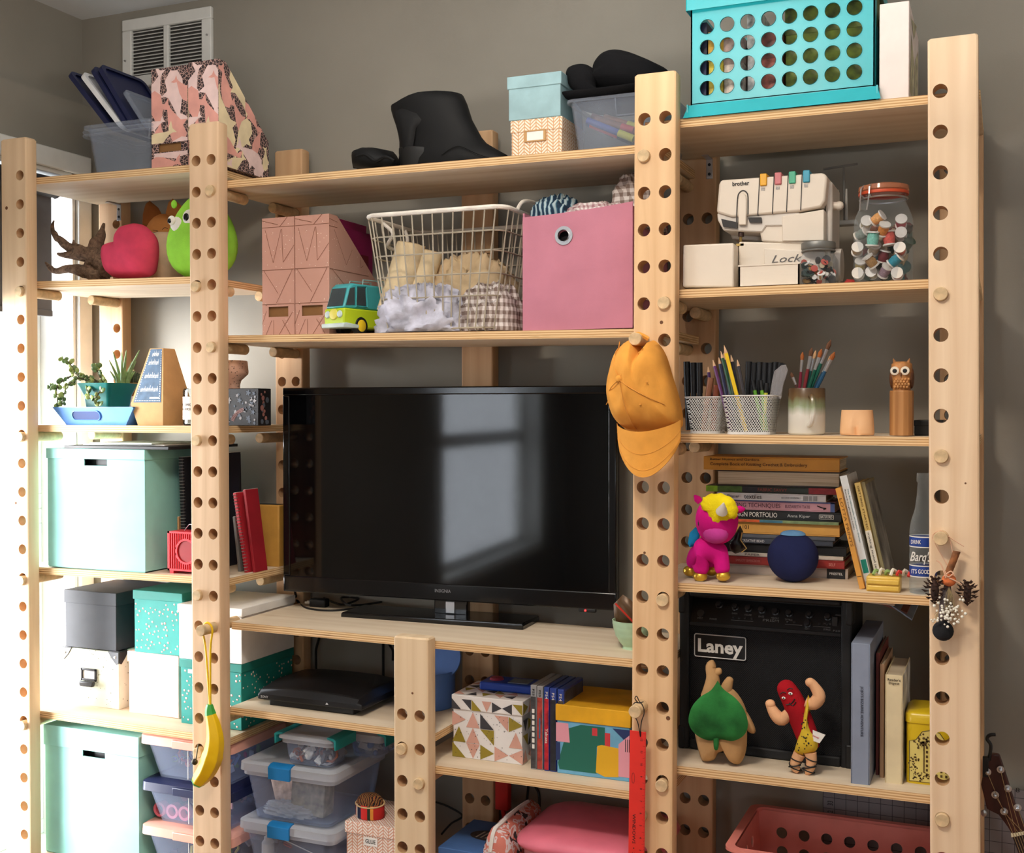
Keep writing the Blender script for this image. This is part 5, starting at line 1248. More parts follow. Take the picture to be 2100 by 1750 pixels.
cord('black_cable', 'black cable coiled on the shelf behind the television stand', [atz(660, 1225, zz), atz(700, 1240, zz+.005), atz(735, 1228, zz+.008), atz(700, 1226, zz+.008), atz(720, 1242, zz+.012), atz(790, 1234, zz)], .003, M_cable)
p = atz(655, 1246, zb); t = thing('power_adapter', 'black power plug with bright metal prongs left of the television stand', 'plug', p, .08)
part('body', MB().box(-.024, .024, -.014, .014, 0, .024), M_mat, t, .004)
for k in (-.006, .006): part('prong', MB().box(-.040, -.024, k-.001, k+.001, .009, .015), M_steel, t)
# green bowl
Y = .125; p = atz(1292, 1331, zs('M3', -.75)); c = fx(1292, Y); r = c-fx(1252, Y); zb2 = zs('M3', -.75); H = fz(1273, 1270, Y)-zb2
t = thing('rice_bowl', 'pale green ribbed bowl at the right end of the television shelf', 'bowl', (c, Y+.02, zb2)); t.name = 'green_bowl'
pr_ = [(r*.5, 0), (r*.48, .006), (r*.6, .012), (r*.82, H*.45), (r*.95, H*.75), (r, H), (r*.95, H), (r*.8, H*.5), (r*.5, .014), (.001, .014)]
b = MB(); prof = []
for i in range(len(pr_)-1):
    for k in range(4): f = k/4; prof.append((pr_[i][0]+(pr_[i+1][0]-pr_[i][0])*f, pr_[i][1]+(pr_[i+1][1]-pr_[i][1])*f))
prof = [(q[0]+(.0007 if (i % 3 == 0 and 8 < i < 20) else 0), q[1]) for i, q in enumerate(prof)]
part('bowl', b.lathe(prof, 36), mat('celadon_glaze', (176, 206, 172), .35, var=.05), t, ang=60)
p0 = Vector((c-r*.3, Y+.03, zb2+H*.5)); o = thing('snack_packet', 'brown foil packet standing in the pale green bowl', 'packet', p0)
part('pouch', MB().puff([(-.03, 0), (.03, 0), (.034, .05), (.005, .075), (-.012, .085), (-.034, .062)], .010, 0, 4), mat('brown_foil', (92, 66, 40), .35, .2, bump=.6, bs=60), o, ang=60)
o = thing('red_chopstick', 'red stick leaning out of the pale green bowl', 'stick', at(1262, 1238, Y))
part('stick', MB().cyl((0, 0, 0), at(1300, 1278, Y+.01)-at(1262, 1238, Y), .0022, n=8), mat('red_lacquer', (196, 52, 40), .35), o)

# ================================================================ CONSOLE SHELF
z = zs('M4', -1.55)
A = atz(540, 1428, z); Bq = atz(716, 1446, z); 
t = thing('game_console', 'black slim game console on the shelf under the television', 'game console', ((A.x+Bq.x)/2, .085, z), 0)
xl, xr = fx(528, .085, 1410), fx(742, .085, 1420); h = (xr-xl)/2; t.location.x = (xl+xr)/2; M_ps = mat('console_black', (19, 19, 22), .38, var=.05)
Hc = fz(1397, 560, .085)-z
part('foot', MB().box(-h*.82, h*.80, .012, .20, 0, .016), M_mat, t, .003)
b = MB(); rings = []
def cring(x, f):
    tt = [(0, .016), (0, .030-.0*f), (.012, .042+.012*f), (.08, .052+.016*f), (.2, .05+.016*f), (.225, .035), (.225, .016)]
    return [(x, y, zz) for y, zz in tt]
for x, f in ((-h, -.6), (-h*.96, 0), (-h*.5, .4), (0, .5), (h*.5, .4), (h*.9, 0), (h, -1.2)): rings.append(cring(x, f))
b.loft(rings); part('shell', b, M_ps, t, .003, ang=30)
for k in range(4): part('vent_line', MB().box(-h*.2, h*.8, .0, .21, .0, .0012), M_mat, t, loc=(0, .003, .022+.0035*k*.6)) if k < 2 else None
text('SONY', t, (-h*.86, -.0006, .0235), .022, .006, mat('logo_silver', (200, 200, 204), .3, var=0))
part('eject_mark', MB().prism([(-.004, 0), (.004, 0), (0, .005)], -.001, 0, 'xz'), mat('logo_silver', (200, 200, 204), .3, var=0), t, loc=(h*.35, 0, .022))
for i, (p, q) in enumerate((((655, 1306), (648, 1358)), ((786, 1318), (786, 1376)), ((797, 1318), (806, 1336)))):
    o = cord('hanging_cable', ['black cable hanging beside the rear post above the console', 'straight black cable hanging at the wall above the console', 'short black cable curving behind the short post'][i], [at(p[0], p[1]-20, .36), at(*p, .37), at((p[0]+q[0])/2-3*(i == 0), (p[1]+q[1])/2, .38), at(*q, .35), at(q[0], q[1]+18, .33)], .0036, M_cable)
Y = .16; z = zs('M4', -1.3); x0, x1 = fx(793, Y+.05), fx(930, Y+.05); c = (x0+x1)/2; r = (x1-x0)/2; H = fz(1392, 850, Y)-z
t = thing('round_tin', 'cornflower blue round pot with its lid propped open behind the short post', 'pot', (c-.008, .262, z)); M_corn = mat('cornflower_blue', (84, 122, 190), .45, var=.04)
t.name = 'blue_pot'; t.location.y = .26; r = .072
part('pot', MB().lathe([(r*.96, 0), (r, .004), (r, H), (r*.95, H), (r*.94, .006), (.001, .006)], 36), M_corn, t)
lz = fz(1350, 900, .25)-z
part('lid', MB().lathe([(r*.72, 0), (r*.72, .005), (.001, .006)], 28, M=Matrix.Translation((.038, .012, H+.028)) @ Matrix.Rotation(1.25, 4, 'X')), M_corn, t)

# ================================================================ SMALL SHELF: PATTERNED BOX, GAMES, YELLOW LID BOX
z = zs('M5', -1.1); Y = .115; xl, xr = fx(926, Y, 1480), fx(1072, Y, 1480); zt = fz(1432, 1000, Y)
M_pw = mat('pattern_white', (226, 222, 220), .7, var=.02)
t, h, H = lidbox('triangle_box', 'white box printed with pink, olive and charcoal triangles', 'box', xl, xr, z, zt, Y, .15, M_pw, None, .034, .003)
T_P, T_O, T_C = 0, 1, 2; u_ = h/2.5
def tri(cx, cz, kind, mi, s_=None):
    s_ = s_ or u_*.98
    return {'u': (mi, [(cx-s_/2, cz), (cx+s_/2, cz), (cx, cz+s_*1.05)]), 'd': (mi, [(cx-s_/2, cz+s_), (cx+s_/2, cz+s_), (cx, cz)]), 'l': (mi, [(cx+s_/2, cz), (cx+s_/2, cz+s_), (cx-s_/2, cz+s_/2)]), 'r': (mi, [(cx-s_/2, cz), (cx-s_/2, cz+s_), (cx+s_/2, cz+s_/2)]), 'bl': (mi, [(cx-s_/2, cz), (cx+s_/2, cz), (cx-s_/2, cz+s_)]), 'tr': (mi, [(cx-s_/2, cz+s_), (cx+s_/2, cz+s_), (cx+s_/2, cz)])}[kind]
M_tr = [mat('print_blush', (206, 156, 140), .7, var=.03), mat('print_olive', (146, 128, 40), .7, var=.03), mat('print_charcoal', (60, 58, 62), .7, var=.03)]
g = 2*h/5; rows = [(0, [('bl', 1), ('d', 0), ('r', 1), ('r', 0), ('l', 0)]), (1, [('u', 1), ('u', 0), ('tr', 1), None, ('u', 0)]), (2, [('r', 0), ('u', 0), ('bl', 2), ('tr', 0), ('r', 1)]), (3, [('l', 0), None, ('r', 2), ('l', 0), ('bl', 1)])]
pol = []
for r_, cells in rows:
    for i, cl in enumerate(cells):
        if cl and (r_+1)*g*1.02 < H-.03+.006: pol.append(tri(-h+g*(i+.5), g*r_+.001, cl[0], cl[1], g*.96))
decal(t, pol, .0024, M_tr, 'printed_triangles')
lid = [('bl', 2), ('tr', 2), ('bl', 1), ('d', 0), ('r', 2), ('l', 2), ('tr', 1)]; g2 = 2*h/7
decal(t, [tri(-h+g2*(i+.5), H-.033, k, m_, g2*.94) if i not in (2,) else tri(-h+g2*(i+.5), H-.033, k, m_, g2*.98) for i, (k, m_) in enumerate(lid)], -.0005, M_tr, 'lid_triangles')
decal(t, [tri(.015+.03*i, gz, k, m_, .028) for gz, cs in ((.004, [('u', 0), ('l', 0), ('bl', 2), ('u', 0), ('r', 1)]), (.04, [('tr', 1), ('u', 2), ('d', 2), ('l', 0), ('u', 2)]), (.075, [('d', 2), ('r', 1), ('u', 0), ('tr', 2), ('l', 0)]), (H-.032, [('r', 1), ('u', 0), ('d', 2), ('l', 1), ('bl', 0)])) for i, (k, m_) in enumerate(cs)], h+.0004, M_tr, 'side_triangles', 'right')
decal(t, [tri(-h+.03*i+.016, .01+.034*j, ('bl', 'u', 'd', 'tr', 'l')[(i+2*j) % 5], (i*2+j) % 3, .028) for i in range(5) for j in range(4)], H+.0004, M_tr, 'top_triangles', 'top')
decal(t, [circ(rng.uniform(-h, h), rng.uniform(.004, H-.038), rng.uniform(.0004, .0013), 6) for i in range(90)], .0021, M_tr[2], 'ink_speckles')
tp = z+H+.001
Y2 = .175; xl, xr = fx(982, Y2), fx(1090, Y2); h2 = (xr-xl)/2
t = thing('handheld_gadget', 'royal blue handheld gadget lying on the triangle patterned box', 'gadget', ((xl+xr)/2, Y2, tp), .02)
M_rb = mat('royal_blue_plastic', (30, 64, 156), .4, var=.03)
part('case', MB().box(-h2, h2, 0, .075, 0, .020), M_rb, t, .005, 3)
part('screen_window', MB().box(.0, h2*.75, .015, .06, .0195, .0212), mat('gadget_screen', (110, 120, 130), .2), t, .0005)
part('dial', MB().lathe([(.018, 0), (.015, .005), (.001, .006)], 18, c=(-h2*.55, .038, .0195)), mat('gadget_red', (140, 40, 66), .4), t)
# game cases
z = zs('M5', -.97); Y = .10
gs = [(1088, 1100, (60, 58, 60), (150, 152, 156), (176, 40, 36), None), (1101, 1113, (160, 60, 50), (150, 152, 156), (90, 130, 160), None), (1115.5, 1126, (170, 34, 44), (40, 66, 150), (176, 30, 40), 'Yakuza'), (1127.5, 1141, (34, 36, 44), (40, 66, 150), (34, 34, 40), ''), (1143, 1156, (70, 66, 60), (40, 66, 150), (60, 70, 90), '')]
ttl = ['grey topped game case leftmost in the row', 'game case with pale blue spine second in the row', 'blue topped game case with a red spine', 'blue topped game case with a black spine', 'blue topped game case nearest the yellow lidded box']
for i, (a, c, sp, cs, s2, w_) in enumerate(gs):
    xl, xr = fx(a, Y, 1480), fx(c, Y, 1480); th = xr-xl; H = fz(1405+2.2*i, a, Y)-z
    t = thing('game_case', ttl[i], 'game case', ((xl+xr)/2, Y, z), 0, 'row of game cases'); h = th/2
    part('case', MB().box(-h, h, 0, .13, 0, H), mat('case_%d' % (i > 1), cs, .25, spec=.5), t, .0015)
    part('spine_sheet', MB().box(-h+.0012, h-.0012, -.0007, .001, .003, H-.026), mat('spine_%d' % i, sp, .4, var=.3, vs=60), t)
    part('cover_sheet', MB().box(h-.001, h+.0005, .006, .124, .003, H-.006), mat('cover_%d' % i, s2, .4, var=.3, vs=30), t)
    if w_ is not None:
        text('PS4', t, (0, -.0012, H-.018), .016, .006, M_inkw, spin=-PI/2)
        if w_: text(w_, t, (0, -.0012, H*.42), .034, .007, M_inkw, spin=-PI/2)
    else: text('PS3', t, (0, -.0012, H-.016), .014, .005, M_ink, spin=-PI/2); decal(t, [rect(-.003, .003, H*(.25+.07*k), H*(.30+.07*k)) for k in range(7)], -.0011, M_inkw, 'block_letters') if i == 0 else decal(t, [rect(-.002, .002, H*.38, H*.62)], -.0011, mat('blue_print', (70, 100, 130), .5), 'title_strip')
# yellow lidded box with cut-paper picture
Y = .095; xl, xr = fx(1139, Y, 1520), fx(1293, Y, 1520); z = zs('M5', -.85); zt = fz(1452, 1210, Y)
t, h, H = lidbox('collage_box', 'box with a yellow lid and cut paper colour shapes', 'box', xl, xr, z, zt, Y, .19, mat('sky_blue_card', (112, 176, 212), .7), mat('yolk_yellow', (230, 172, 32), .65), .036, .003)
F = lambda u, v: (-h+2*h*u, H*v)
cp = [(0, [F(.03, .15), F(.05, .06), F(.55, .06), F(.55, .44), F(.66, .48), F(.66, .735), F(.34, .735), F(.16, .66)]), (1, [F(.003, .46), F(.19, .46), F(.17, .735), F(.003, .735)]), (2, [F(.49, .71), F(.56, .71), F(.56, .60), F(.49, .60)]), (2, [F(.66, .66), F(.73, .66), F(.73, .47), F(.66, .47)]), (3, [F(.76, .735), F(.985, .735), F(.985, .60), F(.92, .58)]), (4, [F(.54, .08), F(.56, .46), F(.62, .48), F(.84, .46), F(.84, .05), F(.66, .03)]), (1, [F(.84, .06), F(.84, .52), F(.98, .66), F(.985, .06)]), (3, [F(.003, .18), F(.06, .2), F(.06, .45), F(.003, .45)])]
decal(t, cp, .0024, [mat('collage_green', (34, 106, 90), .7, var=0), mat('collage_pink', (226, 156, 172), .7, var=0), mat('collage_red', (206, 62, 70), .7, var=0), mat('collage_navy', (40, 56, 104), .7, var=0), mat('collage_gold', (226, 174, 36), .7, var=0)], 'paper_shapes')
for k in range(3): decal(t, [rect(h*(.86+.05*k)-.0008, h*(.86+.05*k)+.0008, H*.42, H*.60)], .0021, M_ink, 'ink_line')

# ================================================================ HANGING ON THE POSTS
M_cap = fabric('orange_cotton', (224, 156, 70), bs=1200, bump=.3, var=.05, vs=20)
pg = Vector((PX['p3']-C+LEAN['p3']*1.59, -.062, PH['p3']-6*S))
peg('protruding peg that carries the yellow cap', pg.x, -.062, pg.z, .7)
Yc = -.03; O = Vector((fx(1305, Yc), -.012, fz(790, 1305, Yc)))
t = thing('baseball_cap', 'yellow orange baseball cap hanging from a peg by its back strap', 'cap', O)
Yp = -.07
def cpx(px, py, y=Yp): q = at(px, py, y)-O; return (q.x, q.z)
crn = [(1268, 697), (1285, 690), (1296, 705), (1305, 722), (1316, 716), (1322, 695), (1338, 706), (1352, 730), (1364, 770), (1378, 815), (1386, 862), (1380, 880), (1350, 893), (1310, 893), (1275, 888), (1252, 868), (1240, 842), (1232, 800), (1236, 760), (1248, 722)]
ol = [Vector((cpx(*p)[0], 0, cpx(*p)[1])) for p in crn]; ol = [(p.x, p.z) for p in curve_pts(ol+ol[:1], 4)[:-1]]
def crease(M_): pass
b = MB(); b.puff(ol, .095, 0, 12, back=.05)
bt = Vector((cpx(1280, 780)[0], 0, cpx(1280, 780)[1]))
b.v = [(x, y+(.010*noise.noise(Vector((x, y, z))*16)+.006*noise.noise(Vector((x*2+9, y, z))*28)) * (1 if y < -.02 else 0), z) for x, y, z in b.v]
part('crown', b, M_cap, t, ang=80)
rs = []
def brow(f):
    """rows of the curved brim, from the crown edge outward"""
    L = Vector((cpx(1256, 868)[0], 0, cpx(1256, 868)[1])).lerp(Vector((cpx(1262, 905)[0], 0, cpx(1262, 905)[1])), f); R_ = Vector((cpx(1388, 862)[0], 0, cpx(1388, 862)[1])).lerp(Vector((cpx(1391, 905)[0], 0, cpx(1391, 905)[1])), f)
    dip = .020+.052*f; row = []
    for j in range(17):
        u = j/16; s_ = math.sin(PI*u)**.7; p = L.lerp(R_, u); row.append((p.x, -.030-.055*s_*(1-.25*f)-.012*f, p.z-dip*s_))
    return row
rows = [brow(f/5) for f in range(6)]
b = MB(); b.loft(rows+[[(x, y+.004, z) for x, y, z in r] for r in reversed(rows)]+[rows[0]], 0, False, (0, 0)); part('brim', b, M_cap, t, ang=60)
for k in (.5, .85): part('stitching', MB().tube([(x, y-.0003, z) for x, y, z in brow(k)], .0005, 4), mat('stitch_ochre', (208, 140, 58), .9), t)
def onc(px, py):
    """point on the swelling front of the cap under a picture position"""
    q = cpx(px, py); best = min(((v[0]-q[0])**2+(v[2]-q[1])**2, v) for v in CV if v[1] < .0); return Vector((q[0], best[1][1]-.0012, q[1]))
CV = MB().puff(ol, .095, 0, 12, back=.05).v
for ln in ([(1280, 780), (1262, 740), (1266, 700)], [(1280, 780), (1300, 745), (1322, 715)], [(1280, 780), (1310, 800), (1366, 830)], [(1280, 780), (1290, 830), (1302, 888)], [(1280, 780), (1256, 800), (1238, 830)]):
    P_ = curve_pts([Vector((*p, 0)) for p in ln], 5); part('panel_seam', MB().tube([tuple(onc(p.x, p.y)) for p in P_], .0011, 4), mat('stitch_ochre', (208, 140, 58), .9), t)
part('top_button', MB().ball(tuple(onc(1279, 778)), (.007, .004, .007), 12, 6), M_cap, t)
for p in ((1258, 826), (1322, 830), (1316, 725), (1336, 785)): part('eyelet', MB().ball(tuple(onc(*p)), (.0025, .0012, .0025), 8, 5), mat('stitch_ochre', (196, 132, 52), .9), t)
b = MB(); b.tube(curve_pts([Vector((cpx(1286, 690)[0], -.03, cpx(1286, 690)[1])), Vector((cpx(1303, 684)[0], -.034, cpx(1303, 684)[1])), Vector((cpx(1322, 694)[0], -.03, cpx(1322, 694)[1]))], 5), .005, 6); part('back_strap', b, M_cap, t)
# red ruler on a black cord
pgz = PH['p3']-16*S; pgx = PX['p3']-C+LEAN['p3']*pgz
Yr = -.034; O = Vector((fx(1309, Yr), Yr, fz(1500, 1309, Yr)))
t = thing('ruler', 'long red plastic ruler hanging from a peg by a black cord', 'ruler', O, rot=(0, .012, 0))
wr = (fx(1325, Yr, 1600)-fx(1292, Yr, 1600))/2
part('blade', MB().box(-wr, wr, -.001, .001, -.31, 0), mat('ruler_red', (226, 52, 44), .4, var=.02), t, .0005)
pol = []; k = 0; zz = -.004
while zz > -.305:
    L = .006 if k % 8 == 0 else (.004 if k % 4 == 0 else .0022); pol.append(rect(wr-L, wr-.0002, zz-.0002, zz+.0002)); zz -= .0254/8; k += 1
decal(t, pol, -.0013, M_ink, 'tick_marks')
for i in range(12): text(str(12-i), t, (wr-.009, -.0012, -.004-.0254*(i+.5)), None, .0045, M_ink, spin=-PI/2)
text('WINDOWS  •  S', t, (-wr*.35, -.0012, -.215), .085, .0065, M_ink, spin=-PI/2)
part('maker_oval', MB().tube([(-wr*.5+.003*math.cos(a), -.0013, -.098+.011*math.sin(a)) for a in [2*PI*i/20 for i in range(20)]], .0003, 4, True), M_ink, t)
b = MB(); c0 = Vector((pgx, -.03, pgz))-O
for s_ in (-1, 1): b.tube(curve_pts([Vector((.006, -.003, -.010)), Vector((.004+s_*.004, -.004, .02)), c0+Vector((s_*.0138, -.001, -.004)), c0+Vector((s_*.008, 0, .0125)), c0+Vector((0, 0, .0142))], 5), .0011, 5)
b.tube(curve_pts([c0+Vector((0, 0, .0142)), c0+Vector((-.006, -.002, .022)), c0+Vector((-.002, -.003, .028)), c0+Vector((.004, 0, .016)), c0+Vector((.012, -.002, .018))], 5), .0011, 5)
part('cord', b, M_cable, t)
# banana purse
pgz = PH['p2']-15*S; pgx = PX['p2']+C; Yb = -.035; O = Vector((fx(430, Yb), Yb, fz(1445, 430, Yb)))
t = thing('banana_purse', 'yellow banana shaped rubber purse hanging by a yellow strap', 'purse', O)
M_ban = mat('banana_yellow', (244, 200, 24), .4, var=.02); M_bgr = mat('banana_green', (70, 168, 74), .4)
path = [(430, 1445), (431, 1462), (438, 1490), (441, 1520), (436, 1550), (424, 1580), (408, 1602), (403, 1611)]
P_ = curve_pts([at(px, py, Yb)-O for px, py in path], 6); n = len(P_)
R_ = [.006+.0205*math.sin(min(1, (i/(n-1))*1.25+.03)*PI*.5 if i/(n-1) < .55 else max(0, (1-(i/(n-1)))/.45)**.75*PI*.5) for i in range(n)]
g1 = int(n*.14); g2 = int(n*.90)
part('peel', MB().tube(P_[g1:g2+1], R_[g1:g2+1], 6), M_ban, t, .002, ang=20)
part('stem_tip', MB().tube(P_[:g1+2], [r*1.03 for r in R_[:g1+2]], 6), M_bgr, t, ang=20)
part('end_tip', MB().tube(P_[g2-1:], [r*1.05 for r in R_[g2-1:]], 6), M_bgr, t, ang=20)
c0 = Vector((pgx, -.025, pgz))-O; b = MB()
b.tube(curve_pts([P_[0], c0+Vector((-.004, -.002, -.05)), c0+Vector((-.0145, 0, -.004)), c0+Vector((-.006, 0, .0135)), c0+Vector((.006, 0, .0135)), c0+Vector((.0148, 0, -.003)), c0+Vector((.010, -.002, -.05)), P_[0]+Vector((.002, 0, 0))], 6), .0026, 6)
part('strap', b, M_ban, t)
q = at(399, 1563, Yb-.012)-O
part('zip_pull', MB().ball(tuple(q), (.009, .006, .008), 10, 6).cyl(q+Vector((.004, 0, .006)), q+Vector((.012, 0, .045)), .0014, n=6), mat('dark_brass', (70, 62, 48), .35, .7), t)

# ================================================================ LOWER MIDDLE: TOTES AND BOXES
def tote(label, zt, zb, A, Bx, dep, lat, cat='tote', lh=.028, latch_side='front', lx=(-.33, .12), rz=0, lm=None, group='clear latch totes', taper=.022):
    """clear tote: xl,xr lid edge at the front"""
    t = thing('storage_tote', label, cat, ((A.x+Bx)/2, A.y, zb), rz, group); h = (Bx-A.x)/2; H = zt-zb
    tub(t, h-.010, dep, H-lh*.5, M_clear2, taper, .02, .004, name='tote_body')
    b = MB(); o = .006
    b.loft([ring_rr(-h+.006, h-.006, .002, dep-.002, H-lh-.006, .02), ring_rr(-h+.006, h-.006, .002, dep-.002, H-lh+.004, .02), ring_rr(-h, h, -o, dep+o, H-lh+.006, .022), ring_rr(-h+.001, h-.001, -o+.001, dep+o-.001, H-.004, .022), ring_rr(-h+.010, h-.010, .006, dep-.006, H, .018), ring_rr(-h+.018, h-.018, .012, dep-.012, H, .016), ring_rr(-h+.022, h-.022, .016, dep-.016, H-.004, .016)])
    part('lid', b, M_clearL, t, ang=45)
    if latch_side == 'front':
        x0, x1 = lx[0]*h, lx[1]*h; b = MB(); b.loft([[(x, y, zz) for y, zz in ((-o-.004, H-lh-.006), (-o-.005, H-.004), (.0, H+.002), (.014, H+.0025), (.014, H-.001), (-o+.003, H-.006), (-o+.001, H-lh-.004))] for x in (x0, x1)]); part('latch', b, lat, t, .001)
    else:
        for s_ in (-1, 1):
            b = MB(); b.loft([[(x*s_, y, zz) for x, zz in ((h+.004, H-lh-.010), (h+.005, H-.003), (h-.002, H+.002), (h-.02, H+.0025), (h-.02, H-.001), (h-.001, H-.006), (h+.001, H-lh-.008))] for y in (-.003, dep*.9)]); part('latch', b, lat, t, .001)
    return t, h, H
M_lat = mat('latch_blue', (22, 116, 178), .4, var=.02); M_latT = mat('latch_teal', (36, 150, 152), .4, var=.02)
z6 = zs('M6', -1.5)
zA = fz(1556, 500, .06); zB = fz(1696, 500, .06); Y = .06
A = Vector((fx(487, Y, 1580), Y, 0)); Bx = fx(686, Y, 1600); zmid = fz(1694, 590, Y)
tt, h, H = tote('lower clear tote with a blue latch at the bottom edge', zmid, z6, A, Bx, .27, M_lat)
# seen through the lower tote
p = at(545, 1738, Y+.03); t = thing('glue_bottle', 'white capped bottle inside the lower clear tote', 'bottle', (p.x, p.y+.01, z6+.008)); hB = fz(1722, 545, Y+.04)-z6
part('bottle', MB().lathe([(.016, 0), (.016, hB*.8), (.01, hB*.9), (.01, hB)], 16), M_paper, t)
t = thing('brochure', 'navy booklet card standing inside the lower clear tote', 'booklet', (fx(590, Y+.03), Y+.03, z6+.008), rot=(0, .25, 0))
part('card', MB().box(-.045, .055, 0, .003, 0, hB*.98), mat('brochure_navy', (40, 52, 84), .5), t); part('border', MB().box(-.045, .055, -.0004, 0, hB*.94, hB*.98), M_inkw, t); part('logo_oval', MB().prism(rrect(-.034, -.006, hB*.78, hB*.9, .006), -.0006, 0, 'xz'), mat('brochure_red', (206, 84, 80), .5), t)
A2 = Vector((fx(489, Y, 1560), Y, 0)); z2b = zmid+.0008; z2t = fz(1573, 590, Y)
tt, h, H = tote('upper clear tote with a blue latch holding wrapped cards', z2t, z2b, A2, fx(688, Y, 1580), .27, M_lat)
xm = (A2.x+fx(688, Y, 1580))/2
for i, (c, dx, w_, hh, an, yy) in enumerate((((206, 172, 150), -.035, .055, .075, -.45, .07), ((120, 122, 108), .0, .075, .07, -.35, .09), ((148, 140, 118), .032, .07, .065, .12, .05))):
    o = tag(part('card_bundle', MB().box(-w_*.68, w_*.68, 0, .05, 0, hh*1.3), mat('bundle_%d' % i, c, .7, var=.25, vs=50), None, .003), ['tan envelope bundle inside the upper tote', 'grey green card bundle inside the upper tote', 'olive card bundle inside the upper tote'][i], 'bundle', 'bundles in the upper tote'); o.location = (xm+dx, Y+yy-.01, z2b+.012+(.018 if abs(an) > .3 else .004)); o.rotation_euler = (0, an*.55, 0)
heap('plastic_wrap', 'crinkled clear wrap under the cards inside the upper tote', 'wrap', (xm-.02, Y+.055, z2b+.008), .07, .03, .03, clear('crinkled_wrap', (226, 228, 230), .5, .1), 21, .5, 10)
# small clip boxes on top
Y3 = .075; zc = z2t+.0006; A3 = Vector((fx(567, Y3, 1515), Y3, 0)); z3t = fz(1510, 630, Y3)
tt, h3, H3 = tote('small clear clip box of buttons on the upper tote', z3t, zc, A3, fx(686, Y3, 1520), .105, M_latT, 'clip box', .018, 'side', group='small clear clip boxes', taper=.012)
scraps('white and orange buttons inside the small clear clip box', (A3.x+fx(686, Y3, 1520))/2, h3-.028, Y3+.02, Y3+.088, zc+.012, zc+.032, 90, [(214, 206, 190), (188, 110, 74), (120, 118, 116), (240, 236, 228), (90, 88, 90)], 'loose_buttons')
Y4 = .19; A4 = Vector((fx(700, Y4, 1500), Y4, 0))
tt, h4, H4 = tote('second small clear clip box behind the first', fz(1500, 720, Y4), zc, A4, A4.x+.125, .105, M_latT, 'clip box', .018, 'side', group='small clear clip boxes', taper=.012)
scraps('pale findings inside the second small clip box', A4.x+.0625, .04, Y4+.02, Y4+.088, zc+.01, zc+.026, 40, [(206, 200, 190), (110, 130, 170), (150, 150, 150)], 'loose_findings')
# glue box and woven pouch
Yg = .085; xl, xr = fx(707, Yg, 1700), fx(824, Yg, 1700); ztg = fz(1692, 760, Yg)
M_chp = chevron('herringbone_blush', (206, 148, 122), (236, 226, 218))
t, h, H = lidbox('herringbone_box', 'pink herringbone box labelled with glue below the woven pouch', 'box', xl, xr, z6, ztg, Yg, .17, M_chp, None, .028, .003)
lx = fx(757, Yg)-(xl+xr)/2
lb = part('paper_label', MB().box(lx-.019, lx+.019, .001, .0024, H-.052, H-.032), M_paper, t); text('GLUE', lb, (lx, .0006, H-.042), .028, .010, M_ink)
Yw = .13; p = Vector((fx(757, Yw), Yw, ztg+.001)); rw = .037; hw_ = fz(1628, 757, Yw)-ztg
t = thing('woven_pouch', 'small red striped woven pouch standing on the herringbone box', 'pouch', p)
def weave():
    t_ = NT('woven_stripes'); b_ = t_.bsdf(None, .9); tc = t_.new('TexCoord'); sep = t_.new('SeparateXYZ'); t_.link(tc.outputs['Object'], sep.inputs[0])
    n = t_.math('FRACT', t_.math('MULTIPLY', t_.math('ADD', sep.outputs[0], .05), 14)); t_.link(t_.ramp(n, [(0, (188, 36, 34)), (.3, (230, 218, 200)), (.38, (24, 28, 60)), (.55, (200, 40, 36)), (.8, (30, 50, 36)), (.9, (224, 150, 60))], 'CONSTANT'), b_.inputs['Base Color']); return t_.m
def zig():
    t_ = NT('woven_zigzag'); b_ = t_.bsdf(None, .9); v = t_.coord(); w_ = t_.new('TexWave'); w_.inputs['Scale'].default_value = 60; w_.inputs['Distortion'].default_value = 8; t_.link(v, w_.inputs['Vector'])
    t_.link(t_.ramp(w_.outputs['Fac'], [(.2, (34, 26, 24)), (.5, (150, 50, 34)), (.75, (206, 140, 60)), (.9, (60, 80, 50))], 'CONSTANT'), b_.inputs['Base Color']); return t_.m
part('side_band', MB().lathe([(rw*.92, 0), (rw, .004), (rw, hw_*.55), (rw*.97, hw_*.6)], 28, sy=.75), weave(), t)
part('woven_top', MB().lathe([(rw*.97, hw_*.6), (rw*.85, hw_*.8), (rw*.6, hw_*.95), (.001, hw_)], 28, sy=.75, cap=(0, 1)), zig(), t)
part('piping', MB().tube([(rw*math.cos(a), rw*.75*math.sin(a), hw_*.6+.004*math.sin(a)) for a in [2*PI*i/28 for i in range(28)]], .002, 5, True), mat('piping_cream', (206, 176, 130), .8), t)
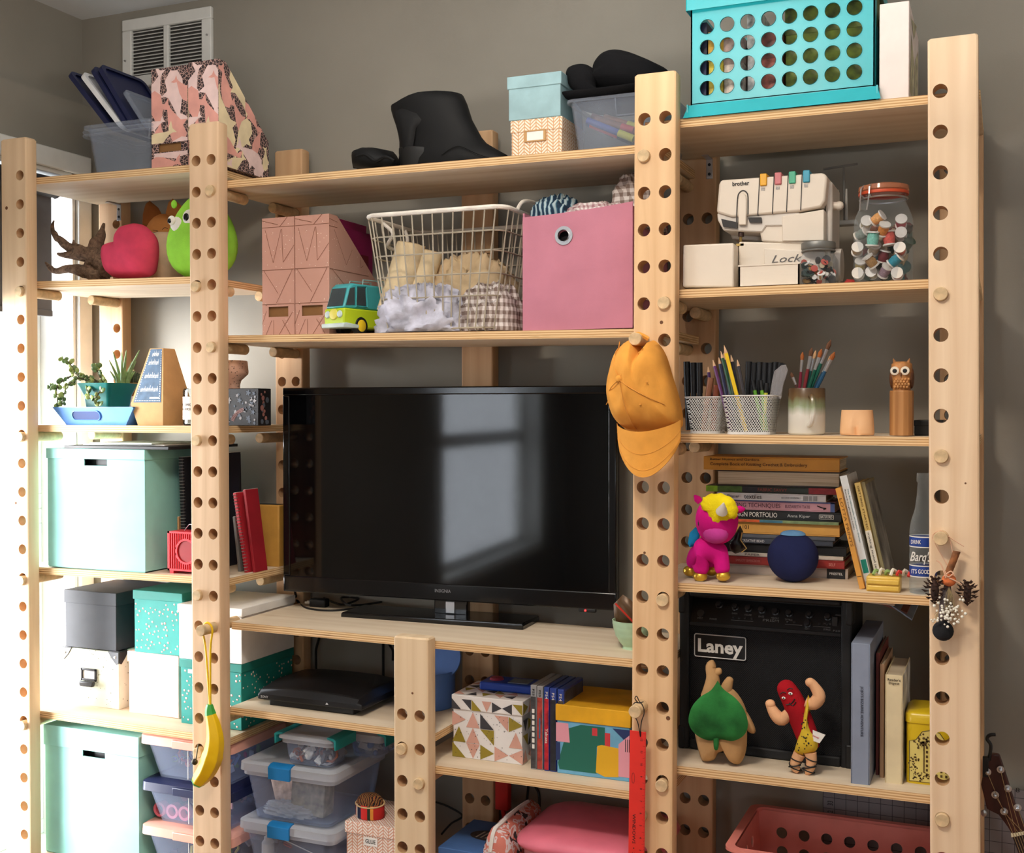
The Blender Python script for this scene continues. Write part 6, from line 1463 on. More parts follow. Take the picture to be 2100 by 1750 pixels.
# right of the short post
z7 = zs('M7', -1.0)
Yb = .10; xl, xr = fx(897, Yb), fx(1000, Yb); zt = fz(1744, 940, Yb)
t, h, H = lidbox('blue_box', 'blue box printed with a dark shell on its lid', 'box', xl, xr, z7, zt, Yb, .2, mat('denim_blue_card', (70, 108, 164), .65), None, .03, .002)
decal(t, [circ(.02, .11, .05, 24, .033)], H+.0004, mat('print_dark_shell', (52, 46, 48), .6, var=.4, vs=120), 'shell_print', 'top')
decal(t, [[(.02-.03+.012*i, .09), (.02-.026+.012*i, .09), (.02-.018+.012*i, .13), (.02-.024+.012*i, .13)] for i in range(5)], H+.0007, mat('print_shell_line', (176, 166, 150), .6), 'shell_lines', 'top')
def floral(name, base, c1, c2, c3):
    t_ = NT(name); b_ = t_.bsdf(None, .8); v = t_.coord(); n = t_.noise(v, 34, 2, .5, 1.0); n2 = t_.noise(t_.coord((1.3, 1.1, .9)), 26, 2)
    m1 = t_.ramp(n, [(.40, base), (.50, c1), (.58, base), (.66, c2)], 'CONSTANT'); mx = t_.new('MixRGB'); t_.link(t_.math('GREATER_THAN', n2, .60), mx.inputs[0]); t_.link(m1, mx.inputs[1]); mx.inputs[2].default_value = lin(c3); t_.link(mx.outputs[0], b_.inputs['Base Color']); return t_.m
M_flr = floral('floral_bag_cloth', (206, 122, 108), (216, 204, 206), (190, 110, 96), (60, 54, 56))
A = [at(984, 1750, .07), at(1090, 1690, .07)]
Yf = .06; xl, xr = fx(985, Yf, 1740), fx(1044, Yf, 1740); hx = (xr-xl)/2; Hh = fz(1708, 1020, Yf)-z7
t = thing('toiletry_bag', 'pink floral zipped bag between the blue box and pink tub', 'bag', ((xl+xr)/2, Yf, z7))
b = MB(); rs = []
for y, k, zz in ((0, .72, .86), (.006, .92, .96), (.03, 1, 1.0), (.12, 1, 1.02), (.22, .98, 1.0), (.235, .8, .9)):
    rs.append([(hx*k*c_, y, Hh*zz*v) for c_, v in ((-.9, 0), (-1, .15), (-1.02, .6), (-.92, .85), (-.6, .98), (0, 1.03), (.6, .98), (.92, .85), (1.02, .6), (1, .15), (.9, 0))])
b.loft(rs); part('cloth', b, M_flr, t, ang=70)
part('zip', MB().tube(curve_pts([(-.01, -.002, Hh*.8), (-.004, .006, Hh*1.0), (0, .04, Hh*1.035), (.0, .12, Hh*1.05), (0, .2, Hh*1.03)], 5), .005, 6), M_paper, t)
part('zip_tab', MB().ball((-.012, -.006, Hh*.66), (.006, .003, .011), 10, 6), M_paper, t)
Yt = .05; xl = fx(1047, Yt, 1735); xr = -.69; zt = fz(1640, 1200, .30)
p0 = at(1045, 1722, Yt); zl = p0.z
t = thing('pink_tub', 'large tub with a domed translucent pink lid under the collage box', 'tub', ((xl+xr)/2, Yt, z7)); hx = (xr-xl)/2; zz = zl-z7; M_pkl = mat('pink_lid_plastic', (222, 116, 136), .35, var=.03, spec=.4); 
rs = [ring_rr(-hx, hx, 0, .29, zz-.02, .06, 6), ring_rr(-hx-.004, hx+.004, -.004, .294, zz-.012, .06, 6), ring_rr(-hx, hx, 0, .29, zz, .06, 6), ring_rr(-hx+.02, hx-.02, .02, .27, zz+.010, .05, 6), ring_rr(-hx+.07, hx-.07, .07, .22, zz+.018, .03, 6), ring_rr(-.02, .02, .13, .16, zz+.020, .008, 6)]
part('lid', MB().loft(rs), M_pkl, t, ang=60)
part('tub_body', MB().loft([ring_rr(-hx+.03, hx-.03, .03, .26, 0, .04, 6), ring_rr(-hx+.01, hx-.01, .01, .28, zz-.02, .05, 6)]), mat('pink_tub_plastic', (216, 150, 160), .45), t)
# red power plug and cables at the wall
t = thing('red_power_block', 'red plug block hanging beside the rear post above the floral bag', 'plug', at(1032, 1632, .37)); O = Vector(t.location)
part('block', MB().box(-.018, .018, -.012, .012, -.035, .055), mat('red_rubber', (206, 40, 36), .45), t, .003)
part('strain_relief', MB().cyl((.0, 0, -.035), (.004, 0, -.075), .006, .004, n=10), mat('red_rubber', (206, 40, 36), .45), t)
cord('dark_cable', 'dark cable hanging down the wall right of the red plug block', [at(1085, 1590, .40), at(1083, 1620, .40), at(1079, 1652, .39)], .0032, M_cable)
cord('dark_cable', 'second dark cable bending right beside the floral bag', [at(1088, 1600, .40), at(1104, 1625, .39), at(1106, 1655, .38)], .0036, M_cable)
cord('dark_cable', 'dark cable crossing the wall behind the short post', [at(892, 1645, .40), at(920, 1655, .39), at(948, 1674, .385), at(925, 1690, .38), at(905, 1712, .37)], .0026, M_cable)

# ================================================================ RIGHT BAY, TOP SHELF
z = zs('R1', -.35); Y = .045
xb0, xb1 = fx(1408, Y, 235), fx(1800, Y, 200); xt0, xt1 = fx(1417, Y, 10), fx(1795, Y, 0); O = Vector(((xb0+xb1)/2, Y, z))
H = fz(-28, 1600, Y)-z; d = .30; h = (xb1-xb0)/2
t = thing('plastic_crate', 'turquoise plastic crate with rows of round holes on the top right shelf', 'crate', O)
M_turq = mat('turquoise_plastic', (30, 168, 178), .34, var=.02, spec=.5)
hb = h; ht = h*.965; foot = .030
def shear(u, v, d_):
    """front sheet: narrows a little above the flared foot"""
    if v < foot: k = 1; y = -.0
    else: k = ht/hb; y = .008
    return (u*k, y+d_, v)
rows_px = [(1448, 55), (1448, 97), (1448, 139), (1448, 181)]
hz = [fz(181-8, 1530, Y)-z, 0, 0, 0]
ux = [fx(px, Y+.008, 120)-O.x for px in (1450, 1491, 1533, 1576, 1619, 1662, 1707, 1752)]; rh = .0155
vz = sorted([fz(py, 1450, Y+.008)-z for py in (55, 97, 139, 181)])
us = [-h]+[ux[0]-.018]+[(ux[i]+ux[i+1])/2 for i in range(7)]+[ux[7]+.018]+[h]
us = [u for u in us]; vs_ = [foot+.001]+[vz[0]-.018]+[(vz[i]+vz[i+1])/2 for i in range(3)]+[vz[3]+.018]+[H-.03, H]
k_ = ht/hb; us_ = [u/k_ if abs(u) < h*.99 else u for u in us]
b = MB()
b.plate(us_, vs_, lambda i, j: (ux[i-1]/k_, vz[j-1], rh) if 1 <= i <= 8 and 1 <= j <= 4 else None, shear, .003, 16)
for s_ in (-1, 1): b.box(min(s_*ht, s_*(ht-.003)), max(s_*ht, s_*(ht-.003)), .008, d, foot, H)
b.box(-ht, ht, d-.003, d, foot, H); b.box(-ht, ht, .008, d, foot, foot+.003)
fl = [(-.012, 0), (-.006, .002), (.006, foot-.004), (.008, foot), (.011, foot)]
b.loft([[(-h-.006*(i < 2), y, zz) for i, (y, zz) in enumerate(fl)], [(h+.006*(i < 2), y, zz) for i, (y, zz) in enumerate(fl)]], 0, False, (0, 0))
b.box(-h, -h+.003, 0, d, 0, foot); b.box(h-.003, h, 0, d, 0, foot)
part('crate_body', b, M_turq, t, ang=30)
RM = MB().lathe([(rh*.98, .002), (rh*.98, -.0012), (rh*1.12, -.0012), (rh*1.16, .0002)], 18, cap=(0, 0), M=Matrix.Rotation(PI/2, 4, 'X')).mesh('hole_rim', M_turq)
for ux_ in ux:
    for v_ in vz: link('hole_rim', RM, t, (ux_, .008, v_))
hz = fz(22, 1420, Y)-z
part('rim', MB().loft([[(x, y, zz) for x, y in ((-ht-.008, -.004), (ht+.008, -.004), (ht+.008, d+.004), (-ht-.008, d+.004))] for zz in (hz, H)], 0, True, (0, 0)), M_turq, t, .003)
cols = [(96, 120, 30), (70, 90, 24), (150, 40, 44), (196, 150, 60), (110, 120, 40), (40, 50, 90), (200, 80, 60), (60, 96, 60)]
for i, (a, c, hh, dy, cl, nm) in enumerate(((-.235, -.20, .17, .03, (34, 40, 70), 'navy puzzle box at the left inside the turquoise crate'), (-.195, -.155, .15, .035, (220, 170, 60), 'gold game box second from left inside the turquoise crate'), (-.152, -.1, .13, .03, (180, 150, 140), 'tin of beads left of the white card inside the turquoise crate'), (-.095, -.062, .19, .05, (226, 224, 220), 'white card standing inside the turquoise crate'), (-.06, .0, .14, .04, (130, 70, 60), 'red brown game box in the middle of the turquoise crate'), (.005, .235, .215, .05, (92, 104, 30), 'wide olive board game box at the right inside the crate'))):
    o = thing('game_box', nm, 'game box', (O.x+a*.78, Y+dy, z+foot+.004)); w_ = (c-a)*.78; 
    part('box', MB().box(0, w_, 0, .18, 0, hh), mat('crate_game_%d' % i, cl, .5, var=.55 if i in (2, 4) else .35, vs=45), o, .001)
    part('lid', MB().box(-.001, w_+.001, -.001, .181, hh*.6, hh+.001), mat('crate_lid_%d' % i, sc(cl, .8), .5, var=.4, vs=40), o)
# white carton at the right
Y = .06; xl, xr = fx(1803, Y, 200), fx(1864, Y, 200); zt = fz(4, 1840, Y)
t, h, H = lidbox('white_carton', 'tall white carton right of the turquoise crate', 'box', xl, xr, z, zt, Y, .26, mat('white_carton_board', (232, 218, 212), .6, var=.02), None, 0)
decal(t, [[(.02, .02), (.10, .02), (.14, .1), (.05, .14)], [(.12, .03), (.24, .03), (.24, .16), (.16, .12)], [(.03, .17), (.12, .15), (.2, .2), (.05, H-.02)]], h+.0005, [mat('carton_print', (176, 170, 140), .6, var=.3, vs=40)], 'carton_picture', 'right')

# ================================================================ RIGHT BAY, SECOND SHELF: SERGER AND JARS
z = zs('R2', -.4); Y = .09
P = lambda px, py, y=Y: at(px, py, y)
cx = fx(1560, Y); t = thing('sewing_machine', 'white overlock sewing machine with coloured thread guides', 'sewing machine', (cx, Y, z))
def L(px, py, y=Y): q = at(px, py, y); return (q.x-cx, q.z-z)
M_sg = mat('serger_white', (222, 210, 194), .35, var=.01); M_sgd = mat('serger_dark', (36, 32, 32), .5); M_sg2 = mat('serger_white_warm', (214, 206, 196), .4, var=.01)
q = [L(1477, 372), L(1690, 356), L(1697, 372), L(1695, 400), L(1690, 415), L(1478, 462), L(1468, 436)]
hd = [L(1474, 378), L(1478, 369), L(1688, 354), L(1697, 362), L(1692, 412), L(1684, 425), L(1640, 434), L(1500, 446), L(1469, 436)]
part('head_cover', MB().prism(hd, 0, .13, 'xz'), M_sg, t, .005, 3)
und = [L(1469, 436), L(1640, 434), L(1630, 462), L(1570, 463), L(1562, 476), L(1482, 472), L(1470, 450)]
part('head_underside', MB().prism(und, .006, .12, 'xz'), M_sg2, t, .003)
part('needle_bay', MB().prism([L(1479, 449), L(1512, 456), L(1512, 468), L(1483, 465)], -.0008, .01, 'xz'), M_sgd, t)
part('needle_bay', MB().prism([L(1534, 446), L(1561, 446), L(1562, 456), L(1537, 456)], -.0008, .01, 'xz'), M_sgd, t)
arm = [L(1553, 460), L(1604, 440), L(1690, 428), L(1690, 497), L(1640, 500), L(1560, 494)]
part('arm', MB().prism(arm, .01, .12, 'xz'), M_sg, t, .004, 3)
part('front_door', MB().prism([L(1603, 443), L(1689, 429), L(1689, 493), L(1603, 494)], .004, .012, 'xz'), M_sg, t, .0015)
part('rear_cover', MB().prism([L(1480, 466), L(1560, 466), L(1560, 492), L(1545, 484), L(1484, 480)], .08, .14, 'xz'), M_sg2, t, .003)
bed = [L(1512, 494), L(1700, 497), L(1704, 585), L(1512, 585)]
part('bed', MB().prism([(u, max(v, 0)) for u, v in bed], .012, .16, 'xz'), M_sg, t, .004, 3)
part('looper_cover', MB().prism([(u, max(v, .0)) for u, v in (L(1566, 508), L(1692, 514), L(1692, 588), L(1566, 588))], .002, .014, 'xz'), M_sg, t, .003)
tx = L(1580, 524); lk = text('Lock', t, (L(1610, 531)[0], .0012, L(1610, 531)[1]), L(1640, 531)[0]-L(1578, 531)[0], .015, mat('grey_script', (96, 92, 90), .4, var=0), shear=.35)
cb = [(u, max(v, 0)) for u, v in (L(1408, 506), L(1511, 502), L(1511, 592), L(1407, 592))]
part('sewing_table_box', MB().prism(cb, -.03, .07, 'xz'), M_sg, t, .004, 3)
tr = [(u, max(v, 0)) for u, v in (L(1522, 548), L(1645, 546), L(1645, 592), L(1522, 592))]
b = MB(); x0, x1 = tr[0][0], tr[1][0]; ztp = tr[0][1]
for qq in ((x0, x1, -.034, -.031), (x0, x1, .006, .009), (x0, x0+.003, -.034, .009), (x1-.003, x1, -.034, .009)): b.box(*qq, 0, ztp)
b.box(x0, x1, -.034, .009, 0, .003); b.box(x0-.001, x1+.001, -.0355, -.031, ztp-.003, ztp); part('waste_tray', b, M_sg, t)
M_line = mat('seam_dark', (58, 52, 50), .6, var=0)
for i, px in enumerate((1557, 1587, 1616, 1645)):
    u0, v0 = L(px+1-(i*.3), 364-i*2.2); u1, v1 = L(px-3, 442-i*3.5)
    part('thread_channel', MB().prism([(u0-.0009, v0+.002), (u0+.0009, v0+.002), (u1+.0009, v1), (u1-.0009, v1)], -.0012, .004, 'xz'), M_line, t)
    col = ((228, 168, 48), (206, 120, 124), (72, 168, 134), (64, 156, 182))[i]
    a0, a1 = L(px+2, 360-i*2.3), L(px+16, 381-i*2.3); part('thread_dial', MB().box(a0[0], a1[0], -.004, .03, a1[1], a0[1]+.003), mat('dial_%d' % i, col, .4), t, .002)
    c0, c1 = L(px+4, 385-i*2.3), L(px+12, 391-i*2.3); part('printed_chart', MB().box(c0[0], c1[0], -.0006, .001, c1[1], c0[1]), mat('grey_chart', (168, 162, 156), .6, var=.2, vs=600), t)
ar = [Vector((L(px, py)[0], -.0006, L(px, py)[1])) for px, py in ((1511, 468), (1511, 440), (1513, 405), (1517, 395), (1524, 391), (1531, 395), (1534, 405), (1534, 440))]
part('presser_channel', MB().tube(curve_pts(ar, 4), .0014, 5), M_line, t)
part('presser_lever', MB().prism([L(1515, 462), L(1514, 410), L(1518, 399), L(1524, 396), L(1530, 400), L(1532, 412), L(1531, 462)], -.004, .004, 'xz'), M_sg, t, .002)
text('brother', t, (L(1519, 377)[0], -.0008, L(1519, 377)[1]), L(1536, 0)[0]-L(1502, 0)[0], .0085, M_ink, bold=.02)
part('needle_clamp', MB().cyl((L(1516, 468)[0], .02, L(1516, 466)[1]), (L(1517, 0)[0], .02, L(1516, 483)[1]), .006, n=10), mat('needle_brown', (74, 56, 50), .4, .5), t)
part('needle_foot', MB().cyl((L(1516, 0)[0], .02, L(1516, 482)[1]), (L(1516, 0)[0], .02, L(1516, 500)[1]), .003, n=8).box(L(1508, 0)[0], L(1524, 0)[0], .012, .03, L(1516, 503)[1], L(1516, 498)[1]), mat('brass_fit', (176, 148, 90), .3, .8), t)
part('handle_knob', MB().cyl((L(1690, 0)[0], .05, L(1690, 415)[1]), (L(1716, 0)[0], .05, L(1716, 414)[1]), .0085, n=14).ball((L(1716, 0)[0], .05, L(1716, 414)[1]), .0095, 12, 8), M_sg, t)
part('side_body', MB().box(L(1690, 0)[0], L(1704, 0)[0], .03, .15, L(1700, 498)[1], L(1700, 366)[1]), M_sg2, t, .005)
part('hand_wheel', MB().lathe([(.001, 0), (.03, 0), (.034, .004), (.034, .016), (.001, .018)], 24, M=Matrix.Translation((L(1702, 0)[0], .08, L(1702, 535)[1])) @ Matrix.Rotation(PI/2, 4, 'Y')), M_sg2, t)
M_ghost = mat('thread_stand_plastic', (176, 176, 172), .5)
yb = .20
p0, p1 = L(1695, 466, Y+yb), L(1760, 458, Y+yb)
part('spool_stand', MB().box(p0[0], p1[0], yb-.03, yb+.0, p1[1]-.006, p1[1]+.004), M_ghost, t, .002)
for px, top in ((1739, 390), (1722, 392)): part('spool_pin', MB().cyl((L(px, 0, Y+yb)[0], yb-.015, p1[1]), (L(px, 0, Y+yb)[0], yb-.015, L(px, top, Y+yb)[1]), .004, .002, n=8), M_ghost, t)
a, c = L(1690, 349, Y+yb), L(1760, 338, Y+yb)
part('thread_guide_bar', MB().cyl((a[0], yb-.01, a[1]), (c[0], yb-.01, c[1]), .0025, n=8).cyl((L(1733, 0, Y+yb)[0], yb-.01, L(1733, 343, Y+yb)[1]), (L(1735, 0, Y+yb)[0], yb-.01, p1[1]), .0022, n=8), mat('guide_bar_grey', (110, 110, 108), .5), t)
# small button jar
M_gl = clear('clear_glass', (206, 212, 210), .02, .06); M_glb = clear('bottle_glass', (206, 214, 214), .07, .06)
Yj = .062; x0, x1 = fx(1634, Yj), fx(1711, Yj); r = (x1-x0)/2; zj = zs('R2', -.3); H = fz(494, 1670, Yj)-zj; O = Vector(((x0+x1)/2, Yj+r*.9, zj))
t = thing('button_jar', 'small glass jar of buttons with a grey screw lid', 'jar', O)
part('glass', MB().loft([ring_rr(-r*.92, r*.92, -r*.92, r*.92, 0, r*.4), ring_rr(-r, r, -r, r, .004, r*.42), ring_rr(-r, r, -r, r, H*.6, r*.42), ring_rr(-r*.84, r*.84, -r*.84, r*.84, H*.74, r*.8), ring_rr(-r*.82, r*.82, -r*.82, r*.82, H*.86, r*.81)], 0, True, (1, 0)), M_gl, t, ang=60)
M_zinc = mat('zinc_grey', (128, 128, 124), .45, .6)
part('screw_lid', MB().lathe([(r*.90, H*.78), (r*.93, H*.80), (r*.88, H*.83), (r*.93, H*.86), (r*.93, H*.97), (r*.9, H), (.001, H)], 28, cap=(0, 0)), M_zinc, t)
def stuff_buttons(label, O, rr, z0, z1, n, cols, sq=1):
    b = MB()
    for i in range(n):
        a, q = rngc.uniform(0, 6.28), math.sqrt(rngc.random())*rr; s_ = rngc.uniform(.005, .009)
        M = Matrix.Translation((q*math.cos(a), q*math.sin(a), rngc.uniform(z0, z1))) @ Euler((rngc.uniform(0, 6), rngc.uniform(0, 6), 0)).to_matrix().to_4x4()
        b.lathe([(.001, 0), (s_, 0), (s_, .0016), (s_*.7, .002), (.001, .0014)], 10, m=rngc.randrange(len(cols)), M=M)
    o = part('loose_buttons', b, [mat('button_%d_%d_%d' % c, c, .4) for c in cols], None, ang=40); o.location = O; o['kind'] = 'stuff'; return tag(o, label, 'buttons')
stuff_buttons('dark, cream and red buttons filling the small glass jar', O, r*.80, .008, H*.60, 130, [(30, 28, 28), (206, 190, 160), (190, 80, 66), (150, 110, 60), (40, 34, 34), (226, 220, 210), (60, 76, 70)])
# large clip-top jar of spools
Yj = .07; x0, x1 = fx(1743, Yj), fx(1868, Yj); r = (x1-x0)/2; zj = zs('R2', -.22); H = fz(380, 1815, Yj)-zj; O = Vector(((x0+x1)/2, Yj+r*.9, zj))
t = thing('spool_jar', 'large clip top glass jar of thread spools with an orange seal', 'jar', O)
part('glass', MB().lathe([(r*.92, 0), (r, .006), (r, H*.62), (r*.97, H*.70), (r*.84, H*.80), (r*.74, H*.87), (r*.74, H*.93), (r*.78, H*.94)], 32, cap=(1, 0)), M_gl, t, ang=60)
part('rubber_seal', MB().lathe([(r*.70, H*.94), (r*.84, H*.94), (r*.85, H*.955), (r*.84, H*.97), (r*.70, H*.97)], 32, cap=(0, 0)), mat('orange_rubber', (196, 76, 40), .5), t)
part('glass_lid', MB().lathe([(r*.82, H*.972), (r*.86, H*.985), (r*.84, H*1.03), (r*.7, H*1.045), (.001, H*1.05)], 32, cap=(0, 0)), clear('amber_tinted_glass', (206, 130, 90), .45, .1), t)
b = MB(); b.tube([(r*.80*math.cos(a), r*.80*math.sin(a), H*.90) for a in [2*PI*i/32 for i in range(32)]], .0018, 5, True)
for a in (-2.4, -2.0): b.tube([(r*.80*math.cos(a), r*.80*math.sin(a), H*.90), (r*.95*math.cos(a), r*.95*math.sin(a), H*.93), (r*.92*math.cos(a), r*.92*math.sin(a), H*1.0), (r*.80*math.cos(a), r*.80*math.sin(a), H*1.03)], .0018, 5)
b.tube([(r*.95*math.cos(-2.4), r*.95*math.sin(-2.4), H*.92), (r*1.02*math.cos(-2.35), r*1.02*math.sin(-2.35), H*.76), (r*1.02*math.cos(-2.05), r*1.02*math.sin(-2.05), H*.76), (r*.95*math.cos(-2.0), r*.95*math.sin(-2.0), H*.92)], .0016, 5)
part('wire_clip', b, M_steel, t)
def spool(i, px, py, y, col, tilt, k=1.0, nm=''):
    s = .0105*k; p = at(px, py, y); o = thing('thread_spool', nm, 'spool', p, group='thread spools in the large jar', rot=(tilt[0], tilt[1], 0))
    part('thread', MB().lathe([(s*.8, -s*.9), (s*.95, 0), (s*.8, s*.9)], 14), mat('thread_%d_%d_%d' % col, col, .6, var=.12, vs=300), o)
    part('flange', MB().lathe([(s*.3, -s*1.15), (s*1.05, -s*1.15), (s*1.05, -s*.9), (s*.3, -s*.9)], 14), mat('spool_end', (214, 206, 196), .3), o)
    part('flange', MB().lathe([(s*.3, s*.9), (s*1.05, s*.9), (s*1.05, s*1.15), (s*.3, s*1.15)], 14), mat('spool_end', (214, 206, 196), .3), o)
sp = [(1790, 490, (120, 186, 168), (.1, .1), 'mint'), (1823, 489, (206, 84, 72), (0, -.1), 'coral red'), (1848, 480, (190, 186, 190), (1.4, .3), 'silver'), (1836, 534, (40, 132, 150), (.2, .9), 'teal'), (1768, 480, (120, 130, 120), (.5, 1.1), 'sage'), (1793, 510, (206, 186, 160), (.9, .5), 'beige'), (1846, 512, (200, 110, 96), (1.3, 0), 'salmon'), (1758, 512, (176, 150, 120), (1.2, .4), 'tan'), (1812, 526, (110, 40, 44), (.2, .3), 'maroon'), (1786, 536, (160, 120, 70), (.4, -.6), 'bronze'), (1760, 562, (226, 216, 200), (1.5, .1), 'white'), (1788, 560, (214, 198, 170), (1.4, -.2), 'cream'), (1840, 562, (200, 150, 150), (1.45, .3), 'pale rose'), (1815, 556, (146, 120, 130), (.6, .6), 'mauve'), (1764, 545, (186, 160, 90), (.8, .2), 'mustard'), (1812, 470, (206, 130, 60), (.7, .4), 'orange'), (1776, 458, (200, 184, 150), (1.2, .6), 'ivory'), (1848, 456, (206, 90, 100), (1.1, .2), 'pink'), (1800, 448, (216, 150, 80), (.3, 1), 'apricot')]
for i, (px, py, col, tl, nm) in enumerate(sp): spool(i, px, py, O.y-r*.62+.012*(i % 3), col, tl, 1.05+.15*(i in (0, 1)), nm+' thread spool inside the large clip top jar')
b = MB()
for i in range(46):
    a, q = rngc.uniform(0, 6.28), math.sqrt(rngc.random())*r*.78; s_ = rngc.uniform(.009, .014)
    M = Matrix.Translation((q*math.cos(a), abs(q*math.sin(a))*.9+.006, rngc.uniform(.015, H*.60))) @ Euler((rngc.uniform(0, 6), rngc.uniform(0, 6), 0)).to_matrix().to_4x4(); m_ = rngc.randrange(6)
    b.lathe([(s_*.8, -s_), (s_, -s_*.9), (s_*.75, -s_*.8), (s_*.8, 0), (s_*.75, s_*.8), (s_, s_*.9), (s_*.8, s_)], 10, m=m_, M=M)
o = part('packed_spools', b, [mat('pk_%d' % i, c, .5) for i, c in enumerate([(60, 80, 66), (150, 90, 60), (190, 170, 140), (120, 60, 60), (80, 70, 60), (70, 110, 110)])], None, ang=40); o.location = O; o['kind'] = 'stuff'; tag(o, 'mass of spools packed behind the front ones in the large jar', 'spools')
t = tag(part('red_scrap', MB().puff([(-.014, 0), (.014, 0), (.010, .010), (-.004, .012)], .006, 0, 3), mat('red_scrap', (150, 34, 30), .8), None), 'red fabric scrap beside the foot of the large clip top jar', 'scrap'); t.location = (fx(1740, .09), .09, zj)

# ================================================================ RIGHT BAY, THIRD SHELF: PENS, BRUSHES, OWL
z = zs('R3', -.5)
def mesh_mat():
    t_ = NT('expanded_mesh_white'); b_ = t_.bsdf(lin((206, 206, 204)), .45); tr = t_.new('BsdfTransparent'); tc = t_.new('TexCoord'); sep = t_.new('SeparateXYZ'); t_.link(tc.outputs['Object'], sep.inputs[0])
    u = t_.math('ADD', sep.outputs[0], sep.outputs[1]); s_ = 1/.0052
    a = t_.math('FRACT', t_.math('MULTIPLY', t_.math('ADD', t_.math('MULTIPLY', u, 1.0), t_.math('MULTIPLY', sep.outputs[2], .75)), s_)); c = t_.math('FRACT', t_.math('MULTIPLY', t_.math('SUBTRACT', u, t_.math('MULTIPLY', sep.outputs[2], .75)), s_))
    m_ = t_.math('MAXIMUM', t_.math('LESS_THAN', a, .34), t_.math('LESS_THAN', c, .34)); mx = t_.new('MixShader'); t_.link(m_, mx.inputs[0]); t_.link(tr.outputs[0], mx.inputs[1]); t_.link(b_.outputs[0], mx.inputs[2]); t_.link(mx.outputs[0], t_.out.inputs[0]); return t_.m
M_mesh = mesh_mat(); M_wht = mat('white_enamel_wire', (206, 204, 202), .45)
def meshcup(label, pl, pr, pt, Y, dep, z):
    xl, xr = fx(pl, Y), fx(pr, Y); h = (xr-xl)/2; H = fz(pt, pl, Y)-z; O = Vector(((xl+xr)/2, Y, z)); t = thing('pen_cup', label, 'pen holder', O, 0, 'white mesh pen holders')
    k = .010; rs = [ring_rr(-h+k, h-k, k, dep-k, .002, .014), ring_rr(-h, h, 0, dep, H, .016)]
    part('mesh_wall', MB().loft(rs, 0, True, (0, 0)), M_mesh, t, ang=60)
    part('base_plate', MB().loft([ring_rr(-h+k-.001, h-k+.001, k-.001, dep-k+.001, 0, .014), ring_rr(-h+k-.001, h-k+.001, k-.001, dep-k+.001, .005, .014)]), M_wht, t)
    part('rim_wire', MB().tube(ring_rr(-h, h, 0, dep, H, .016), .0018, 6, True), M_wht, t)
    return O, h, H
Y = .10; O1, h1, H1 = meshcup('left white mesh pen holder with black markers', 1402, 1482, 815, Y, .085, z)
Y2 = .045; O2, h2, H2 = meshcup('right white mesh pen holder with coloured pencils', 1478, 1586, 812, Y2, .105, z)
PENC = 0
def stick(name, label, cat, A, B, r, col, tip=None, tipc=None, cap=None, group=None):
    d = B-A; o = thing(name, label, cat, A, group=group)
    L_ = d.length; u = d/L_; e1 = L_*(1 if not tip else 1-tip)
    part('barrel', MB().cyl((0, 0, 0), u*e1, r, n=6 if name == 'pencil' else 10), mat('stick_%d_%d_%d' % col, col, .4, var=.03), o)
    if tip:
        part('tip', MB().cyl(u*e1, u*L_, r, r*.15, n=6), mat('cut_wood', (206, 166, 130), .7), o)
        part('lead', MB().cyl(u*(L_*(1-tip*.3)), u*(L_*1.004), r*.4, r*.1, n=6), mat('stick_%d_%d_%d' % col, col, .4, var=.03), o)
    if cap: part('cap', MB().cyl(u*(L_*cap), u*(L_*1.001), r*1.12, n=10), mat('stick_cap_%d_%d_%d' % tuple(tipc), tipc, .4), o)
    return o
pcs = [((1466, 880), (1452, 752), (74, 40, 90), 'purple'), ((1500, 884), (1462, 738), (92, 44, 96), 'plum'), ((1505, 884), (1474, 733), (50, 52, 80), 'slate'), ((1510, 884), (1484, 724), (66, 60, 90), 'violet grey'), ((1515, 884), (1496, 752), (60, 76, 60), 'olive'), ((1520, 884), (1478, 720), (40, 80, 52), 'green'), ((1530, 886), (1485, 709), (232, 196, 40), 'yellow'), ((1528, 884), (1499, 728), (44, 40, 50), 'charcoal'), ((1540, 884), (1512, 738), (60, 56, 60), 'grey')]
for i, (a, c, col, nm) in enumerate(pcs):
    y_ = O2.y+.030+.008*(i % 4) if nm != 'yellow' else O2.y+.014
    if i == 0: y_ = O1.y+.05
    A = at(*a, y_); A.z = max(A.z, z+.007); stick('pencil', nm+' pencil standing in the right mesh pen holder', 'pencil', A, at(*c, y_-.004), .0036 if nm != 'yellow' else .0042, col, .09, group='pencils in the mesh holder')
mks = [((1412, 886), (1408, 742), (24, 24, 28), 'leftmost black marker in the left mesh holder'), ((1424, 886), (1421, 744), (26, 26, 30), 'second black marker in the left mesh holder'), ((1436, 886), (1434, 744), (30, 30, 34), 'third black marker in the left mesh holder'), ((1442, 886), (1458, 775), (170, 112, 84), 'tan crayon leaning in the left mesh holder'), ((1462, 886), (1470, 790), (150, 76, 50), 'rust crayon leaning in the left mesh holder')]
for a, c, col, nm in mks:
    A = at(*a, O1.y+.03); A.z = max(A.z, z+.007); stick('marker', nm, 'marker', A, at(*c, O1.y+.028), .0062, col, cap=.55, tipc=sc(col, .85) and tuple(int(k*.85) for k in col), group='markers in the left mesh holder')
cb = [(1536, 742), (1547, 744), (1558, 743), (1569, 744), (1580, 744), (1590, 743), (1600, 744), (1606, 746)]
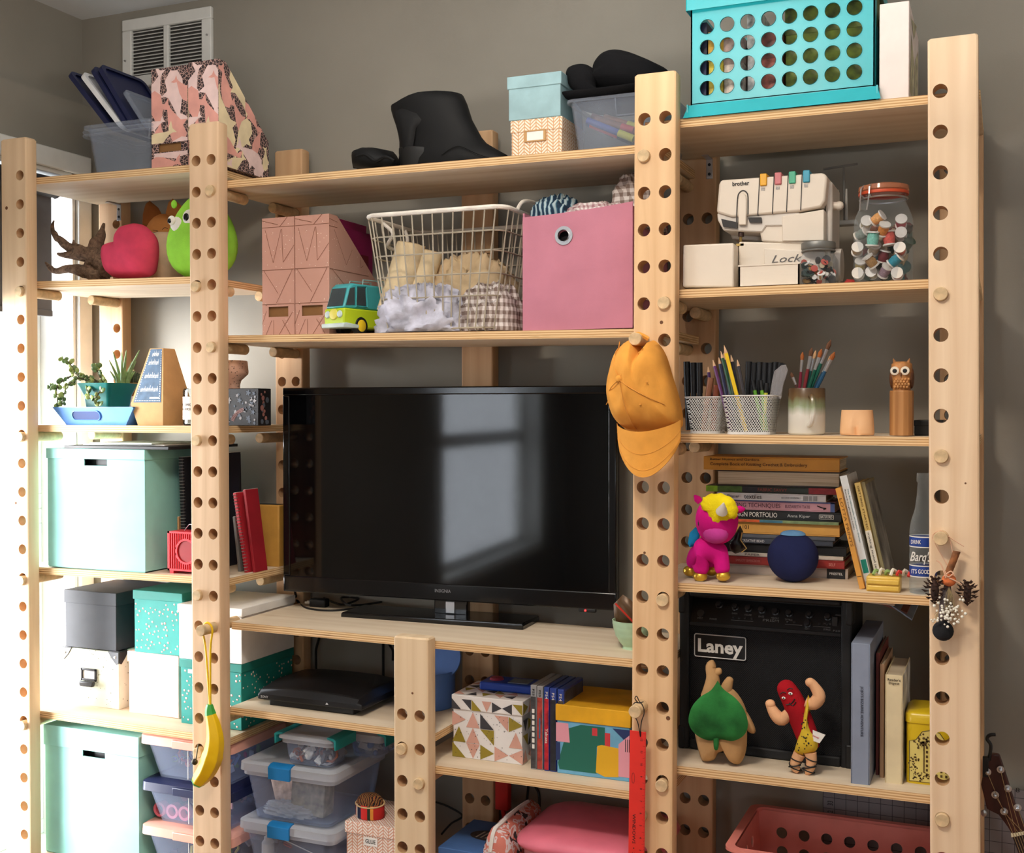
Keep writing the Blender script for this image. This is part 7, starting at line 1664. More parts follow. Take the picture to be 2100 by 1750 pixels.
for i, (px, py) in enumerate(cb):
    y_ = O2.y+.075; A = at(px-6, 884, y_); A.z = max(A.z, z+.007); A.x = min(A.x, O2.x+h2-.018)
    stick('marker', ['first', 'second', 'third', 'fourth', 'fifth', 'sixth', 'seventh', 'eighth'][i]+' from left of the black markers behind the pencils', 'marker', A, at(px, py, y_), .006, (26, 26, 28), cap=.6, tipc=(20, 20, 22), group='black markers behind the pencils')
for i, (a, c, col, nm) in enumerate((((1566, 884), (1543, 780), (90, 150, 44), 'lime green pen in the right mesh holder'), ((1572, 884), (1560, 780), (110, 170, 50), 'bright green pen in the right mesh holder'), ((1566, 884), (1572, 786), (190, 190, 60), 'yellow banded pen in the right mesh holder'))):
    y_ = O2.y+.05; A = at(*a, y_); A.z = max(A.z, z+.007); stick('felt_pen', nm, 'pen', A, at(*c, y_), .004, col, cap=.8, tipc=(24, 24, 26))
o = thing('plastic_pouch', 'clear plastic sleeve sticking out of the right mesh pen holder', 'sleeve', at(1585, 815, O2.y+.05)); q0 = at(1585, 815, O2.y+.05)
ol = [((at(px, py, O2.y+.05)-q0).x, (at(px, py, O2.y+.05)-q0).z) for px, py in ((1578, 818), (1582, 790), (1588, 762), (1602, 750), (1612, 748), (1616, 760), (1606, 790), (1602, 818))]
part('sleeve', MB().prism(ol, -.003, .003, 'xz'), clear('pouch_plastic', (206, 200, 200), .25, .3), o, .001)
# brush mug
Y = .06; x0, x1 = fx(1610, Y), fx(1687, Y); r = (x1-x0)/2; H = fz(796, 1648, Y)-z; O = Vector(((x0+x1)/2, Y+r, z))
def mug_mat():
    t_ = NT('drip_glaze'); b_ = t_.bsdf(None, .25); tc = t_.new('TexCoord'); sep = t_.new('SeparateXYZ'); t_.link(tc.outputs['Object'], sep.inputs[0]); n = t_.noise(t_.coord((60, 60, 10)), 1, 3)
    f = t_.math('ADD', t_.math('DIVIDE', sep.outputs[2], H), t_.math('MULTIPLY', t_.math('SUBTRACT', n, .5), .25)); t_.link(t_.ramp(f, [(.42, (226, 222, 212)), (.62, (140, 152, 116)), (.82, (104, 82, 54)), (1, (84, 62, 42))]), b_.inputs['Base Color']); return t_.m
M_mug = mug_mat()
t = thing('glazed_mug', 'green and white glazed mug full of paint brushes', 'mug', O)
part('mug', MB().lathe([(r*.9, 0), (r, .004), (r*1.0, H*.98), (r*.97, H), (r*.92, H*.98), (r*.9, .008), (.001, .008)], 32), M_mug, t, ang=60)
part('handle', MB().tube(curve_pts([(r*.35, -r*.92, H*.82), (r*.5, -r*1.35, H*.80), (r*.58, -r*1.5, H*.5), (r*.45, -r*1.3, H*.26), (r*.25, -r*.94, H*.2)], 6), .0052, 8), M_mug, t)
brs = [((1640, 794), (1646, 722), (110, 30, 50), .003, 'maroon brush leftmost in the glazed mug'), ((1650, 794), (1665, 713), (120, 40, 46), .0035, 'rust tipped brush in the glazed mug'), ((1655, 794), (1673, 719), (24, 70, 66), .0028, 'thin dark teal brush in the glazed mug'), ((1660, 794), (1685, 716), (22, 76, 60), .0034, 'green brush with pale bristles in the glazed mug'), ((1664, 794), (1704, 697), (20, 82, 66), .0036, 'longest green brush in the glazed mug'), ((1672, 794), (1708, 726), (24, 60, 80), .0032, 'navy brush leaning right in the glazed mug'), ((1676, 794), (1712, 722), (30, 70, 100), .0036, 'blue brush leaning furthest right in the mug'), ((1634, 794), (1622, 764), (70, 40, 36), .0028, 'short brown brush leaning left in the mug')]
for i, (a, c, col, rr, nm) in enumerate(brs):
    y_ = O.y-.01+.004*(i % 3); A, B_ = at(*a, y_), at(*c, y_); d = (B_-A); A2 = A-d.normalized()*.045; o = thing('paint_brush', nm, 'paint brush', A2, group='paint brushes in the glazed mug'); D_ = B_-A2; u = D_/D_.length; L_ = D_.length
    part('handle', MB().tube([(0, 0, 0), u*(L_*.5), u*(L_*.66)], [rr*.7, rr*1.15, rr*.9], 8), mat('brush_%d_%d_%d' % col, col, .3), o)
    part('ferrule', MB().tube([u*(L_*.65), u*(L_*.86)], [rr*.95, rr*1.1], 8), M_steel, o)
    part('bristles', MB().tube([u*(L_*.85), u*(L_*.93), u*L_], [rr*1.05, rr*1.35, rr*.25], 8), mat('bristle_%d' % (i % 3), [(150, 84, 40), (96, 64, 44), (190, 150, 110)][i % 3], .9), o)
# peach planter shaped like hips
Y = .055; x0, x1 = fx(1719, Y), fx(1791, Y); h = (x1-x0)/2; H = fz(841, 1755, Y)-z; O = Vector(((x0+x1)/2, Y, z))
t = thing('peach_pot', 'small peach coloured body shaped pot between the mug and owl', 'pot', O)
b = MB(); n = 36; rs = []
for i in range(11):
    f = i/10; wd = h*(1.0-.10*f**1.5) * (1 if f > .05 else .95); ring = []
    for j in range(n):
        a = 2*PI*j/n; x = math.cos(a); y = math.sin(a); cleft = .30*math.exp(-(x/.16)**2)*max(0, 1-f*1.35)*(1 if y < 0 else 0); bulge = .14*max(0, 1-abs(f-.3)*2.4)*(1 if y < 0 else 0)*(abs(x) > .1)
        ring.append((wd*x, h*.72+h*.72*y*(1-cleft+bulge), H*f))
    rs.append(ring)
rs += [[(p[0]*.88, h*.72+(p[1]-h*.72)*.88, H*.985) for p in rs[-1]], [(p[0]*.8, h*.72+(p[1]-h*.72)*.8, H*.6) for p in rs[-1]]]
part('pot', b.loft(rs), mat('peach_resin', (236, 186, 138), .55, var=.02), t, ang=80)
# carved owl on a wood column
Y = .06; x0, x1 = fx(1822, Y), fx(1872, Y); r = (x1-x0)/2; O = Vector(((x0+x1)/2, Y+r, z)); Hc = fz(801, 1848, Y)-z; Ht = fz(740, 1845, Y)-z
M_ow = wood('owl_column_wood', (150, 100, 56), (186, 134, 82), 'z', .5, 2); M_owl = mat('owl_wood', (168, 114, 64), .6, var=.2, vs=70); M_owd = mat('owl_dark', (92, 54, 28), .6, var=.2, vs=80)
t = thing('owl_figurine', 'carved wooden owl with white eyes on a round wood column', 'figurine', O)
part('column', MB().lathe([(r, 0), (r, Hc-.002), (r*.97, Hc)], 14), M_ow, t, ang=15)
hh = Ht-Hc
part('body', MB().lathe([(r*.72, Hc), (r*.80, Hc+hh*.2), (r*.92, Hc+hh*.5), (r*.90, Hc+hh*.72), (r*.86, Hc+hh*.9), (r*.6, Hc+hh*.98), (.001, Hc+hh*.97)], 20), M_owl, t, ang=60)
for s_ in (-1, 1):
    part('wing', MB().ball((s_*r*.80, .004, Hc+hh*.42), (r*.24, r*.7, hh*.36), 12, 8), M_owd, t, ang=80)
    part('ear_tuft', MB().cyl((s_*r*.5, -r*.3, Hc+hh*.88), (s_*r*.68, -r*.4, Hc+hh*1.08), r*.22, r*.04, n=8), M_owl, t)
    M_ = Matrix.Translation((s_*r*.42-.002, -r*.84, Hc+hh*.66)) @ Matrix.Rotation(PI/2, 4, 'X')
    e = part('eye', MB().lathe([(r*.40, -.002), (r*.36, .002), (.001, .003)], 20, M=M_), mat('owl_eye_white', (228, 216, 196), .4, var=0), t)
    part('pupil', MB().lathe([(r*.19, .0025), (r*.15, .0042), (.001, .0045)], 16, M=M_), M_ink, e)
part('beak', MB().cyl((0, -r*.9, Hc+hh*.58), (0, -r*1.05, Hc+hh*.47), r*.12, r*.02, n=8), M_owd, t)
b = MB()
for i in range(4):
    for j in range(5): b.ball((r*(-.5+.25*j+.12*(i % 2)), -r*(.84-.25*abs(-.5+.25*j)), Hc+hh*(.12+.085*i)), (r*.13, r*.10, hh*.055), 8, 5)
part('breast_feathers', b, mat('owl_feather', (178, 126, 74), .6, var=.15, vs=90), t, ang=80)
Y = .12; xl, xr = fx(1874, Y), fx(1935, Y)
t, h, H = lidbox('black_case', 'low black case behind the tall rightmost post beside the owl', 'case', xl, xr, z-.001, fz(862, 1890, Y), Y, .12, mat('black_case_card', (24, 22, 22), .45), None, .012, .001)

# ================================================================ RIGHT BAY, FOURTH SHELF: BOOK STACK
z = zs('R4', -.45); PXM = 1600; Yk = .205
K, Wt = (40, 26, 16), (226, 224, 218)
lv = [('thick golden book on top of the stack', 1443, 1722, 938, 967, (206, 146, 56), [('Better Homes and Gardens', .05, .42, .80, .17, K), ('Complete Book of Knitting Crochet & Embroidery', .05, .77, .45, .32, (84, 52, 24)), ], None, False, .16),
      ('book with pale page edges facing out under the golden book', 1468, 1722, 968, 1001, (60, 48, 40), [], None, True, .17),
      ('thin green and red spined book below the page edges', 1447, 1720, 996, 1014, (52, 60, 52), [('FABRIC SAVVY', .40, .62, .5, .5, (150, 70, 60))], [(0, .09, (132, 178, 44)), (.09, .28, (80, 110, 50)), (.28, .4, (34, 34, 36)), (.78, 1.0, (150, 44, 48))], False, .16),
      ('white spined textiles book in the stack', 1470, 1694, 1012, 1029, (222, 222, 222), [('Elsasser', .10, .21, .5, .42, (90, 94, 96)), ('textiles', .26, .42, .5, .62, K), ('SECOND EDITION', .60, .76, .45, .22, (130, 130, 130)), ('||||| ||| ||||', .80, .92, .5, .7, K)], None, False, .15),
      ('pink spined printing techniques book in the stack', 1462, 1711, 1028, 1051, (206, 154, 164), [('PRINTING TECHNIQUES', .08, .56, .48, .52, (84, 46, 62)), ('ELIZABETH TATE', .60, .80, .45, .30, (110, 70, 84))], [(.0, 1.0, (78, 98, 150)), ], False, .16),
      ('black spined fashion portfolio book in the stack', 1467, 1725, 1050, 1070, (30, 32, 34), [('DESIGN PORTFOLIO', .12, .50, .5, .55, Wt), ('Anna Kiper', .58, .76, .5, .42, (200, 200, 198)), ('BATSFORD', .84, .93, .5, .30, Wt)], None, False, .165),
      ('thin book with orange and teal spine bands', 1470, 1720, 1066, 1076, (126, 140, 110), [], [(.0, .36, (200, 92, 50)), (.36, .55, (70, 120, 140)), (.55, 1, (120, 140, 96))], False, .16),
      ('golden spined book marked 101 in the stack', 1468, 1721, 1075, 1101, (214, 160, 80), [('101', .22, .27, .55, .34, K)], None, False, .16),
      ('grey spined book below the golden 101 book', 1472, 1712, 1099, 1110, (90, 94, 102), [], None, False, .15),
      ('slate spined creative bead book in the stack', 1470, 1708, 1109, 1121, (64, 70, 82), [('CREATIVE BEAD', .22, .42, .5, .55, (206, 206, 206))], None, False, .155),
      ('black spined book with a long plain spine in the stack', 1474, 1735, 1120, 1142, (22, 22, 24), [], None, False, .165),
      ('cream spined book lettered paper in the stack', 1472, 1729, 1140, 1150, (206, 196, 182), [('PAPER', .22, .34, .5, .5, (90, 84, 80))], None, False, .16),
      ('red spined sewing book in the stack', 1474, 1732, 1149, 1167, (150, 44, 40), [('SIMPLICITY SEWING BOOK', .14, .34, .5, .3, (206, 130, 120)), ('SELF', .88, .93, .5, .34, (220, 150, 140))], None, False, .16),
      ('grey bottom book of the stack with a black label', 1476, 1738, 1166, 1191, (176, 162, 150), [('PRESTEL', .86, .96, .5, .22, Wt)], [(.84, .98, (30, 28, 28))], False, .165)]
ZS_ = [fz(py, 1600, Yk) for py in (938, 967, 1000, 1014, 1030, 1051, 1070, 1077, 1102, 1111, 1122, 1142, 1151, 1168, 1190)]
zb0 = z; fac = 1
zlist = ZS_[:]; off = z-ZS_[-1]; zlist = [v+off*(i/14) for i, v in enumerate(zlist)]
for i, (lab, pl, pr, a, c, cov, tx, band, fore, dep) in enumerate(lv):
    xl, xr = fx(pl, Yk, a), fx(pr, Yk, a); 
    Yi = Yk+.004*((i*5) % 3); zt, zb = zlist[i], zlist[i+1]; th = zt-zb-.0006; h = (xr-xl)/2
    t = thing('craft_book', lab, 'book', ((xl+xr)/2, Yi, zb), [0, .01, -.012, .006][i % 4]*.6, 'stacked craft books'); cv = mat('cover_%d_%d_%d' % cov, cov, .5, var=.05); k = min(.0028, th*.14); dep = min(dep, .345-Yi)
    part('page_block', MB().box(-h+.003, h-.003, .003 if fore else .004, dep-.003, k, th-k), mat('page_edges', (206, 192, 166), .85, var=.12, vs=90), t)
    if fore: part('cover', MB().box(-h, h, 0, dep, 0, k).box(-h, h, 0, dep, th-k, th), cv, t)
    else: b = MB(); b.box(-h, h, 0, dep, 0, k); b.box(-h, h, 0, dep, th-k, th); b.box(-h, h, -.0005, .004, k, th-k); part('cover', b, cv, t, .0006)
    for u0, u1, c_ in band or ():
        full = u0 == 0 and u1 == 1.0
        if full: part('spine_edge', MB().box(-h+2*h*.965, h, -.0009, .001, .0004, th-.0004).box(-h, h, -.0009, .001, th*.88, th), mat('band_%d_%d_%d' % c_, c_, .5, var=.1), t)
        else: part('spine_band', MB().box(-h+2*h*u0, -h+2*h*u1, -.0009, .001, .0004, th-.0004), mat('band_%d_%d_%d' % c_, c_, .5, var=.15, vs=60), t)
    for s_, u0, u1, v, hf, col in tx: text(s_, t, (-h+2*h*(u0+u1)/2, -.0014, th*v), 2*h*(u1-u0), th*hf, mat('type_%d_%d_%d' % col, col, .6, var=0))
    if 'black spined fashion' in lab: part('label_frame', MB().tube([(x, -.0010, zz) for x, zz in rrect(h*.66, h*.88, th*.26, th*.74, .001, 2)], .0004, 4, True), M_inkw, t)
    if 'pink spined' in lab: part('bird_mark', MB().tube(curve_pts([(h*.72, -.0014, th*.62), (h*.80, -.0014, th*.44), (h*.86, -.0014, th*.40), (h*.82, -.0014, th*.28)], 4), .0012, 5), M_ink, t)
# leaning books
def leaner(label, top, bot, wpx, Y, cov, dep, txts, sp_h=None, extra=None):
    """book standing on its tail, leaning to the left, spine facing front: top and bottom corners of its left edge"""
    A, B_ = at(*bot, Y), at(*top, Y); A.z = z+.0; d = B_-A; L_ = math.hypot(d.x, d.z); an = math.atan2(d.x, d.z)
    th = abs(fx(bot[0]+wpx, Y)-A.x)*math.cos(an); t = thing('leaning_book', label, 'book', (A.x, Y, z+max(0, math.sin(-an))*0+.0005), group='leaning craft books', rot=(0, an, 0))
    cv = mat('cover_%d_%d_%d' % cov, cov, .5, var=.04)
    b = MB(); k = .002; b.box(0, k, 0, dep, 0, L_); b.box(th-k, th, 0, dep, 0, L_); b.box(0, th, -.0005, .003, 0, L_); part('cover', b, cv, t, .0005)
    part('page_block', MB().box(k, th-k, .003, dep-.003, .002, L_-.002), mat('page_edges', (206, 192, 166), .85, var=.12, vs=90), t)
    for s_, f0, f1, u, hf, col in txts: text(s_, t, (th*u, -.0012, L_*(f0+f1)/2), L_*(f1-f0), th*hf, mat('type_%d_%d_%d' % col, col, .6, var=0), spin=-PI/2)
    return t, th, L_
t, th, L_ = leaner('golden book leaning against the stack lettered prints', (1713, 1003), (1763, 1197), 13, .085, (210, 150, 66), .14, [('LOTTA PRINTS', .42, .90, .5, .5, (124, 84, 36))])
part('spine_line', MB().box(.001, th-.001, -.0009, 0, L_*.12, L_*.125), M_ink, t)
t, th, L_ = leaner('white fashion design book leaning second from the stack', (1722, 978), (1776, 1190), 17, .105, (218, 222, 224), .16, [('The Fundamentals of Fashion Design', .40, .88, .68, .2, (70, 130, 140)), ('Richard Sorger/Jenny Udale', .52, .88, .3, .2, K)])
part('teal_block', MB().box(th*.15, th*.9, -.0009, 0, L_*.13, L_*.25), mat('spine_teal', (24, 128, 112), .5), t); part('publisher_mark', MB().box(th*.2, th*.8, -.0009, 0, L_*.02, L_*.06), M_ink, t)
t, th, L_ = leaner('mustard and cream jewelry book leaning third from the stack', (1752, 992), (1800, 1172), 14, .125, (206, 176, 104), .16, [('GETTING STARTED', .55, .97, .5, .3, (90, 60, 20)), ('making metal jewelry', .06, .52, .5, .45, K)])
part('cream_lower_spine', MB().box(0, th, -.0009, 0, .0, L_*.54), mat('spine_cream', (222, 214, 198), .5), t)
t, th, L_ = leaner('grey photo covered jewelry book leaning rightmost', (1766, 990), (1815, 1160), 9, .14, (150, 140, 104), .18, [])
part('cover_photo', MB().box(th-.001, th+.0006, .008, .172, .01, L_-.006), mat('photo_grey', (120, 118, 112), .4, var=.5, vs=18), t)
# magenta unicorn plush
Y = .09; O = Vector((fx(1462, Y), Y, z)); M_mag = fabric('magenta_plush', (206, 24, 128)); M_magl = fabric('orchid_plush', (206, 70, 160)); M_yel = fabric('yellow_fur', (236, 212, 30), bs=350, bump=1.0); M_gold2 = mat('gold_lame', (206, 166, 60), .3, .7, var=.1); M_cy = fabric('sky_blue_fur', (36, 150, 206), bump=1)
t = thing('plush_unicorn', 'magenta plush unicorn with yellow mane and gold hooves', 'plush toy', O)
V = lambda px, py, y=Y: at(px, py, y)-O
def skin_body(name, chain, edges, mm, parent, sub=2):
    """one continuous stuffed body grown round a jointed skeleton"""
    me = D.meshes.new(name); me.from_pydata([tuple(c[0]) for c in chain], edges, []); o = link(name, me, parent)
    me.materials.append(mm); s_ = o.modifiers.new('skin', 'SKIN'); s_.use_smooth_shade = True
    for i, c in enumerate(chain): me.skin_vertices[0].data[i].radius = (c[1], c[1] if len(c) < 3 else c[2])
    me.skin_vertices[0].data[0].use_root = True
    q = o.modifiers.new('sub', 'SUBSURF'); q.levels = sub; q.render_levels = sub
    return o
ch = [(V(1456, 1124), .030), (V(1464, 1104), .024), (V(1441, 1142, Y-.008), .021), (V(1436, 1180, Y-.012), .016), (V(1476, 1142, Y-.008), .021), (V(1484, 1179, Y-.014), .016), (V(1428, 1138, Y+.03), .021), (V(1415, 1168, Y+.03), .015), (V(1454, 1140, Y+.045), .019), (V(1458, 1168, Y+.045), .014)]
skin_body('body', ch, [(0, 1), (0, 2), (2, 3), (0, 4), (4, 5), (0, 6), (6, 7), (0, 8), (8, 9)], M_mag, t)
hc = V(1471, 1062); b = MB(); rs = egg(fx(1512, Y)-fx(1428, Y), fz(1020, 1470, Y)-fz(1116, 1470, Y), .085, 1.08, 24, 14, hc.x, hc.y-.004, V(1470, 1116).z)
part('head', MB().loft(rs), M_mag, t, ang=80)
part('muzzle', MB().ball((V(1474, 1090).x, -.028, V(1474, 1092).z), (.027, .022, .021), 16, 10), M_magl, t, ang=80)
mn = [(1438, 1022), (1456, 1014), (1480, 1014), (1502, 1026), (1511, 1048), (1506, 1064), (1488, 1068), (1470, 1078), (1458, 1076), (1448, 1056), (1434, 1040)]
ol = [((at(px, py, Y-.048)-O).x, (at(px, py, Y-.048)-O).z) for px, py in mn]; ol = [(p.x+.0015*math.sin(i*2.1), p.z+.0015*math.cos(i*1.7)) for i, p in enumerate(curve_pts([Vector((u, 0, v)) for u, v in ol+ol[:1]], 4)[:-1])]
part('mane', MB().puff(ol, .016, -.036, 6, back=2.4), M_yel, t, ang=80)
part('horn', MB().tube([V(1480, 1050, Y-.055), V(1482, 1042, Y-.064), V(1484, 1032, Y-.072)], [.0125, .008, .0015], 12), mat('satin_white', (214, 208, 198), .35), t)
for a, c in (((1436, 1030), (1424, 1016)), ((1510, 1046), (1528, 1044))): part('ear', MB().tube([V(*a, Y-.01), V((a[0]+c[0])/2, (a[1]+c[1])/2, Y-.012), V(*c, Y-.014)], [.007, .008, .002], 10), M_mag, t, ang=80)
part('eye', MB().ball(tuple(V(1434, 1072, Y-.032)), (.003, .003, .009), 8, 6), M_ink, t)
for p in ((1436, 1182, Y-.01), (1483, 1181, Y-.012), (1415, 1171, Y+.03), (1458, 1170, Y+.045)):
    q = V(*p); part('hoof', MB().ball((q.x, q.y, max(q.z, .009)), (.0155, .0145, .012), 14, 8), M_gold2, t, ang=80)
part('wing', MB().puff([(V(*p).x, V(*p).z) for p in ((1408, 1116), (1412, 1094), (1424, 1082), (1434, 1090), (1432, 1106), (1424, 1120), (1412, 1124))], .009, .01, 4), M_cy, t, ang=80)
t2 = thing('black_plush_wing', 'black satin hair bow with gold edging behind the magenta unicorn', 'bow', at(1510, 1110, .14)); O3 = at(1510, 1110, .14); t2.name = 'satin_bow'
bw = [(1498, 1130), (1494, 1110), (1510, 1090), (1518, 1078), (1524, 1090), (1520, 1106), (1530, 1124), (1520, 1132), (1508, 1136)]
part('bow', MB().puff([((at(*p, .14)-O3).x, (at(*p, .14)-O3).z) for p in bw], .02, 0, 4), mat('black_satin', (16, 15, 16), .35), t2, ang=70)
part('gold_edge', MB().tube([(at(*p, .121)-O3) for p in ((1522, 1092), (1519, 1108), (1531, 1125), (1521, 1133))], .0012, 5), mat('gold_edge', (180, 150, 90), .5), t2)
# plain navy plush ball with a pale blue cap patch, two yellow cushions
Y = .14; c = at(1626, 1139, Y); r = (fx(1681, Y)-fx(1573, Y))/2*.97; c.z = z+r*1.0
t = thing('navy_plush_ball', 'plain round navy plush ball with a pale blue patch on top', 'plush toy', (c.x, c.y, z))
part('ball', MB().ball((0, 0, r), (r, r*.92, r), 32, 20), fabric('navy_plush', (34, 40, 78)), t, ang=80)
part('cap_patch', MB().lathe([(r*.50*math.cos(a)/math.cos(0), r+r*1.012*1.0*(.872+(1.05-.872)*math.sin(a))) for a in [k*PI/2/7 for k in range(7)]]+[(.001, r*2.06)], 24), fabric('powder_blue_plush', (104, 152, 196)), t, ang=80)
# yellow sweets block
Y = .058; x0, x1 = fx(1777, Y), fx(1847, Y); h = (x1-x0)/2; H = fz(1183, 1800, Y)-z
t = thing('butter_block', 'yellow ribbed block with red and white candles lying on top', 'trinket', ((x0+x1)/2, Y, z)); t.name = 'yellow_block'
M_yb = mat('glossy_yellow', (222, 184, 84), .3, var=.04)
part('block', MB().box(-h, h, .004, .05, 0, H), M_yb, t, .004, 3)
for v in (.28, .66): part('rib', MB().box(-h*.95, h*.95, 0, .006, H*v-.005, H*v+.005), M_yb, t, .0025, 3)
b = MB()
for i in range(9): part('topping', MB().tube(curve_pts([(-h*.6+.011*i, .012+.008*(i % 3), H+.002), (-h*.6+.011*i+.004, .02, H+.010+.003*(i % 2)), (-h*.6+.011*i+.012, .03, H+.004)], 3), .0034, 6), [mat('topping_red', (206, 60, 50), .4), mat('topping_white', (226, 220, 200), .4), mat('topping_green', (150, 180, 110), .4)][(2, 1, 2, 1, 0, 1, 0, 0, 1)[i]], t)
# glass soda bottle
Y = .055; x0, x1 = fx(1864, Y), fx(1922, Y); r = (x1-x0)/2; O = Vector(((x0+x1)/2, Y+r, z)); H = fz(972, 1897, Y)-z
t = thing('soda_bottle', 'clear glass soda bottle with a blue and white label', 'bottle', O)
def rz_(f): return [(0, .94), (.02, 1), (.52, 1), (.60, .9), (.70, .62), (.80, .50), (.92, .42), (.93, .52), (.985, .5), (1, .46)]
part('glass', MB().lathe([(r*k, H*f) for f, k in rz_(0)], 32, cap=(1, 0)), M_glb, t, ang=60)
part('glass_base', MB().lathe([(r*.93, .002), (r*.93, .008), (.001, .012)], 24), M_gl, t)
M_lb = mat('label_blue', (34, 66, 148), .4, var=.03)
for a, c in ((.40, .475), (.155, .235)): part('label_band', MB().lathe([(r*1.004, H*a), (r*1.004, H*c)], 32, cap=(0, 0)), M_lb, t)
for a in (.395, .478, .15, .24): part('label_line', MB().lathe([(r*1.006, H*a-.001), (r*1.006, H*a+.001)], 32, cap=(0, 0)), M_inkw, t)
text("IT'S GOOD", t, (-.003, -r*1.012-.0015, H*.195), r*1.3, .0085, M_inkw, bold=.01); text('DRINK', t, (-.012, -r*1.012-.001, H*.437), r*.7, .0075, M_inkw, bold=.01)
text("Barq's", t, (-.004, -r*1.014-.002, H*.315), r*1.5, .024, M_inkw, shear=.35, bold=.012)

# ================================================================ RIGHT BAY, FIFTH SHELF: AMPLIFIER, TOYS, BOOKS
z = zs('R5', -.45)
xl = at(1393, 1400, .165).x; xr = at(1746, 1450, .150).x; Y = .158; zt = fz(1222, 1560, Y); H = zt-z; h = (xr-xl)/2
t = thing('guitar_amplifier', 'black guitar amplifier with a row of knobs behind the small plush toys', 'amplifier', ((xl+xr)/2, Y, z), -.035)
M_amp = mat('black_tolex', (21, 21, 22), .55, bump=.6, bs=700, var=.05); dA = .155
def gr():
    t_ = NT('black_grille_cloth'); b_ = t_.bsdf(None, .8, spec=.2); tc = t_.new('TexCoord'); sep = t_.new('SeparateXYZ'); t_.link(tc.outputs['Object'], sep.inputs[0])
    a = t_.math('SINE', t_.math('MULTIPLY', sep.outputs[0], 1500)); c = t_.math('SINE', t_.math('MULTIPLY', sep.outputs[2], 1300)); m_ = t_.math('MULTIPLY', a, c); t_.link(t_.ramp(t_.math('ADD', t_.math('MULTIPLY', m_, .5), .5), [(.35, (14, 14, 15)), (.8, (46, 46, 48))]), b_.inputs['Base Color']); t_.bump(b_, m_, .5, .001); return t_.m
zp = H*.80
b = MB(); s_ = .022
b.box(-h, -h+s_, 0, dA, 0, H); b.box(h-s_, h, 0, dA, 0, H); b.box(-h+s_, h-s_, 0, dA, 0, s_); b.box(-h+s_, h-s_, .0, dA, H-.012, H); b.box(-h+s_, h-s_, .03, dA, s_, H-.012)
part('cabinet', b, M_amp, t, .004)
part('grille', MB().box(-h+s_, h-s_, .008, .03, s_, zp-.006), gr(), t)
part('divider', MB().box(-h+s_, h-s_, .002, .03, zp-.006, zp+.002), M_amp, t, .001)
PA = MB(); PA.add([(-h+s_, .004, zp), (h-s_, .004, zp), (h-s_, .032, H-.014), (-h+s_, .032, H-.014), (-h+s_, .04, zp), (h-s_, .04, zp)], [(0, 1, 2, 3), (0, 4, 5, 1)])
pnl = part('control_panel', PA, mat('panel_black', (15, 15, 17), .35, var=.02), t, smooth=False)
ph = H-.014-zp; pa = math.atan2(.028, ph); pr = Matrix.Rotation(-pa, 4, 'X')
def pp(u, v): return Vector((-h+s_+(2*h-2*s_)*u, .004+.028*v, zp+ph*v))
M_kn = mat('knob_black', (30, 30, 32), .3)
for u, v in ((.19, .70), (.30, .66), (.39, .64), (.48, .62), (.57, .60), (.66, .58), (.79, .58), (.91, .55), (.785, .26)):
    p = pp(u, v); k_ = part('knob', MB().lathe([(.0085, 0), (.0085, .003), (.0062, .004), (.0058, .013), (.001, .0135)], 16, M=Matrix.Translation(p) @ Matrix.Rotation(PI/2-pa, 4, 'X')), M_kn, t)
    part('scale_ticks', MB().tube([p+Vector((.0125*math.cos(a), -.0008, .0125*math.sin(a))) for a in [math.radians(d_) for d_ in range(190, 352, 18)]], .0005, 4), mat('panel_grey_print', (120, 120, 120), .5, var=0), t)
for u in (.295, .335, .375, .42, .655, .70, .86, .91): p = pp(u, .30); part('push_button', MB().lathe([(.0032, 0), (.003, .003), (.001, .0034)], 10, M=Matrix.Translation(p) @ Matrix.Rotation(PI/2-pa, 4, 'X')), M_kn, t)
p = pp(.07, .35); part('input_jack', MB().lathe([(.008, 0), (.008, .003), (.004, .003)], 16, M=Matrix.Translation(p) @ Matrix.Rotation(PI/2-pa, 4, 'X')), M_gun, t)
p = pp(.975, .4); part('power_switch', MB().box(p.x-.012, p.x+.0, p.y-.004, p.y+.004, p.z-.012, p.z+.012), M_kn, t, .001)
M_pg = mat('panel_grey_print', (120, 120, 120), .5, var=0)
for s_t, u, v, ww in (('PRISM', .545, .28, .034), ('GAIN', .30, .44, .012), ('VOLUME', .39, .42, .016), ('BASS', .48, .40, .012), ('MIDDLE', .57, .38, .016), ('TREBLE', .66, .36, .016), ('MASTER', .91, .32, .016), ('INPUT', .07, .18, .012), ('POWER', .975, .64, .012), ('P20', .97, .10, .014), ('BYPASS', .91, .12, .014), ('EDIT', .785, .10, .010), ('PHONES', .16, .18, .016)):
    p = pp(u, v); o = text(s_t, t, (p.x, p.y-.0012, p.z), ww, .004 if s_t != 'PRISM' else .0055, M_pg); o.rotation_euler = (PI/2-pa, 0, 0)
for u0, u1 in ((.28, .43), (.64, .75), (.82, .93)): part('panel_line', MB().tube([pp(u0, .2)+Vector((0, -.0008, 0)), pp(u1, .2)+Vector((0, -.0008, 0))], .0005, 4), M_pg, t)
w_ = -h+s_; bx0, bx1 = w_+.010, w_+.010+.116; bz0, bz1 = H*.585, H*.735
bd = part('badge', MB().prism(rrect(bx0, bx1, bz0, bz1, .004, 3), .004, .009, 'xz'), mat('badge_black', (20, 20, 21), .4, var=0), t)
part('badge_frame', MB().tube([(x, .004, zz) for x, zz in rrect(bx0+.0015, bx1-.0015, bz0+.0015, bz1-.0015, .004, 3)], .0012, 5, True), mat('badge_silver', (206, 206, 206), .3, .3, var=0), bd)
text('Laney', bd, ((bx0+bx1)/2-.001, .0032, (bz0+bz1)/2-.001), .096, .036, M_inkw, bold=.03)
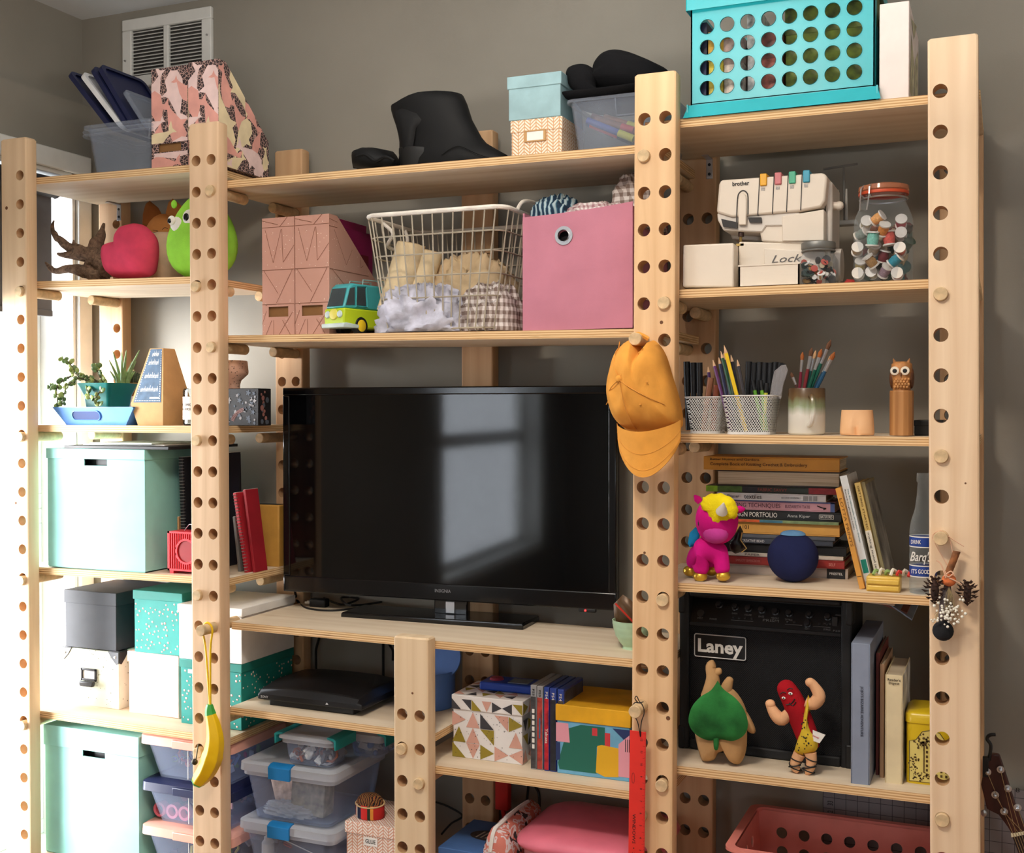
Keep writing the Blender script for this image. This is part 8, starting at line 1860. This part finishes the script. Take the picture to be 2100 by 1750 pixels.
for sx in (-1, 1):
    for zz in (0, H-.05): part('corner_cap', MB().box(sx*h-.012 if sx > 0 else -h-.002, h+.002 if sx > 0 else -h+.012, -.002, .04, max(zz, .0), zz+.05), mat('black_plastic', (17, 17, 18), .4, var=0), t, .003)
part('side_grip', MB().box(-h-.006, -h, .05, .12, H*.62, H*.85), mat('black_plastic', (17, 17, 18), .4, var=0), t, .003)
# tan plush with a plain green leaf
Y = .085; O = Vector((fx(1476, Y), Y, z)); t = thing('leaf_plush', 'tan plush with a big plain green felt leaf on its front', 'plush toy', O); M_tanp = fabric('tan_felt', (186, 146, 100)); M_lf = fabric('leaf_green_felt', (44, 112, 56), var=.3, vs=14)
V = lambda px, py, y=Y: at(px, py, y)-O
def outl(pts, y=Y, n=4): 
    ol = [Vector((V(px, py, y).x, 0, V(px, py, y).z)) for px, py in pts]; return [(p.x, p.z) for p in curve_pts(ol+ol[:1], n)[:-1]]
bd = [(1440, 1425), (1420, 1455), (1424, 1500), (1434, 1545), (1444, 1563), (1465, 1558), (1472, 1545), (1492, 1542), (1502, 1565), (1518, 1566), (1530, 1540), (1532, 1500), (1530, 1455), (1505, 1415), (1470, 1408)]
q = [(u, max(v, .001)) for u, v in outl(bd)]; part('body', MB().puff(q, .030, 0, 7), M_tanp, t, ang=80)
part('antler', MB().tube(curve_pts([V(1456, 1430), V(1462, 1395), V(1458, 1368), V(1466, 1362)], 5), [.020, .019, .018, .017, .016, .015, .014, .013, .0125, .012, .0115, .011, .0105, .010, .009, .006], 12), M_tanp, t, ang=80)
part('antler', MB().tube(curve_pts([V(1462, 1385), V(1472, 1378), V(1480, 1376)], 4), [.009, .009, .009, .0085, .008, .008, .007, .006, .003], 10), M_tanp, t, ang=80)
part('antler', MB().tube(curve_pts([V(1484, 1432), V(1492, 1405), V(1499, 1390)], 5), [.015, .014, .013, .012, .012, .011, .010, .009, .008, .007, .004], 12), M_tanp, t, ang=80)
part('arm', MB().puff(outl([(1530, 1460), (1540, 1478), (1549, 1500), (1542, 1506), (1530, 1496)]), .012, .004, 4), M_tanp, t, ang=80)
lf = [(1472, 1396), (1484, 1414), (1508, 1432), (1526, 1456), (1534, 1486), (1526, 1508), (1504, 1520), (1478, 1517), (1452, 1519), (1426, 1506), (1412, 1482), (1418, 1452), (1436, 1430), (1458, 1416)]
part('leaf', MB().puff(outl(lf, Y-.034), .012, -.034, 6, back=.7), M_lf, t, ang=80)
part('leaf_stalk', MB().puff(outl([(1463, 1512), (1474, 1512), (1473, 1536), (1465, 1536)], Y-.034), .004, -.036, 3), M_lf, t)
# sausage plush in a yellow spotted wrap
Y = .088; O = Vector((fx(1640, Y), Y, z)); t = thing('sausage_plush', 'red sausage plush flexing its arms in a yellow spotted wrap', 'plush toy', O); M_redf = fabric('red_felt', (164, 24, 34)); M_skn = fabric('peach_felt', (222, 170, 128)); M_spot = fabric('yellow_felt', (222, 190, 60))
V = lambda px, py, y=Y: at(px, py, y)-O
P_ = curve_pts([V(1612, 1412), V(1625, 1435), V(1642, 1475), V(1656, 1512), V(1660, 1530)], 6); n = len(P_)
part('sausage', MB().tube([P_[0]+(P_[0]-P_[1]).normalized()*q for q in (.017, .0155, .011, .006)]+P_+[P_[-1]+Vector((0, 0, -.01))], [.002, .008, .0145, .018]+[.0195+.004*math.sin(PI*i/(n-1)) for i in range(n)]+[.010], 16), M_redf, t, ang=80)
wr = [(1656, 1427), (1648, 1460), (1640, 1490), (1634, 1520), (1628, 1545), (1640, 1552), (1658, 1549), (1674, 1540), (1676, 1518), (1664, 1500), (1656, 1470), (1660, 1440)]
part('spotted_wrap', MB().puff(outl(wr, Y-.016), .018, -.008, 6, back=1.5), M_spot, t, ang=80)
CVW = MB().puff(outl(wr, Y-.016), .018, -.008, 6, back=1.5).v
b = MB()
for i in range(34):
    px, py = rng.uniform(1634, 1670), rng.uniform(1462, 1546); q = V(px, py, Y-.016); d_, v_ = min(((v[0]-q.x)**2+(v[2]-q.z)**2, v) for v in CVW if v[1] < -.006)
    if d_ < 6e-5: b.ball((q.x, v_[1]-.0006, q.z), (rng.uniform(.001, .002), .0008, rng.uniform(.001, .0025)), 6, 4)
part('printed_spots', b, M_ink, t, kind='stuff')
for pts in ([(1618, 1462), (1604, 1476), (1592, 1468), (1582, 1452), (1580, 1444)], [(1652, 1440), (1668, 1444), (1680, 1428), (1670, 1408), (1662, 1400)]):
    P2 = curve_pts([V(*p, Y-.006) for p in pts], 4); nn = len(P2); part('arm', MB().tube(P2+[P2[-1]+(P2[-1]-P2[-2])*1.0], [.010+.0035*math.sin(PI*min(1, i/(nn-1)*1.3)) for i in range(nn)]+[.004], 12), M_skn, t, ang=80)
    f_ = P2[-1]; part('fist', MB().ball((f_.x, f_.y-.001, f_.z), (.0105, .010, .0095), 14, 8), M_skn, t, ang=80)
for pts in ([(1640, 1546), (1632, 1562), (1630, 1574), (1638, 1580)], [(1662, 1544), (1664, 1562), (1660, 1578), (1652, 1586)]):
    P2 = curve_pts([V(*p, Y-.008) for p in pts], 4)
    for p in P2: p.z = max(p.z, .0075)
    nn = len(P2); part('leg', MB().tube(P2+[P2[-1]+(P2[-1]-P2[-2])], [.0125-.005*i/(nn-1) for i in range(nn)]+[.003], 12), M_skn, t, ang=80)
    b = MB()
    for k in (3, 5, 7, 9): c_ = P2[min(k, nn-1)]; b.tube([(c_.x+.0122*math.cos(a), c_.y+.0122*math.sin(a), c_.z+.004*math.cos(a+k)) for a in [2*PI*j/12 for j in range(12)]], .0012, 4, True)
    part('sandal_lace', b, M_ink, t)
for px, py, rx in ((1607, 1432, .004), (1621, 1423, .0045)):
    q = V(px, py, Y-.021); e = part('eye', MB().ball(tuple(q), (rx, .002, rx*.7), 10, 6), M_inkw, t); part('pupil', MB().ball((q.x, q.y-.0018, q.z), (.0015, .0008, .0018), 8, 5), M_ink, e)
for a in (((1618, 1442), (1626, 1448), (1632, 1440)), ((1612, 1446), (1622, 1444), (1630, 1434)), ((1600, 1424), (1606, 1420), (1612, 1422)), ((1614, 1416), (1620, 1412), (1626, 1414))): part('face_stitch', MB().tube(curve_pts([V(*p, Y-.0225) for p in a], 4), .0011, 5), M_ink, t)
tg = part('cloth_tag', MB().prism([(V(*p).x, V(*p).z) for p in ((1670, 1492), (1696, 1502), (1684, 1519), (1670, 1514))], -.022, -.021, 'xz'), M_inkw, t)
text('Sonny', tg, (V(1681, 0).x, -.0225, V(1681, 1506).z), .014, .005, mat('tag_red', (206, 60, 70), .6, var=0), shear=.3).rotation_euler[1] = .3
# standing books at the right and the yellow tin
def standing(label, pl, pr, pt, Y, dep, cov, txts=(), lab=None, pages=True, name='standing_book'):
    xl, xr = fx(pl, Y, 1500), fx(pr, Y, 1500); H = fz(pt, (pl+pr)/2, Y)-z; t = thing(name, label, 'book', ((xl+xr)/2, Y, z), 0, 'books beside the amplifier'); h = (xr-xl)/2; k = min(.002, h*.2); cv = mat('cover_%d_%d_%d' % cov, cov, .55, var=.04)
    b = MB(); b.box(-h, -h+k, 0, dep, 0, H); b.box(h-k, h, 0, dep, 0, H); b.box(-h+k, h-k, 0, k*1.5, 0, H); part('cover', b, cv, t, .0012)
    part('page_block', MB().box(-h+k, h-k, k*1.5, dep-.004, .002, H-.003), mat('page_edges', (206, 192, 166), .85, var=.12, vs=90), t)
    for s_, zc, L_, u, hh, col, spn in txts: text(s_, t, (h*u, -.0012, zc*H), L_, hh, mat('type_%d_%d_%d' % col, col, .6, var=0), spin=spn)
    return t, h, H
t, h, H = standing('tall grey blue slipcase standing right of the amplifier', 1745, 1784, 1320, .055, .27, (132, 142, 162), [("JOJO'S BIZARRE ADVENTURE", .52, .10, .15, .007, (40, 44, 56), -PI/2)])
part('slipcase_top', MB().box(-h+.001, h-.001, .001, .269, H-.003, H), mat('cover_132_142_162', (132, 142, 162)), t)
standing('thin tan book between the grey slipcase and the cream book', 1804, 1813, 1363, .115, .19, (176, 140, 110), [])
standing('dark red thin book behind the grey slipcase', 1796, 1803, 1340, .13, .2, (110, 50, 44), [])
t, h, H = standing('cream clothbound digest book standing beside the yellow tin', 1815, 1851, 1385, .085, .19, (222, 206, 168), [("Reader's", .955, .024, 0, .0055, (50, 40, 30), 0), ('Digest', .925, .02, 0, .006, (50, 40, 30), 0)])
part('cover_sheet', MB().box(h-.0005, h+.0006, .004, .188, .002, H-.002), mat('dust_jacket_print', (196, 190, 176), .5, var=.45, vs=22), t)
Y = .10; xl, xr = fx(1861, Y), fx(1965, Y); h = (xr-xl)/2; H = fz(1462, 1890, Y)-z
t = thing('yellow_tin', 'yellow tin with a drawn garden picture behind the rightmost post', 'tin', ((xl+xr)/2, Y, z)); M_yt = mat('tin_yellow', (216, 184, 30), .3, var=.03, spec=.5); dT = .11
part('tin', MB().loft([ring_rr(-h, h, 0, dT, 0, .012), ring_rr(-h, h, 0, dT, H*.86, .012)]), M_yt, t, .001, ang=50)
part('tin_lid', MB().loft([ring_rr(-h-.002, h+.002, -.002, dT+.002, H*.85, .013), ring_rr(-h-.002, h+.002, -.002, dT+.002, H*.96, .013), ring_rr(-h+.004, h-.004, .004, dT-.004, H, .010)]), M_yt, t, ang=50)
pic = [(-h*.86, H*.05), (h*.86, H*.05), (h*.86, H*.60), (h*.6, H*.62), (h*.35, H*.74), (0, H*.77), (-h*.35, H*.74), (-h*.6, H*.62), (-h*.86, H*.60)]
decal(t, [pic], -.0006, mat('tin_cream', (224, 206, 120), .4, var=.05), 'picture_panel')
part('picture_border', MB().tube([(u, -.0008, v) for u, v in pic], .0008, 4, True), mat('tin_line', (96, 84, 40), .5, var=0), t)
pol = []
def dot(cx, cz, r): pol.append(circ(cx, cz, r, 7))
for i in range(46): dot(-h*.28+rng.gauss(0, .008), H*.60+rng.gauss(0, .006), rng.uniform(.001, .0026))
pol.append(rect(-h*.30, -h*.25, H*.18, H*.58))
for i in range(30): dot(-h*.66+rng.gauss(0, .005), H*.30+rng.gauss(0, .010), rng.uniform(.001, .002))
for i in range(30): dot(-h*.7+rng.uniform(0, .03), H*.12+rng.gauss(0, .004), rng.uniform(.001, .002))
for i in range(7):
    for j in range(7): pol.append(rect(-h*.2+.009*i, -h*.2+.009*i+.004, H*.14+.009*j, H*.14+.009*j+.005))
decal(t, pol, -.0009, mat('tin_drawing', (92, 70, 36), .5, var=.1), 'picture_drawing')
# papers pushed above the amplifier
for i, (a, c, y, dzz, tilt, col, nm) in enumerate(((1545, 1836, .10, -.024, .03, (196, 178, 160), 'cream paper sheaf tucked under the book shelf'), (1700, 1862, .13, -.034, .12, (120, 70, 64), 'maroon folder sagging under the book shelf'), (1760, 1872, .12, -.030, .17, (120, 136, 160), 'thin blue sheet drooping lowest under the book shelf'))):
    x0, x1 = fx(a, y), fx(c, y); zt = zs('R4', -.3)-ST
    o = tag(part(['paper_sheaf', 'maroon_folder', 'blue_sheet'][i], MB().loft([[(x0, y, zt-.002+dzz*0-tilt*0), (x0, y+.2, zt-.002), (x0, y+.2, zt-.004), (x0, y, zt-.005)], [((x0+x1)/2, y, zt-.003-tilt*.02), ((x0+x1)/2, y+.2, zt-.003-tilt*.02), ((x0+x1)/2, y+.2, zt-.006-tilt*.02), ((x0+x1)/2, y, zt-.006-tilt*.02)], [(x1, y, zt-.004-tilt*.22), (x1, y+.2, zt-.004-tilt*.22), (x1, y+.2, zt-.007-tilt*.22), (x1, y, zt-.007-tilt*.22)]]), mat('sheet_%d' % i, col, .7), None), nm, 'paper')

# ================================================================ BELOW THE RIGHT BAY
z = zs('R6', -.4); Y = .03
A, Bq = at(1572, 1655, .33), at(1925, 1712, .33)
xl, xr = -.600, fx(1935, .06, 1745); zr = fz(1664, 1590, .31); H = zr-z; h = (xr-xl)/2; O = Vector(((xl+xr)/2, .045, z)); d = .275
xl = fx(1500, .05, 1760); h = (xr-xl)/2; O.x = (xl+xr)/2; zr = at(1572, 1658, .31).z; H = zr-z
t = thing('pink_basket', 'pink plastic basket with round holes on the lowest right shelf', 'basket', O); M_pkb = mat('salmon_plastic', (226, 138, 126), .35, var=.03, spec=.45)
k = .02
b = MB(); hr = .0125; nx = 7; v1 = H-.052
def back(u, v, d_): return (u*(1-.08*(1-v/H)), d-.002-k*(1-v/H)-d_, v)
us = [-h]+[-h+.03+(2*h-.06)*i/nx for i in range(nx+1)]+[h]; vs_ = [0, H-.115, H-.072, H-.032, H-.006]
b.plate(us, vs_, lambda i, j: ((us[i]+us[i+1])/2, (vs_[j]+vs_[j+1])/2, hr) if 1 <= i <= nx and j in (1, 2) else None, back, .003, 16)
def sidef(s_): return lambda u, v, d_: (s_*(h*(1-.08*(1-v/H))-.001)-s_*d_, u, v)
for s_ in (-1, 1): b.plate([.0, .04, .10, .16, .22, d-.004], vs_, lambda i, j: ((.04+.06*(i-1)+.03), (vs_[j]+vs_[j+1])/2, hr) if 1 <= i <= 3 and j in (1, 2) else None, sidef(s_), .003, 16)
def frontf(u, v, d_): return (u*(1-.08*(1-v/H)), .002+d_, v)
b.plate(us, vs_, lambda i, j: ((us[i]+us[i+1])/2, (vs_[j]+vs_[j+1])/2, hr) if 1 <= i <= nx and j in (1, 2) else None, frontf, .003, 16)
b.box(-h*.93, h*.93, .004, d-.02, 0, .003)
part('basket_wall', b, M_pkb, t, ang=40)
part('flat_rim', MB().loft([ring_rr(-h+.002, h-.002, .002, d-.002, H-.010, .02), ring_rr(-h-.014, h+.014, -.012, d+.012, H-.006, .026), ring_rr(-h-.014, h+.014, -.012, d+.012, H, .026), ring_rr(-h+.004, h-.004, .004, d-.004, H, .02), ring_rr(-h+.002, h-.002, .002, d-.002, H-.010, .02)], 0, True, (0, 0)), M_pkb, t, ang=50)
# cutting mat standing against the wall
def matm():
    t_ = NT('cutting_mat_grey'); b_ = t_.bsdf(None, .7); tc = t_.new('TexCoord'); sep = t_.new('SeparateXYZ'); t_.link(tc.outputs['Object'], sep.inputs[0])
    a = t_.math('LESS_THAN', t_.math('FRACT', t_.math('DIVIDE', sep.outputs[0], .0254)), .05); c = t_.math('LESS_THAN', t_.math('FRACT', t_.math('DIVIDE', sep.outputs[2], .0254)), .05)
    dg = t_.math('LESS_THAN', t_.math('FRACT', t_.math('DIVIDE', t_.math('ADD', sep.outputs[0], t_.math('MULTIPLY', sep.outputs[2], .75)), .61)), .003)
    m_ = t_.math('MAXIMUM', t_.math('MAXIMUM', a, c), dg); t_.link(t_.ramp(m_, [(.4, (132, 126, 128)), (.6, (64, 62, 66))]), b_.inputs['Base Color']); return t_.m
p = at(1688, 1632, .415); q = at(2100, 1600, .415)
zt = at(1960, 1607, .41).z
t = thing('cutting_mat', 'large grey gridded cutting mat standing against the wall below', 'cutting mat', (p.x, .412, .12), rot=(-.006, 0, 0))
part('mat_sheet', MB().box(0, .92, -.002, .002, 0, zt-.12), matm(), t)
for i, (px, py) in enumerate(((1703, 1648), (1703, 1668))): 
    q_ = at(px, py, .41); text(['33', '32'][i], t, (q_.x-p.x, -.003, q_.z-.12), .010, .012, M_ink, spin=PI/2)
for i in range(1): q_ = at(2087, 1622+27*i, .41); text(str(8+i), t, (q_.x-p.x, -.003, q_.z-.12), .008, .010, M_ink)
# guitar head leaning beyond the post
Yg = .10; O = at(2052, 1690, Yg); t = thing('acoustic_guitar', 'dark guitar headstock with chrome tuners right of the rightmost post', 'guitar', O)
V = lambda px, py, y=Yg: at(px, py, y)-O
hp = [(2021, 1592), (2040, 1556), (2054, 1546), (2064, 1570), (2090, 1640), (2108, 1700), (2110, 1716), (2078, 1716), (2066, 1702), (2034, 1680), (2020, 1650)]
hp = [(2024, 1554), (2036, 1548), (2050, 1550), (2062, 1585), (2082, 1650), (2104, 1700), (2106, 1710), (2076, 1712), (2066, 1696), (2048, 1672), (2024, 1660), (2012, 1610)]
M_hs = wood('rosewood_dark', (50, 26, 24), (78, 42, 36), 'z', .35)
part('headstock', MB().prism([(V(*p).x, V(*p).z) for p in hp], 0, .016, 'xz'), M_hs, t, .002)
part('nut', MB().prism([(V(*p).x, V(*p).z) for p in ((2073, 1710), (2108, 1704), (2109, 1710), (2074, 1717))], -.004, .012, 'xz'), mat('bone_nut', (226, 214, 180), .5), t, .0008)
part('neck', MB().prism([(V(*p).x, V(*p).z) for p in ((2076, 1716), (2108, 1710), (2180, 1900), (2145, 1910))], -.002, .018, 'xz'), mat('fretboard', (44, 30, 26), .5, var=.1), t, .002)
tn = [(2025, 1583), (2052, 1578), (2041, 1630), (2067, 1617), (2059, 1664), (2087, 1656)]
for i, (px, py) in enumerate(tn):
    q_ = V(px, py, Yg-.002); part('tuner_post', MB().lathe([(.007, 0), (.007, .003), (.0035, .003), (.0035, .012), (.001, .013)], 14, M=Matrix.Translation(q_) @ Matrix.Rotation(PI/2, 4, 'X')), M_steel, t)
    part('string', MB().tube([tuple(q_+Vector((0, -.008, 0))), tuple(V(2078+5.2*i, 1712-1*i, Yg-.006)), tuple(V(2150+5.2*i, 1905, Yg-.006))], .0006, 4), mat('string_bronze', (176, 150, 110), .35, .8), t)
for px, py in ((2018, 1668),): part('tuner_button', MB().ball(tuple(V(px, py)), (.006, .004, .007), 10, 6), M_steel, t)
b = MB(); b.tube(curve_pts([V(2028, 1560, Yg-.004), V(2032, 1530, Yg-.004), V(2024, 1516, Yg-.004), V(2030, 1508, Yg-.004), V(2042, 1507, Yg-.004)], 5), .0035, 8); b.box(V(2024, 0).x, V(2036, 0).x, -.012, .0, V(2030, 1592).z, V(2030, 1552).z)
part('clip_tuner', b, mat('black_plastic', (17, 17, 18), .4, var=0), t, .0008)
# pinecone charm on its peg
pgz = PH['p4']-11*S; pgx = PX['p4']-C+LEAN['p4']*pgz; Yo = -.024; O = at(1950, 1150, Yo); t = thing('pinecone_charm', 'dried charm of cinnamon stick, pinecones and small white flowers hanging from a peg', 'ornament', O)
V = lambda px, py, y=Yo: at(px, py, y)-O
c0 = Vector((pgx, -.020, pgz))-O; M_tw = mat('twine_pale', (214, 170, 140), .9, var=.1)
b = MB()
for e in ((1946, 1165), (1958, 1160)): b.tube(curve_pts([V(*e), c0+Vector((-.0145 if e[0] < 1950 else .0145, 0, 0)), c0+Vector((0, 0, .0145))], 5), .0009, 5)
b.tube(curve_pts([c0+Vector((0, 0, .0145)), c0+Vector((.016, -.003, .002)), V(1977, 1121)], 4), .0009, 5); part('hanging_loop', b, M_tw, t)
part('cinnamon_stick', MB().cyl(V(1944, 1178), V(1962, 1132), .0065, n=12).cyl(V(1962, 1132)+Vector((.002, 0, -.002)), V(1962, 1132)+Vector((.0024, 0, .0006)), .0045, n=10), mat('cinnamon', (128, 80, 46), .8, var=.25, vs=90), t)
part('dried_slice', MB().ball(tuple(V(1946, 1190, Yo-.006)), (.013, .008, .012), 14, 8), mat('dried_orange', (200, 108, 60), .8, var=.25, vs=90), t, ang=80)
b = MB()
for e in (((1940, 1186), (1930, 1158), (1920, 1150)), ((1946, 1186), (1960, 1192), (1978, 1203)), ((1938, 1172), (1944, 1184), (1956, 1176)), ((1936, 1182), (1950, 1172), (1958, 1182))): b.tube(curve_pts([V(*p, Yo-.014) for p in e], 4), .0013, 5)
part('twine_bow', b, M_tw, t)
def cone(c, r):
    b = MB()
    for i in range(34):
        f = i/33; a = i*2.4; rr = r*math.sin(PI*(.12+.86*f)); zz = r*1.25*(1-2*f)
        M = Matrix.Translation(c+Vector((rr*.55*math.cos(a), rr*.55*math.sin(a), zz))) @ Matrix.Rotation(a, 4, 'Z') @ Matrix.Rotation(-.5+.9*f, 4, 'Y')
        b.add([(0, -.0034, 0), (rr*.62, -.0042, .001), (rr*.8, 0, .0024), (rr*.62, .0042, .001), (0, .0034, 0), (rr*.4, 0, -.003)], [(0, 1, 2, 5), (2, 3, 4, 5), (0, 5, 4), (0, 4, 3, 2, 1)], 0, M)
    b.ball(tuple(c), (r*.4, r*.4, r*1.1), 8, 6); return b
M_cone = mat('pinecone_brown', (58, 38, 30), .85, var=.3, vs=120)
part('pinecone', cone(V(1917, 1212, Yo-.006), .019), M_cone, t, ang=20); part('pinecone', cone(V(1984, 1217, Yo-.004), .017), M_cone, t, ang=20)
b = MB(); b.puff([(V(*p).x, V(*p).z) for p in ((1936, 1200), (1950, 1200), (1954, 1240), (1946, 1275), (1924, 1275), (1926, 1240))], .008, .0, 4); part('ribbon', b, mat('dusty_ribbon', (110, 98, 96), .8), t, ang=70)
part('black_pod', MB().ball(tuple(V(1934, 1294, Yo-.002)), (.019, .013, .019), 16, 10), mat('charcoal_velvet', (22, 24, 28), .9, bump=.4), t, ang=80)
b = MB(); rb = random.Random(3)
for i in range(80):
    q_ = V(rb.gauss(1944, 15), rb.gauss(1258, 14), Yo-.018-rb.random()*.006); b.ball(tuple(q_), rb.uniform(.0016, .0031), 6, 4)
part('white_flowers', b, mat('gypsophila_white', (232, 228, 214), .8, var=.05), t, kind='stuff', ang=80)
b = MB()
for i in range(12): b.tube(curve_pts([V(1946, 1205, Yo-.010), V(rb.gauss(1950, 8), 1230, Yo-.014), V(rb.gauss(1946, 14), rb.gauss(1258, 12), Yo-.016)], 3), .0005, 4)
part('flower_stems', b, mat('dry_stem', (150, 132, 96), .9), t, kind='stuff')
fit_texts()
